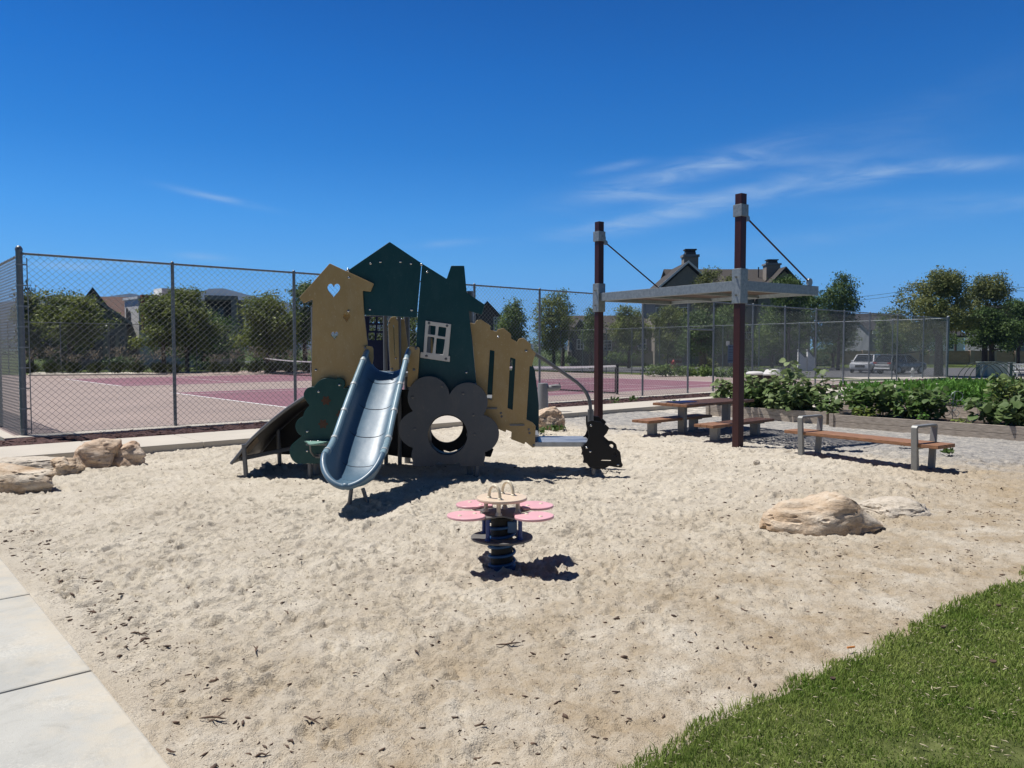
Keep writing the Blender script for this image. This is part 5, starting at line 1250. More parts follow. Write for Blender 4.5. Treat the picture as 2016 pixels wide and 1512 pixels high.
# hoops, wire ornament, bins
hA, hB = on_bed(1898, 21.3), on_bed(1982, 21.6); hp = thing('hoop_trellis', 'arched dark wire hoops standing over the far raised bed', 'trellis', (hA.x, hA.y, 0))
M['hoop'] = mat('dark green wire', (.035, .05, .04), .5)
Yh = 22.; zt, zbm = 1.65 - (714 - 687) * Yh / FOC, .25; wH = .60; ends = []
for k in range(5):
    yy = Yh + k * .26; cx = (1926 + k * 11.5 - 1008) / FOC * yy; pts = []
    for i in range(25):
        t = PI * i / 24; pts.append((cx - wH * .78 * math.cos(t), yy + .3 * math.cos(t), zbm + (zt - zbm) * math.sin(t) ** .62))
    mb = MB(); mb.tube(pts, .012, 6); mb.build('hoop', M['hoop'], hp); ends.append(Vector((cx, yy, zt + .004)))
mb = MB(); mb.tube([ends[0] - Vector((.3, 0, 0)), *ends, ends[-1] + Vector((.35, 0, 0))], .007, 6); mb.build('ridge_wire', M['hoop'], hp)
wb_ = on_bed(1878, 14.35); wo = thing('wire_ornament', 'coiled pale wire garden ornament beside the bare soil', 'ornament', tuple(wb_)); M['palew'] = mat('pale wire', (.30, .34, .33), .5, .4)
for k, (dx, zc_, r) in enumerate([(-.12, .42, .10), (.06, .50, .12), (.14, .34, .09), (-.03, .28, .11), (-.10, .16, .07), (.08, .15, .08)]):
    mb = MB(); mb.tube([(dx + r * math.cos(2 * PI * i / 22), .02 * k - .05, zc_ + r * .8 * math.sin(2 * PI * i / 22)) for i in range(22)], .006, 5, closed=True); mb.build('wire_loop', M['palew'], wo, world=False)
mb = MB(); mb.tube([(0, 0, -.05), (0, 0, .3), (.04, 0, .6)], .007, 5); mb.build('stake', M['palew'], wo, world=False)
for px, lab, lx in ((1521, 'brown litter bin with a domed white lid behind the squash plants', .33), (1497, 'brown litter bin with a flat white lid, half hidden by the domed one', .30)):
    Y = 26.; x = (px - 1008) / FOC * Y + .0; yy = Y if lx > .31 else Y + .55; t = thing('litter_bin', lab, 'bin', (x, yy, 0), 0, 'bins by the court fence')
    mb = MB(); mb.lathe([(.24, -.02), (.265, .05), (.275, .72), (.27, .76)], (0, 0, 0), 20); mb.build('barrel', mat('brown bin', (.035, .018, .012), .6), t, world=False, smooth=40)
    mb = MB(); mb.lathe([(.30, .76), (.31, .80), (.29, .84), (.22, .95 if lx > .31 else .87), (.1, .97 if lx > .31 else .88), (.001, .97 if lx > .31 else .88)], (0, 0, 0), 20); mb.build('lid', M['whitep'], t, world=False, smooth=40)
# weeds
for px, py, H, R, lab in [(1212, 800, .22, .22, 'weed growing in the mulch behind the second step of the play house'.replace('second step of the play house', 'shade post')), (1245, 795, .16, .16, 'small weed in the mulch between shade post and picnic table'), (1062, 856, .10, .25, 'tuft of grass at the foot of the fountain boulder'), (1098, 850, .07, .18, 'thin grass beside the fountain boulder'), (1778, 882, .05, .10, 'flat weed on the gravel behind the bench arm'), (1866, 898, .06, .08, 'tiny weed on gravel past the bench end'), (1330, 800, .1, .15, 'weed along the path edge behind the table')]:
    p = at(px, py); n = 46; t = thing('weed', lab, 'weed', (p.x, p.y, .03 if py > 830 else .06))
    C = np.stack([RNG.normal(0, R * .4, n), RNG.normal(0, R * .4, n), H * RNG.uniform(.05, 1, n)], -1); D = np.stack([RNG.normal(0, .7, n), RNG.normal(0, .7, n), RNG.uniform(.1, 1.2, n)], -1)
    V, F = leaves(C, D, RNG.uniform(.04, .10, n), up=.3, width=.5); link_mesh('foliage', np_mesh('foliage', V, F), M['veg2'], t, world=False)
# ================================================================== trees
M['bark'] = mat('grey brown bark', (.075, .055, .042), .95, 0, .35, 8, .02, 14, stretch=(5, 5, 1))
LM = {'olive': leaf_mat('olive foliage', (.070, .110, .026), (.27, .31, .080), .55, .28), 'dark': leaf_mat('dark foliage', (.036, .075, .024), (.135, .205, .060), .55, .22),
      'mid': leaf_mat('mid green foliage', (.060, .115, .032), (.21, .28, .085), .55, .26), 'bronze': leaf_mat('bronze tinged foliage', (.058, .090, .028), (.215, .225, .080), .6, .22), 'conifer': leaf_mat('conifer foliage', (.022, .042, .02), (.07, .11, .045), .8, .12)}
def crown_mesh(blobs, n, leaf, per=16, sig=.30):
    vol = np.array([b[3] * b[4] * b[5] for b in blobs]) ** .8; k = RNG.choice(len(blobs), max(4, n // per), p=vol / vol.sum())
    B = np.array(blobs)[k]; m = len(k)
    u = RNG.normal(0, 1, (m, 3)); u /= np.linalg.norm(u, axis=1)[:, None]; r = RNG.uniform(.22, 1.0, m) ** .42
    C = B[:, :3] + u * r[:, None] * B[:, 3:6]; cs = RNG.uniform(.6, 1.35, m)
    j = np.repeat(np.arange(m), per); sg = sig * cs[j][:, None] * np.array([[1, 1, .62]])
    P = C[j] + RNG.normal(0, 1, (len(j), 3)) * sg
    a = RNG.normal(0, 1, (len(j), 3)) + u[j] * .7 + np.array([[0, 0, .9]]); a /= np.linalg.norm(a, axis=1)[:, None]
    t = np.cross(a, RNG.normal(0, 1, (len(j), 3))); t /= np.linalg.norm(t, axis=1)[:, None]; b = np.cross(a, t)
    s = leaf * RNG.uniform(.55, 1.25, len(j))[:, None]
    V = np.stack([P - t * s, P - b * s * .5 + a * s * .12, P + t * s, P + b * s * .5 + a * s * .12], 1).reshape(-1, 3)
    return V, np.arange(len(V)).reshape(-1, 4), C
def tree(label, px, Y, ytop, wpx, ybot, kind='olive', n=3600, zg=0., tr=.16, shape='round', leaf=.115, sig=.27, group='trees round the courts', name='tree', per=16):
    x = (px - 1008) / FOC * Y; k = Y / FOC
    H = CH + (687 - ytop) * k - zg; hb = max(.6, CH + (687 - ybot) * k - zg); Wd = wpx * k / 2
    t = thing(name, label, 'tree', (x, Y, zg), 0, group)
    hc = (H - hb); blobs = []
    if shape == 'cone':
        for i in range(9):
            f = i / 8; r = Wd * (1 - f) ** .8 + .12; blobs.append((0, 0, hb + hc * f * .96, r, r, hc * .09))
    elif shape == 'oval':
        for i in range(10):
            f = (i + .3) / 10; r = Wd * math.sin(PI * (f * .86 + .10)) ** .75; a = RNG.uniform(0, 2 * PI); blobs.append((r * .22 * math.cos(a), r * .22 * math.sin(a), hb + hc * f, r * .82, r * .82, hc * .12))
    else:
        blobs.append((0, 0, hb + hc * .5, Wd * .66, Wd * .66, hc * .40))
        for i in range(16):
            a = RNG.uniform(0, 2 * PI); f = RNG.uniform(.08, .93); rr = Wd * RNG.uniform(.45, .86) * math.sin(PI * (f * .8 + .15)); q = Wd * RNG.uniform(.17, .42); blobs.append((rr * math.cos(a), rr * math.sin(a), hb + hc * f, q, q, min(q * .8, hc * .2)))
        for i in range(5):                                              # shoots that break the outline
            a = RNG.uniform(0, 2 * PI); rr = Wd * RNG.uniform(0, .62); q = RNG.uniform(.10, .20) * Wd; blobs.append((rr * math.cos(a), rr * math.sin(a), H - hc * RNG.uniform(.04, .22), q, q, q * RNG.uniform(.8, 1.6)))
        for i in range(3):
            a = RNG.uniform(0, 2 * PI); q = RNG.uniform(.14, .26) * Wd; blobs.append((Wd * .92 * math.cos(a), Wd * .92 * math.sin(a), hb + hc * RNG.uniform(.1, .55), q, q, q * .7))
        blobs.append((Wd * RNG.uniform(-.3, .3), 0, H - hc * .16, Wd * .34, Wd * .34, hc * .13))
    V, F, C = crown_mesh(blobs, int(n * 2.0), leaf, per, sig); V[:, 2] = np.maximum(V[:, 2], .3)
    link_mesh('crown', np_mesh('crown', V, F), LM[kind], t, world=False)
    mb = MB(); top = hb + hc * .72
    mb.tube([(0, 0, -.3), (.02, .02, hb * .5), (-.03, .02, hb + hc * .2), (.05, 0, hb + hc * .45), (0, .05, top)], [tr * 1.25, tr, tr * .78, tr * .5, tr * .15], 9)
    for i in range(7):
        c = C[int(RNG.integers(0, len(C)))]; z0 = hb * .8 + hc * RNG.uniform(.02, .35)
        z0 = min(z0, max(c[2] - .1, hb * .7)); mb.tube([(0, 0, z0), (c[0] * .5, c[1] * .5, z0 + (c[2] - z0) * .6), (c[0], c[1], c[2])], [tr * .42, tr * .26, tr * .06], 6)
    mb.build('trunk', M['bark'], t, world=False, smooth=60)
    return t
G = 'trees round the courts'
# behind the far court fence
tree('bronze leafed tree at the far left behind the court corner post'.replace('far left', 'outer end'), 62, 60, 572, 70, 712, 'bronze', 3200)
tree('thin dark conifer poking up behind the court corner post', 60, 66, 556, 26, 690, 'conifer', 1300, shape='cone')
tree('wide olive green tree in front of the grey gabled house', 138, 54, 576, 150, 686, 'olive', 5600)
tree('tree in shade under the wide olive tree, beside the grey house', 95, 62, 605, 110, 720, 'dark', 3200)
tree('round yellow green tree in front of the red brick block', 322, 54, 576, 96, 690, 'olive', 4600)
tree('tall olive tree rising in front of the mountain', 368, 57, 566, 118, 700, 'olive', 6000)
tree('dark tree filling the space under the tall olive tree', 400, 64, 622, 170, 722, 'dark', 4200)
tree('broad tree between the flat roofed block and the tan tower', 528, 54, 582, 122, 696, 'olive', 5600)
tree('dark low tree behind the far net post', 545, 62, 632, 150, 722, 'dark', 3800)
tree('tall loose tree half hidden by the tan tower', 600, 58, 556, 80, 690, 'mid', 3800)
tree('dark tree seen through the play house doorway', 742, 58, 600, 110, 712, 'mid', 3600)
tree('tree seen through the gap under the teal gable', 800, 62, 610, 90, 712, 'mid', 2600)
tree('tree standing behind the tan stepped wall', 880, 62, 612, 120, 712, 'dark', 3000)
# beyond the far corner
tree('pointed tree between the dark gable house and the fence post', 1012, 70, 592, 62, 690, 'mid', 3600, shape='oval')
tree('tall sparse topped tree behind the handrail', 1090, 74, 578, 100, 690, 'olive', 4600, shape='oval')
tree('wispy young tree top above the handrail tree', 1108, 80, 570, 40, 660, 'mid', 900, shape='oval')
tree('slim tree in front of the long brown roof, beside the first shade post', 1163, 76, 608, 42, 690, 'mid', 1900, shape='oval')
tree('rounded tree under the shade roof by the first steel post', 1238, 78, 600, 92, 700, 'olive', 4200)
tree('bushy tree under the middle of the shade roof', 1316, 76, 604, 92, 708, 'olive', 4200)
tree('dark trunked tree seen through the open gate', 1384, 62, 612, 110, 700, 'dark', 4600, tr=.30, zg=-.2)
tree('tree behind the rules board', 1440, 80, 602, 90, 708, 'mid', 3600)
tree('brown green tree in front of the chimney house gable', 1392, 88, 526, 84, 640, 'bronze', 3600)
tree('small bronze tree beside the first chimney', 1440, 90, 540, 50, 620, 'bronze', 1700)
tree('dark tree overlapping the roof at the tip of the shade frame', 1552, 80, 538, 96, 650, 'dark', 4600, zg=-.3)
tree('tall dense dark tree between the chimney house and the parked cars', 1650, 78, 540, 92, 668, 'dark', 6500, zg=-.5, shape='oval')
tree('lower dark tree joining the dense tree to the house', 1604, 84, 582, 84, 680, 'dark', 3800, zg=-.5)
tree('shaded tree behind the white stair walls', 1520, 84, 610, 110, 700, 'mid', 4200, zg=-.4)
tree('grey green tree behind the white parked car', 1640, 88, 640, 110, 708, 'dark', 3400, zg=-.5)
tree('young street tree in front of the distant grey house', 1740, 92, 606, 34, 706, 'mid', 1600, zg=-.5, shape='oval')
tree('shaggy tree over the second parked car', 1772, 96, 634, 84, 704, 'mid', 2800, zg=-.5)
tree('big spreading tree with thick trunk right behind the fence end post'.replace('right behind', 'just past'), 1848, 60, 536, 170, 682, 'bronze', 11000, zg=-.5, tr=.30, leaf=.10, sig=.25)
tree('second big tree joining the spreading one, with airy twigs on top', 1938, 66, 540, 118, 690, 'bronze', 7600, zg=-.5, tr=.24, leaf=.10)
tree('dark green tree under the airy tree, its branches low over the green cabinet', 1952, 62, 610, 96, 690, 'dark', 4600, zg=-.5, tr=.22)
tree('dark tree at the outer edge beside the block wall', 2004, 78, 590, 92, 690, 'dark', 5200, zg=-.5)
tree('dark tree filling in behind the outer tree', 2040, 96, 590, 120, 700, 'dark', 3600, zg=-.5)
tree('hazy dark tree behind the spreading tree', 1812, 100, 640, 120, 702, 'dark', 3000, zg=-.5)
# shrubs and ornamental grasses
def shrub(label, px, Y, ytop, ybot, wpx, kind='dark', zg=0., n=1100):
    k = Y / FOC; x = (px - 1008) * k; H = CH + (687 - ytop) * k - zg; Wd = wpx * k / 2
    t = thing('shrub', label, 'shrub', (x, Y, zg), 0, 'shrubs by the houses')
    V, F, C = crown_mesh([(RNG.uniform(-.5, .5) * Wd, 0, H * .5, Wd * .6, .6, H * .42) for _ in range(5)], n, .11, 14, .16); V[:, 2] = np.maximum(V[:, 2], .01)
    link_mesh('foliage', np_mesh('foliage', V, F), LM[kind], t, world=False)
for a in [('clipped dark hedge in front of the grey house', 115, 53, 696, 722, 90), ('dark hedge below the white modern house', 250, 57, 700, 722, 110), ('low hedge behind the far lawn', 420, 60, 704, 722, 150), ('dark shrubs beyond the far net', 560, 60, 700, 722, 130), ('dark shrub by the long brown house', 1215, 84, 690, 712, 100, 'mid'), ('shrub under the long brown roof', 1105, 82, 700, 716, 110, 'dark'),
          ('round shrub behind the open gate', 1395, 66, 700, 722, 30, 'bronze', -.2), ('hedge seen behind the rules board', 1470, 84, 690, 716, 60, 'dark', -.4), ('shrub beside the stair walls', 1545, 82, 694, 716, 40, 'dark', -.5), ('dark shrub beside the street wall', 1625, 92, 694, 716, 60, 'dark', -.5), ('shrub by the play house stair opening far behind', 950, 74, 700, 716, 90, 'mid')]:
    shrub(*a)
struct_h = None
hd = MB()
V, F, C = crown_mesh([((1290 + 32 * i - 1008) / FOC * 46, 46 + i * .4, .35 - .04 * i, .9, .5, .30) for i in range(11)], 5200, .09, 14, .16)
o = link_mesh('ground_cover', np_mesh('ground_cover', V, F), LM['mid']); tag(o, 'low green ground cover behind the end of the courts', 'ground cover', kind='stuff')
M['plume'] = leaf_mat('dry pink plume', (.17, .15, .12), (.26, .23, .18), 3, .3, .8)
M['grassy'] = leaf_mat('ornamental grass', (.032, .050, .018), (.10, .115, .045), 3, .2, .7)
for i, px in enumerate([46, 88, 133, 178, 222, 262, 303, 334, 416, 455, 494, 528, 566, 604]):
    Y = 48.5 + (px - 46) * .003; k = Y / FOC; x = (px - 1008) * k; H = 1.5 + .3 * math.sin(i * 2.1)
    t = thing('ornamental_grass', ['clump of ornamental grass with faded pink plumes behind the far court fence'][0], 'ornamental grass', (x, Y + .6, 0), 0, 'ornamental grasses along the far court fence')
    n = 420; a = RNG.uniform(0, 2 * PI, n); r = np.abs(RNG.normal(0, .30, n)); h = RNG.uniform(.25, 1.0, n) * .85
    C = np.stack([np.cos(a) * r * .7, np.sin(a) * r * .7, h * .5], -1); D = np.stack([np.cos(a) * r * .9, np.sin(a) * r * .9, .9 + 0 * a], -1)
    V, F = leaves(C, D, RNG.uniform(.25, .55, n), up=.1, width=.10); link_mesh('blades', np_mesh('blades', V, F), M['grassy'], t, world=False)
    n = 120; a = RNG.uniform(0, 2 * PI, n); r = np.abs(RNG.normal(0, .42, n)); C = np.stack([np.cos(a) * r, np.sin(a) * r, H * RNG.uniform(.62, 1.0, n)], -1); D = np.stack([np.cos(a) * .6, np.sin(a) * .6, .7 + 0 * a], -1)
    V, F = leaves(C, D, RNG.uniform(.08, .20, n), up=.1, width=.3); link_mesh('plumes', np_mesh('plumes', V, F), M['plume'], t, world=False)
    t['label'] = 'clump of ornamental grass with faded pink plumes, ' + ['at the corner post', 'before the hedge end', 'by the slatted lawn bench', 'just past the lawn bench', 'under the grey house corner', 'under the white house', 'under the red brick', 'touching the second fence post', 'below the tall olive tree', 'by the low white bench', 'below the mountain top', 'before the broad tree', 'behind the far net post', 'behind the third fence post'][i]
# ================================================================== houses
M['roofb'] = mat('brown shingle roof', (.050, .043, .039), .9, 0, .2, 3, .01, 20, stretch=(1, 1, 6))
M['roofd'] = mat('charcoal shingle roof', (.028, .028, .032), .9, 0, .2, 3, .01, 20)
M['roofr'] = mat('red brown tile roof', (.10, .055, .045), .9, 0, .2, 3, .01, 14)
M['stuccob'] = mat('taupe stucco', (.26, .23, .195), .9, 0, .1, 2)
M['stuccog'] = mat('blue grey siding', (.13, .15, .165), .85, 0, .1, 2, stretch=(1, 1, 8))
M['siding'] = mat('dark siding', (.055, .056, .062), .85, 0, .12, 2)
M['white'] = mat('white render', (.78, .78, .77), .85, 0, .05, 1.5)
M['trim'] = mat('white trim', (.80, .80, .79), .7, 0, .05, 3)
M['grw'] = mat('mid grey render', (.20, .21, .225), .85, 0, .08, 1.5)
def brick_mat(name, a, b, mo, sc):
    m, nd, lk, bs = new_mat(name); tc = nd.new('ShaderNodeTexCoord'); mp = nd.new('ShaderNodeMapping'); mp.inputs['Rotation'].default_value = (PI / 2, 0, 0); lk.new(tc.outputs['Object'], mp.inputs[0])
    br = nd.new('ShaderNodeTexBrick'); br.inputs['Color1'].default_value = (*a, 1); br.inputs['Color2'].default_value = (*b, 1); br.inputs['Mortar'].default_value = (*mo, 1); br.inputs['Scale'].default_value = sc; br.inputs['Mortar Size'].default_value = .018; lk.new(mp.outputs[0], br.inputs['Vector'])
    lk.new(br.outputs[0], bs.inputs['Base Color']); bs.inputs['Roughness'].default_value = .9; bs.inputs['Specular IOR Level'].default_value = .2
    bp = nd.new('ShaderNodeBump'); bp.inputs['Distance'].default_value = .03; lk.new(br.outputs['Fac'], bp.inputs['Height']); bp.invert = True; lk.new(bp.outputs[0], bs.inputs['Normal'])
    return m
M['rbrick'] = brick_mat('red brick', (.26, .075, .05), (.20, .06, .04), (.25, .17, .14), 1.2)
M['block'] = brick_mat('split faced block', (.60, .40, .28), (.52, .34, .235), (.42, .32, .25), .9)
M['glass'] = mat('dark window glass', (.012, .016, .02), .08, 0, .1, 2, spec=.8)
def X(px, Y): return (px - 1008) / FOC * Y
def Zp(py, Y): return CH + (687 - py) / FOC * Y
def window(parent, x0, x1, z0, z1, y, bars=(1, 1), m='trim'):
    mb = MB(); f = .09
    mb.box(((x0 + x1) / 2, y - .04, z0 + f / 2), (x1 - x0, .08, f)); mb.box(((x0 + x1) / 2, y - .04, z1 - f / 2), (x1 - x0, .08, f))
    for x in (x0 + f / 2, x1 - f / 2): mb.box((x, y - .04, (z0 + z1) / 2), (f, .08, z1 - z0 - 2 * f))
    for i in range(bars[0]): mb.box((x0 + (x1 - x0) * (i + 1) / (bars[0] + 1), y - .038, (z0 + z1) / 2), (.05, .05, z1 - z0 - 2 * f))
    for i in range(bars[1]): mb.box(((x0 + x1) / 2, y - .036, z0 + (z1 - z0) * (i + 1) / (bars[1] + 1)), (x1 - x0 - 2 * f, .045, .05))
    w_ = mb.build('window', M[m], parent)
    mb = MB(); mb.box(((x0 + x1) / 2, y - .006, (z0 + z1) / 2), (x1 - x0 - .1, .02, z1 - z0 - .1)); mb.build('pane', M['glass'], w_)
    return w_
def gable_roof_x(mb, x0, x1, y0, y1, ze, zr, th=.25, ov=.5):
    """ridge along x"""
    ym = (y0 + y1) / 2; sl = (zr - ze) / ((y1 - y0) / 2)
    for s, ye in ((-1, y0), (1, y1)):
        a = (ye + s * ov, ze - sl * ov)
        mb.extr([(x0 - ov, a[0], a[1]), (x0 - ov, ym, zr), (x0 - ov, ym, zr + th), (x0 - ov, a[0], a[1] + th)], (x1 - x0 + 2 * ov, 0, 0))
def gable_roof_y(mb, x0, x1, y0, y1, ze, zr, th=.25, ov=.5):
    xm = (x0 + x1) / 2; sl = (zr - ze) / ((x1 - x0) / 2)
    for s, xe in ((-1, x0), (1, x1)):
        a = (xe + s * ov, ze - sl * ov)
        mb.extr([(a[0], y0 - ov, a[1]), (xm, y0 - ov, zr), (xm, y0 - ov, zr + th), (a[0], y0 - ov, a[1] + th)], (0, y1 - y0 + 2 * ov, 0))
def walls_gable_y(mb, x0, x1, y0, y1, z0, ze, zr): mb.extr([(x0, y0, z0), (x1, y0, z0), (x1, y0, ze), ((x0 + x1) / 2, y0, zr), (x0, y0, ze)], (0, y1 - y0, 0))
def walls_gable_x(mb, x0, x1, y0, y1, z0, ze, zr): mb.extr([(x0, y0, z0), (x0, y1, z0), (x0, y1, ze), (x0, (y0 + y1) / 2, zr), (x0, y0, ze)], (x1 - x0, 0, 0))
# taupe house with two chimneys
Y = 98.
t = thing('house', 'large taupe house with two chimneys and a white edged gable above the shade roof', 'house', (X(1440, Y), Y + 5, -.5))
x0, x1 = X(1350, Y), X(1545, Y); zr = Zp(521, Y); ze = Zp(572, Y)
mb = MB(); walls_gable_x(mb, x0, x1 + 2, Y + 1.5, Y + 14, -.5, ze, zr - .2); mb.build('wall', M['stuccob'], t)
mb = MB(); gable_roof_x(mb, x0 - 1.0, x1 + 1.5, Y + 1.5, Y + 14, ze, zr - .1, ov=.4); mb.build('roof', M['roofb'], t)
gx0, gx1 = X(1278, Y), X(1418, Y); zg_ = Zp(521, Y); zge = Zp(582, Y)
mb = MB(); walls_gable_y(mb, gx0 + .5, gx1 - .5, Y - 1, Y + 9, -.5, zge, zg_ - .3); mb.build('wall', M['stuccob'], t)
mb = MB(); gable_roof_y(mb, gx0, gx1, Y - 1, Y + 8, zge, zg_, .22, .5); mb.build('roof', M['roofb'], t)
mb = MB(); xm = (gx0 + gx1) / 2
for s, xe in ((-1, gx0), (1, gx1)):
    sl = (zg_ - zge) / ((gx1 - gx0) / 2); mb.extr([(xe + s * .5, Y - 1.58, zge - sl * .5 - .02), (xm, Y - 1.58, zg_ - .02), (xm, Y - 1.58, zg_ + .30), (xe + s * .5, Y - 1.58, zge - sl * .5 + .30)], (0, .07, 0))
mb.build('gable_trim', M['trim'], t)
gx0_, gx1_ = X(1495, Y), X(1600, Y); zq = Zp(528, Y)
mb = MB(); walls_gable_y(mb, gx0_, gx1_, Y + 1, Y + 12, -.5, Zp(585, Y), zq - .3); mb.build('wall', M['stuccob'], t)
mb = MB(); gable_roof_y(mb, gx0_, gx1_, Y + 1, Y + 12, Zp(585, Y), zq, .22, .5); mb.build('roof', M['roofb'], t)
for px, yt, yb, wpx, dy in ((1356, 493, 545, 28, 2.2), (1516, 513, 550, 27, 4)):
    yy = Y + dy; xc = X(px, yy); h = wpx * yy / FOC; z1 = Zp(yt, yy); z0 = Zp(yb, yy); hh_ = z1 - z0
    mb = MB(); mb.box((xc, yy, z0 + hh_ * .30), (h, h * .8, hh_ * .80)); c_ = mb.build('chimney', M['stuccob'], t)
    mb = MB(); mb.box((xc, yy, z0 + hh_ * .75), (h * 1.14, h * .95, hh_ * .09)); mb.build('chimney_band', M['grw'], c_)
    mb = MB(); mb.box((xc, yy, z0 + hh_ * .835), (h * .7, h * .6, hh_ * .10)); mb.build('chimney_neck', M['siding'], c_)
    mb = MB()
    for sx_ in (-.18, .18): mb.box((xc + sx_ * h, yy, z0 + hh_ * .92), (h * .30, h * .5, hh_ * .12))
    mb.box((xc, yy, z0 + hh_ * .985), (h * .8, h * .66, hh_ * .05)); mb.build('chimney_cap', M['roofd'], c_)
mb = MB(); xx = X(1486, Y + 6); mb.cyl((xx, Y + 5, zr - 1.2), (xx, Y + 5, Zp(527, Y + 5)), .08, 10); mb.build('vent_pipe', M['roofd'], t)
window(t, X(1287, Y), X(1304, Y), Zp(634, Y), Zp(606, Y), Y - 1.02, (1, 1)); window(t, X(1330, Y), X(1352, Y), Zp(634, Y), Zp(606, Y), Y - 1.02, (1, 1)); window(t, X(1466, Y), X(1486, Y), Zp(668, Y), Zp(640, Y), Y + 1.48, (1, 1)); window(t, X(1520, Y), X(1540, Y), Zp(668, Y), Zp(640, Y), Y + .98, (1, 1))
# long brown roofed house
Y = 100.; t = thing('house', 'long low house under a plain brown roof behind the first shade post', 'house', (X(1210, Y), Y + 5, 0))
x0, x1 = X(1128, Y), X(1308, Y)
mb = MB(); walls_gable_x(mb, x0, x1, Y, Y + 10, -.5, Zp(656, Y), Zp(619, Y) - .25); mb.build('wall', M['stuccob'], t)
mb = MB(); gable_roof_x(mb, x0, x1, Y, Y + 10, Zp(656, Y), Zp(619, Y) - .2, .25, .6); mb.build('roof', M['roofb'], t)
mb = MB(); gx0, gx1 = X(1118, Y), X(1160, Y); walls_gable_y(mb, gx0 + .3, gx1 - .3, Y - 2.5, Y + 2, -.5, Zp(662, Y), Zp(630, Y)); mb.build('wall', M['siding'], t)
mb = MB(); gable_roof_y(mb, gx0, gx1, Y - 2.5, Y + 3, Zp(662, Y), Zp(632, Y), .2, .3); mb.build('roof', M['roofb'], t)
mb = MB(); mb.extr([(X(1139, Y), Y - 2.9, Zp(632, Y)), (X(1163, Y), Y - 2.9, Zp(660, Y)), (X(1163, Y), Y - 2.9, Zp(657, Y)), (X(1139, Y), Y - 2.9, Zp(629, Y))], (0, .07, 0)); mb.build('gable_trim', M['trim'], t)
window(t, X(1188, Y), X(1204, Y), Zp(690, Y), Zp(670, Y), Y - .01, (1, 2)); window(t, X(1255, Y), X(1272, Y), Zp(688, Y), Zp(666, Y), Y - .01, (1, 1)); window(t, X(1132, Y), X(1146, Y), Zp(688, Y), Zp(668, Y), Y - 2.51, (1, 1))
mb = MB(); mb.box((X(1215, Y), Y - 1.2, .6), (13, 1.2, 1.5)); mb.build('porch_wall', M['stuccob'], t)
# dark gable house near the play house roof
Y = 88.; t = thing('house', 'dark sided house with a steep gable beside the teal roof tip', 'house', (X(965, Y), Y + 5, 0))
x0, x1 = X(912, Y), X(1008, Y)
mb = MB(); walls_gable_y(mb, x0, x1, Y, Y + 10, -.3, Zp(648, Y), Zp(599, Y)); mb.build('wall', M['siding'], t)
mb = MB(); gable_roof_y(mb, x0, x1, Y, Y + 10, Zp(648, Y), Zp(597, Y), .22, .5); mb.build('roof', M['roofd'], t)
window(t, X(972, Y), X(984, Y), Zp(652, Y), Zp(624, Y), Y - .01, (1, 1)); window(t, X(940, Y), X(952, Y), Zp(690, Y), Zp(664, Y), Y - .01, (1, 1))
# grey gabled house behind the olive tree
Y = 64.; t = thing('house', 'blue grey house with a low wide gable behind the olive tree', 'house', (X(186, Y), Y, 0))
x0, x1 = X(128, Y), X(244, Y); zr = Zp(588, Y); ze = Zp(632, Y)
mb = MB(); walls_gable_y(mb, x0, x1, Y, Y + 9, -.3, ze, zr - .2); mb.build('wall', M['stuccog'], t)
mb = MB(); gable_roof_y(mb, x0, x1, Y, Y + 9, ze, zr, .2, .45); mb.build('roof', M['roofd'], t)
mb = MB(); xm = (x0 + x1) / 2
for s, xe in ((-1, x0), (1, x1)):
    sl = (zr - ze) / ((x1 - x0) / 2); mb.extr([(xe + s * .45, Y - .55, ze - sl * .45 - .06), (xm, Y - .55, zr - .06), (xm, Y - .55, zr + .22), (xe + s * .45, Y - .55, ze - sl * .45 + .22)], (0, .08, 0))
mb.build('gable_trim', M['grw'], t)
window(t, X(212, Y), X(226, Y), Zp(692, Y), Zp(658, Y), Y - .01, (0, 1), 'grw'); window(t, X(230, Y), X(242, Y), Zp(692, Y), Zp(658, Y), Y - .01, (0, 1), 'grw'); window(t, X(165, Y), X(190, Y), Zp(692, Y), Zp(658, Y), Y - .01, (1, 1), 'grw')
mb = MB()
for px in (206, 227): mb.box((X(px, Y), Y - 1.6, 1.35), (.22, .22, 3.2))
mb.build('porch_post', M['grw'], t)
# black gable and red tiled roof farther back
Y = 82.; t = thing('house', 'house with a sharp black gable and red brown tiled roof behind the grey house', 'house', (X(190, Y), Y, 0))
x0, x1 = X(158, Y), X(216, Y)
mb = MB(); walls_gable_y(mb, x0, x1, Y, Y + 8, -.3, Zp(612, Y), Zp(573, Y)); mb.build('wall', M['siding'], t)
mb = MB(); gable_roof_y(mb, x0, x1, Y, Y + 8, Zp(612, Y), Zp(571, Y), .25, .4); mb.build('roof', M['roofd'], t)
mb = MB(); walls_gable_x(mb, X(196, Y), X(247, Y), Y + 1, Y + 11, -.3, Zp(625, Y), Zp(582, Y)); mb.build('wall', M['siding'], t)
mb = MB(); gable_roof_x(mb, X(196, Y), X(247, Y), Y + 1, Y + 11, Zp(628, Y), Zp(582, Y), .25, .2); mb.build('roof', M['roofr'], t)
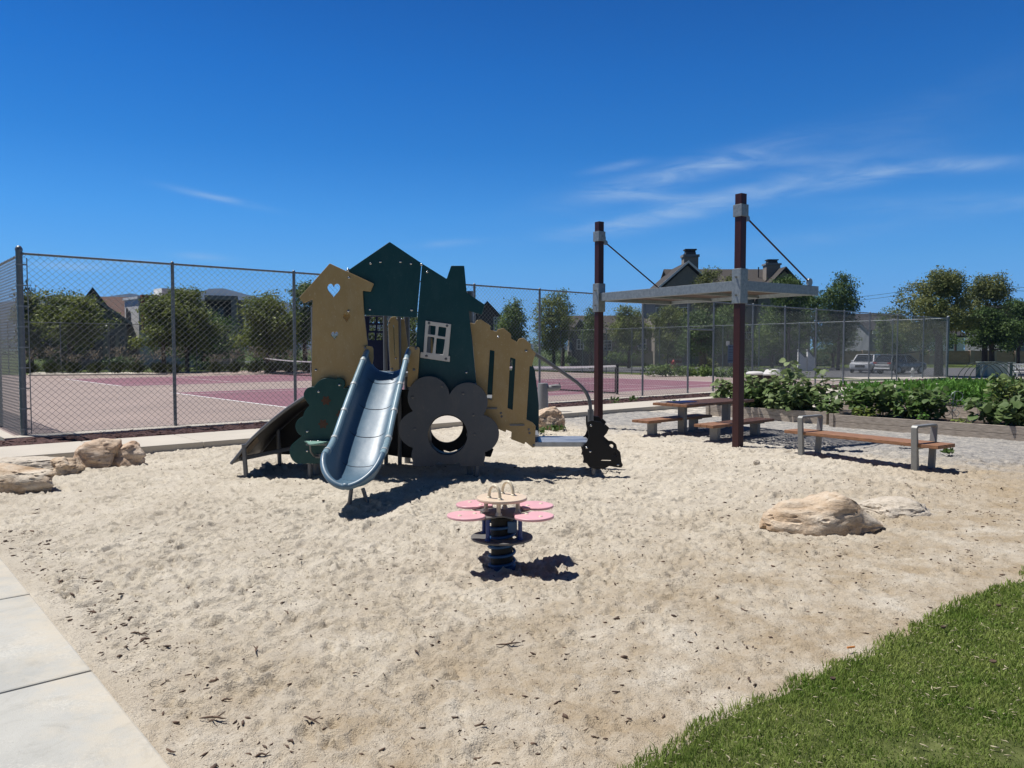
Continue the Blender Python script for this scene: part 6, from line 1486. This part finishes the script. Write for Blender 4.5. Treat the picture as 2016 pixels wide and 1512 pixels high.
# white modern house with red brick
t = thing('house', 'white modern flat roofed house with red brick bay beside the yellow green tree', 'house', (X(248, 72), 72, 0))
q = math.sqrt(.5); P0 = Vector((X(248, 72), 72, 0)); P1 = P0 + Vector((q, -q, 0)) * 3.56; rd = Vector((q, q, 0)); nf_ = Vector((q, -q, 0)); zt_ = Zp(591, 71)
mb = MB(); P2, P3 = P1 + rd * 9, P0 + rd * 9; mb.prism([p.xy[:] for p in (P0, P1, P2, P3)], zt_ + .3, -.3); mb.build('wall', M['white'], t)
mb = MB(); mb.prism([p.xy[:] for p in (P0 + (-rd + -nf_) * .12, P1 + (-rd + nf_) * .12, P2 + (rd + nf_) * .12, P3 + (rd - nf_) * .12)], .22, zt_); mb.build('parapet', M['trim'], t)
mb = MB(); b0 = P1 + rd * .15; mb.prism([p.xy[:] for p in (b0 + nf_ * .004, b0 + nf_ * .5, b0 + nf_ * .5 + rd * 4, b0 + nf_ * .004 + rd * 4)], Zp(583, 71) - Zp(655, 71), Zp(655, 71)); mb.build('brick_bay', M['rbrick'], t)
mb = MB(); b1 = P0 + rd * 2.2 + nf_ * 1.2; mb.prism([p.xy[:] for p in (b1, b1 + nf_ * 2, b1 + nf_ * 2 + rd * 3, b1 + rd * 3)], .9, zt_ + .21); mb.build('roof_box', M['white'], t)
for f0, f1, za, zb_ in ((.30, .42, 650, 612), (.62, .88, 692, 664), (.16, .24, 650, 606)):
    a = P0.lerp(P1, f0) - rd * .03; b = P0.lerp(P1, f1) - rd * .03; mb = MB(); mb.extr([(a.x, a.y, Zp(za, 71)), (b.x, b.y, Zp(za, 71)), (b.x, b.y, Zp(zb_, 71)), (a.x, a.y, Zp(zb_, 71))], (-rd * .05)); w_ = mb.build('window', M['grw'], t)
    a, b = a.lerp(b, .14) - rd * .055, a.lerp(b, .86) - rd * .055; za_, zc_ = Zp(za, 71) + .12, Zp(zb_, 71) - .12; mb = MB(); mb.extr([(a.x, a.y, za_), (b.x, b.y, za_), (b.x, b.y, zc_), (a.x, a.y, zc_)], (-rd * .01)); mb.build('pane', M['glass'], w_)
# grey flat roofed block
Y = 72.; t = thing('house', 'grey flat roofed modern block framed in pale concrete in front of the mountain', 'house', (X(440, Y), Y, 0))
mb = MB(); mb.box(((X(410, Y) + X(466, Y)) / 2, Y + 4, (Zp(583, Y) + Zp(590, Y)) / 2), (X(466, Y) - X(405, Y), 8.2, Zp(582, Y) - Zp(590, Y))); mb.build('roof', M['grw'], t)
mb = MB(); mb.box(((X(456, Y) + X(466, Y)) / 2, Y + 4, (Zp(590, Y) - .3) / 2), (X(466, Y) - X(456, Y), 8.2, Zp(590, Y) + .3)); mb.build('wall', M['grw'], t)
mb = MB(); mb.box(((X(405, Y) + X(456, Y)) / 2, Y + 5, (Zp(590, Y) - .3) / 2), (X(456, Y) - X(405, Y), 6, Zp(590, Y) + .3)); mb.build('wall', M['siding'], t)
mb = MB(); mb.box((X(473, Y), Y + 5, (Zp(588, Y) - .3) / 2), (X(479, Y) - X(467, Y), 6, Zp(588, Y) + .3)); mb.build('stair_tower', M['stuccog'], t)
for px in (418, 436): window(t, X(px - 6, Y), X(px + 6, Y), Zp(640, Y), Zp(604, Y), Y + 1.99, (1, 1), 'grw')
for o in [q for q in COL.objects if q.parent is None and q.get('category') == 'house' and q.location.x < -22]:
    o.rotation_euler.z = (math.atan2(-o.location.x, o.location.y) * .92 if 'white modern' not in o['label'] else 0)          # these houses face the park
# distant grey houses on the street side
Y = 128.; t = thing('house', 'distant grey house with a low hipped roof behind the young street tree', 'house', (X(1755, Y), Y + 6, -.5))
mb = MB(); walls_gable_x(mb, X(1712, Y), X(1800, Y), Y, Y + 12, -.5, Zp(652, Y), Zp(619, Y)); mb.build('wall', M['grw'], t)
mb = MB(); gable_roof_x(mb, X(1712, Y), X(1800, Y), Y, Y + 12, Zp(650, Y), Zp(618, Y), .3, .6); mb.build('roof', M['roofd'], t)
mb = MB(); mb.box((X(1756, Y), Y - .75, Zp(655, Y)), (X(1800, Y) - X(1712, Y), .08, .5)); mb.build('fascia', M['trim'], t)
window(t, X(1760, Y), X(1775, Y), Zp(690, Y), Zp(668, Y), Y - .01); window(t, X(1725, Y), X(1740, Y), Zp(690, Y), Zp(668, Y), Y - .01)
Y = 126.; t = thing('house', 'pale white sided house glimpsed over the block wall under the spreading tree', 'house', (X(1850, Y), Y + 6, -.5))
mb = MB(); walls_gable_x(mb, X(1800, Y), X(1900, Y), Y + .5, Y + 12, -.5, Zp(664, Y), Zp(640, Y)); mb.build('wall', M['white'], t)
mb = MB(); gable_roof_x(mb, X(1800, Y), X(1900, Y), Y + .5, Y + 12, Zp(662, Y), Zp(638, Y), .3, .5); mb.build('roof', M['roofd'], t)
window(t, X(1820, Y), X(1832, Y), Zp(688, Y), Zp(670, Y), Y + .49); window(t, X(1866, Y), X(1880, Y), Zp(688, Y), Zp(670, Y), Y + .49)
Y = 124.; t = thing('house', 'charcoal roofed house behind the outer dark tree', 'house', (X(2030, Y), Y + 6, -.5))
mb = MB(); walls_gable_x(mb, X(1985, Y), X(2120, Y), Y, Y + 12, -.5, Zp(640, Y), Zp(602, Y)); mb.build('wall', M['grw'], t)
mb = MB(); gable_roof_x(mb, X(1985, Y), X(2120, Y), Y, Y + 12, Zp(638, Y), Zp(600, Y), .3, .6); mb.build('roof', M['roofd'], t)
window(t, X(1994, Y), X(2006, Y), Zp(688, Y), Zp(660, Y), Y - .01)
# ------------------------------------------------------------------ block wall along the street
Y = 106.; t = thing('block_wall', 'long tan split block wall with pillars along the street', 'wall', (X(1800, Y), Y, -.5))
xa, xb = X(1585, Y), X(2110, Y); zt_ = Zp(692, Y)
mb = MB(); mb.box(((xa + xb) / 2, Y, (zt_ - .5) / 2), (xb - xa, .25, zt_ + .5)); mb.build('wall_panel', M['block'], t)
mb = MB(); mb.box(((xa + xb) / 2, Y, zt_ + .05), (xb - xa, .36, .1)); mb.build('coping', M['stuccob'], t)
M['pillar'] = mat('tan wall pillar', (.48, .36, .28), .9, 0, .12, 2)
for px in (1588, 1640, 1700, 1757, 1831, 1911, 1955, 1999, 2050):
    mb = MB(); mb.box((X(px, Y), Y - .05, (zt_ - .4) / 2 + .05), (.55, .52, zt_ + .62)); mb.build('pillar', M['pillar'], t)
# brick steps, white stair walls, hydrants
Y = 74.; t = thing('brick_steps', 'flight of pale brick garden steps behind the open gate', 'steps', (X(1332, Y), Y, 0))
for k in range(6):
    mb = MB(); z1 = Zp(724 - k * 4.6, Y); mb.box((X(1331 + k * 1.2, Y), Y + k * .35, z1 / 2 - .1), (X(1344, Y) - X(1320, Y), .5, z1 + .2)); mb.build('step', M['rbrick'] if k % 2 else M['pillar'], t)
Y = 76.; t = thing('stair_wall', 'pair of sloping white stair walls with capped tops behind the sunflowers', 'stairs', (X(1592, Y), Y, -.5))
for px in (1578, 1596):
    z0, z1, z2 = Zp(722, Y), Zp(704, Y), Zp(690, Y)
    mb = MB(); mb.extr([(X(px - 6, Y), Y, -.5), (X(px + 10, Y), Y, -.5), (X(px + 10, Y), Y, z1), (X(px + 6, Y), Y, z1), (X(px - 6, Y), Y, z2)], (0, .35, 0)); w_ = mb.build('side_wall', M['white'], t)
    mb = MB(); mb.bar((X(px - 6.5, Y), Y + .17, z2 + .06), (X(px + 6, Y), Y + .17, z1 + .06), .45, .12); mb.bar((X(px + 6, Y), Y + .17, z1 + .06), (X(px + 11, Y), Y + .17, z1 + .06), .44, .115); mb.build('coping', M['grw'], w_)
mb = MB()
for k in range(4): mb.box((X(1587, Y), Y + .6 + k * .3, -.4 + k * .17), (X(1594, Y) - X(1584, Y), .3, .2 + k * .17))
mb.build('stair_tread', M['concw'], t)
def hydrant(label, px, Y, zg, col):
    t = thing('fire_hydrant', label, 'hydrant', (X(px, Y), Y, zg)); m = mat('hydrant paint', col, .5)
    mb = MB(); mb.lathe([(.16, 0), (.16, .05), (.10, .07), (.10, .5), (.14, .52), (.14, .56), (.11, .6), (.08, .68), (.03, .72), (.03, .76)], (0, 0, 0), 16); mb.build('barrel', m, t, world=False, smooth=50)
    for s in (-1, 1):
        mb = MB(); mb.lathe([(.055, .08), (.055, .18), (.035, .2)], (0, 0, .42), 12, ax=(s, 0, 0)); mb.build('outlet_cap', m, t, world=False)
hydrant('red fire hydrant in front of the brick steps', 1326, 66, 0, (.35, .03, .02)); hydrant('pale fire hydrant at the kerb below the second parked car', 1797, 58, -.49, (.4, .42, .42))
# ================================================================== parked cars
def car(label, loc, rot, paint, trim_rear):
    t = thing('parked_car', label, 'car', loc, rot, 'cars parked on the street'); L, Wd = 4.6, 1.86
    def loft(secs):
        vs, fs = [], []; n = len(secs[0])
        for s in secs: vs += s
        for i in range(len(secs) - 1):
            for k in range(n): fs.append((i * n + k, i * n + (k + 1) % n, (i + 1) * n + (k + 1) % n, (i + 1) * n + k))
        fs.append(tuple(range(n))[::-1]); fs.append(tuple((len(secs) - 1) * n + k for k in range(n)))
        return vs, fs
    def sec(x, z0, z1, hw, tuck): return [(x, -hw * .92, z0), (x, hw * .92, z0), (x, hw, z0 + .18), (x, hw, z1 - .12), (x, hw - tuck, z1), (x, -hw + tuck, z1), (x, -hw, z1 - .12), (x, -hw, z0 + .18)]
    mb = MB(); mb.add(*loft([sec(-2.30, .42, .82, .80, .12), sec(-2.2, .32, .93, .90, .1), (sec(-1.3, .28, 1.02, .93, .08)), sec(-.2, .28, 1.02, .93, .08), sec(1.5, .28, 1.04, .93, .08), sec(2.15, .32, 1.04, .91, .1), sec(2.3, .45, .95, .84, .12)])); body = mb.build('body', paint, t, world=False, smooth=35, bevel=.03)
    def cs(x, z, hw): return [(x, -hw, 1.0), (x, hw, 1.0), (x, hw - .0, z), (x, -hw + .0, z)]
    mb = MB(); mb.add(*loft([[(-1.25, -.84, 1.0), (-1.25, .84, 1.0), (-1.2, .82, 1.03), (-1.2, -.82, 1.03)], [(-.45, -.86, 1.0), (-.45, .86, 1.0), (-.35, .68, 1.60), (-.35, -.68, 1.60)], [(1.3, -.86, 1.0), (1.3, .86, 1.0), (1.35, .68, 1.62), (1.35, -.68, 1.62)], [(2.22, -.80, 1.0), (2.22, .80, 1.0), (1.85, .64, 1.56), (1.85, -.64, 1.56)]])); mb.build('windows', M['glass'], t, world=False)
    mb = MB(); mb.box((.72, 0, 1.63), (2.35, 1.40, .07)); mb.build('roof', paint, t, world=False, bevel=.03)
    mb = MB()
    for s in (-1, 1):
        for (xa, za), (xb, zb_) in (((-1.25, 1.02), (-.38, 1.61)), ((.35, 1.02), (.38, 1.6)), ((1.42, 1.02), (1.40, 1.6)), ((2.2, 1.02), (1.86, 1.58))):
            mb.bar((xa, s * .85, za), (xb, s * .69, zb_), .09, .06)
    mb.build('pillar', paint, t, world=False)
    for x in (-1.45, 1.40):
        for s in (-1, 1):
            mb = MB(); mb.lathe([(.20, -.11), (.33, -.11), (.36, -.08), (.36, .08), (.33, .11), (.20, .11)], (x, s * .85, .36), 20, ax=(0, 1, 0)); w_ = mb.build('wheel', M['rubber'], t, world=False, smooth=40)
            mb = MB(); mb.lathe([(.22, -.02), (.22, .10), (.10, .115), (.03, .12)], (x, s * .86, .36), 14, ax=(0, s, 0)); mb.build('rim', M['steel'], w_, world=False)
    for s in (-1, 1):
        mb = MB(); mb.box((-2.22, s * .66, .80), (.16, .34, .13)); mb.build('headlight', M['trim'], t, world=False, bevel=.02)
        mb = MB(); mb.box((2.24, s * .70, .93), (.14, .34, .12)); mb.build('tail_light', mat('tail light red', (.28, .015, .012), .3), t, world=False, bevel=.02)
        mb = MB(); mb.box((-.95, s * 1.0, 1.05), (.14, .2, .14)); mb.build('wing_mirror', paint, t, world=False, bevel=.03)
    mb = MB(); mb.box((-2.30, 0, .62), (.06, .8, .22)); mb.build('grille', M['netp'], t, world=False)
    mb = MB(); mb.box((2.29, 0, .78), (.05, 1.35, .07)); mb.box((2.31, 0, .50), (.06, 1.5, .1)); mb.build('rear_trim', M['trim'], t, world=False)
    mb = MB(); mb.box((2.315, 0, .66), (.03, .5, .12)); mb.build('number_plate', M['grw'], t, world=False)
    return t
PW = mat('white car paint', (.55, .56, .58), .25, 0, .03, 3, coat=.8); PS = mat('silver grey car paint', (.16, .17, .18), .28, .3, .05, 3, coat=.8)
car('white sport utility car facing the courts, parked behind the other', (X(1712, 69), 69.6, -.49), math.radians(52), PW, False)
car('silver grey sport utility car seen from its chrome barred tail', (X(1778, 66), 66.5, -.49), math.radians(206), PS, True)
# ================================================================== street furniture beyond the garden
M['cab'] = mat('faded green cabinet', (.42, .50, .44), .6, .1, .08, 3)
Y = 60.; t = thing('utility_cabinet', 'large pale green electrical cabinet with a white notice', 'cabinet', (X(1970, Y), Y, -.5))
mb = MB(); mb.box(((X(1944, Y) + X(1998, Y)) / 2, Y + .7, (Zp(714, Y) - .5) / 2), (X(1998, Y) - X(1944, Y), 1.4, Zp(714, Y) + .5)); mb.build('box', M['cab'], t, bevel=.04)
mb = MB(); mb.box(((X(1943, Y) + X(1999, Y)) / 2, Y + .7, Zp(713.5, Y)), (X(1999, Y) - X(1943, Y) + .04, 1.5, .07)); mb.build('lid', M['cab'], t)
mb = MB(); mb.box((X(1972, Y), Y - .01, Zp(720, Y)), (.34, .02, .18)); mb.build('notice', M['trim'], t)
t = thing('cable_pedestal', 'small pale green cable pedestal beside the cabinet', 'cabinet', (X(1926, Y), Y, -.5)); mb = MB(); r = 4.2 * Y / FOC
mb.lathe([(r, -.1), (r, Zp(720, Y) + .5 - .05), (r * .9, Zp(718, Y) + .5 - .02), (.01, Zp(717, Y) + .5)], (0, 0, 0), 18); mb.build('casing', mat('pale green casing', (.27, .33, .25), .6), t, world=False, smooth=40)
Y = 58.; t = thing('garden_bench', 'white slatted bench at the outer edge beyond the garden', 'bench', (X(2015, Y), Y, -.5)); x0, x1 = X(1998, Y), X(2046, Y); z1 = Zp(717, Y)
mb = MB()
for x in np.linspace(x0 + .1, x1 - .1, 14): mb.box((x, Y + .25, (z1 + .0) / 2 + .05), (.06, .03, z1 - .1))
mb.box(((x0 + x1) / 2, Y + .25, z1), (x1 - x0, .05, .09)); mb.build('backrest', M['trim'], t)
mb = MB(); mb.box(((x0 + x1) / 2, Y, -.06), (x1 - x0, .5, .05)); mb.build('seat', M['trim'], t)
for x in (x0 + .06, x1 - .06):
    for y in (Y - .2, Y + .22):
        mb = MB(); mb.box((x, y, -.3), (.07, .07, .42)); mb.build('leg', M['trim'], t)
Y = 50.; t = thing('bollard_post', 'pale grey square post beside the white slatted bench', 'post', (X(1989, Y), Y, -.5)); mb = MB(); mb.box((X(1989, Y), Y, (Zp(715, Y) - .7) / 2), (.2, .2, Zp(715, Y) + .7)); mb.build('shaft', M['grw'], t); mb = MB(); mb.box((X(1989, Y), Y, Zp(715, Y) + .02), (.25, .25, .06)); mb.build('cap', M['grw'], t)
# lawn benches behind the far fence
for px, Y, lab in ((168, 53, 'low grey slatted lawn bench with a pale tilted end behind the far fence'), (438, 55, 'low white bench on the lawn below the mountain')):
    t = thing('lawn_bench', lab, 'bench', (X(px, Y), Y, 0), .1, 'benches on the far lawn')
    for k in range(4):
        mb = MB(); mb.box((-.1, k * .12, .48), (1.5, .10, .04)); mb.build('slat', M['alu'], t, world=False)
    for k in range(3):
        mb = MB(); mb.box((-.1, .5 + k * .02, .62 + k * .13), (1.5, .03, .10)); mb.build('slat', M['alu'], t, world=False)
    for s in (-.75, .6):
        mb = MB(); mb.bar((s, -.05, 0), (s - .1, .42, .95), .08, .10); mb.build('side_frame', M['concw'], t, world=False)
# wires over the street, hung from a pole behind the spreading tree
Y = 112.; t = thing('utility_pole', 'wooden utility pole hidden among the big trees', 'pole', (X(1880, Y), Y, -.5)); mb = MB(); mb.tube([(X(1880, Y), Y, -.5), (X(1880, Y), Y, Zp(552, Y))], [.18, .12], 10); mb.build('shaft', M['bark'], t); mb = MB(); mb.box((X(1880, Y), Y, Zp(556, Y)), (2.4, .12, .14)); mb.build('crossarm', M['bark'], t)
for ya, yb, lab in ((578, 556, 'uppermost thin power wire over the trees by the street'), (584, 563, 'second power wire just under the uppermost one'), (618, 596, 'low hanging cable running behind the small tree top')):
    mb = MB(); A = Vector((X(1500, 150), 150, Zp(ya + 8, 150))); B = Vector((X(1880, Y), Y, Zp(yb, Y))); Cc = Vector((X(2300, 105), 105, Zp(yb + 4, 105)))
    pts = [A.lerp(B, i / 12) - Vector((0, 0, 1.2 * math.sin(PI * i / 12))) for i in range(13)] + [B.lerp(Cc, i / 10) - Vector((0, 0, .8 * math.sin(PI * i / 10))) for i in range(1, 11)]
    mb.tube(pts, .028, 5); tag(mb.build('power_wire', M['roofd']), lab, 'wire', 'power wires over the street')
# lamp post by the grey house
Y = 60.; t = thing('lamp_post', 'pale lamp post with a round head in front of the grey house', 'lamp post', (X(213, Y), Y, 0)); mb = MB(); mb.tube([(0, 0, -.1), (0, 0, Zp(646, Y))], [.06, .045], 10); mb.build('shaft', M['grw'], t, world=False); mb = MB(); mb.lathe([(.05, 0), (.22, .05), (.24, .14), (.12, .22), (.01, .24)], (0, 0, Zp(646, Y)), 14); mb.build('lamp_head', M['trim'], t, world=False, smooth=50)
# a belt of woods far beyond the houses, one mass from here
bl = []
for i in range(150):
    xx = -330 + i * 4.6 + RNG.normal(0, 1.5); yy = 205 + RNG.normal(0, 5); hh_ = RNG.uniform(2.2, 4.2)
    bl.append((xx, yy, hh_ - .8, RNG.uniform(3, 5), 2.5, hh_))
V, F, C = crown_mesh(bl, 26000, .38, 14, .6); V[:, 2] = np.maximum(V[:, 2], -.6)
o = link_mesh('distant_trees', np_mesh('distant_trees', V, F), LM['dark']); tag(o, 'distant belt of trees beyond the houses', 'woods', kind='stuff')
# ================================================================== thin blue air between here and the mountains
hz = MB(); hz.box((0, 1700, 121), (9600, 5600, 245))
ho = hz.build('haze', None); ho['kind'] = 'stuff'
m = bpy.data.materials.new('thin air'); m.use_nodes = True; nd = m.node_tree.nodes; lk = m.node_tree.links
nd.remove(nd['Principled BSDF']); pv = nd.new('ShaderNodeVolumePrincipled'); pv.inputs['Color'].default_value = (.34, .58, 1.0, 1); pv.inputs['Density'].default_value = .00015; pv.inputs['Anisotropy'].default_value = .0
lk.new(pv.outputs[0], nd['Material Output'].inputs['Volume']); ho.data.materials.append(m)
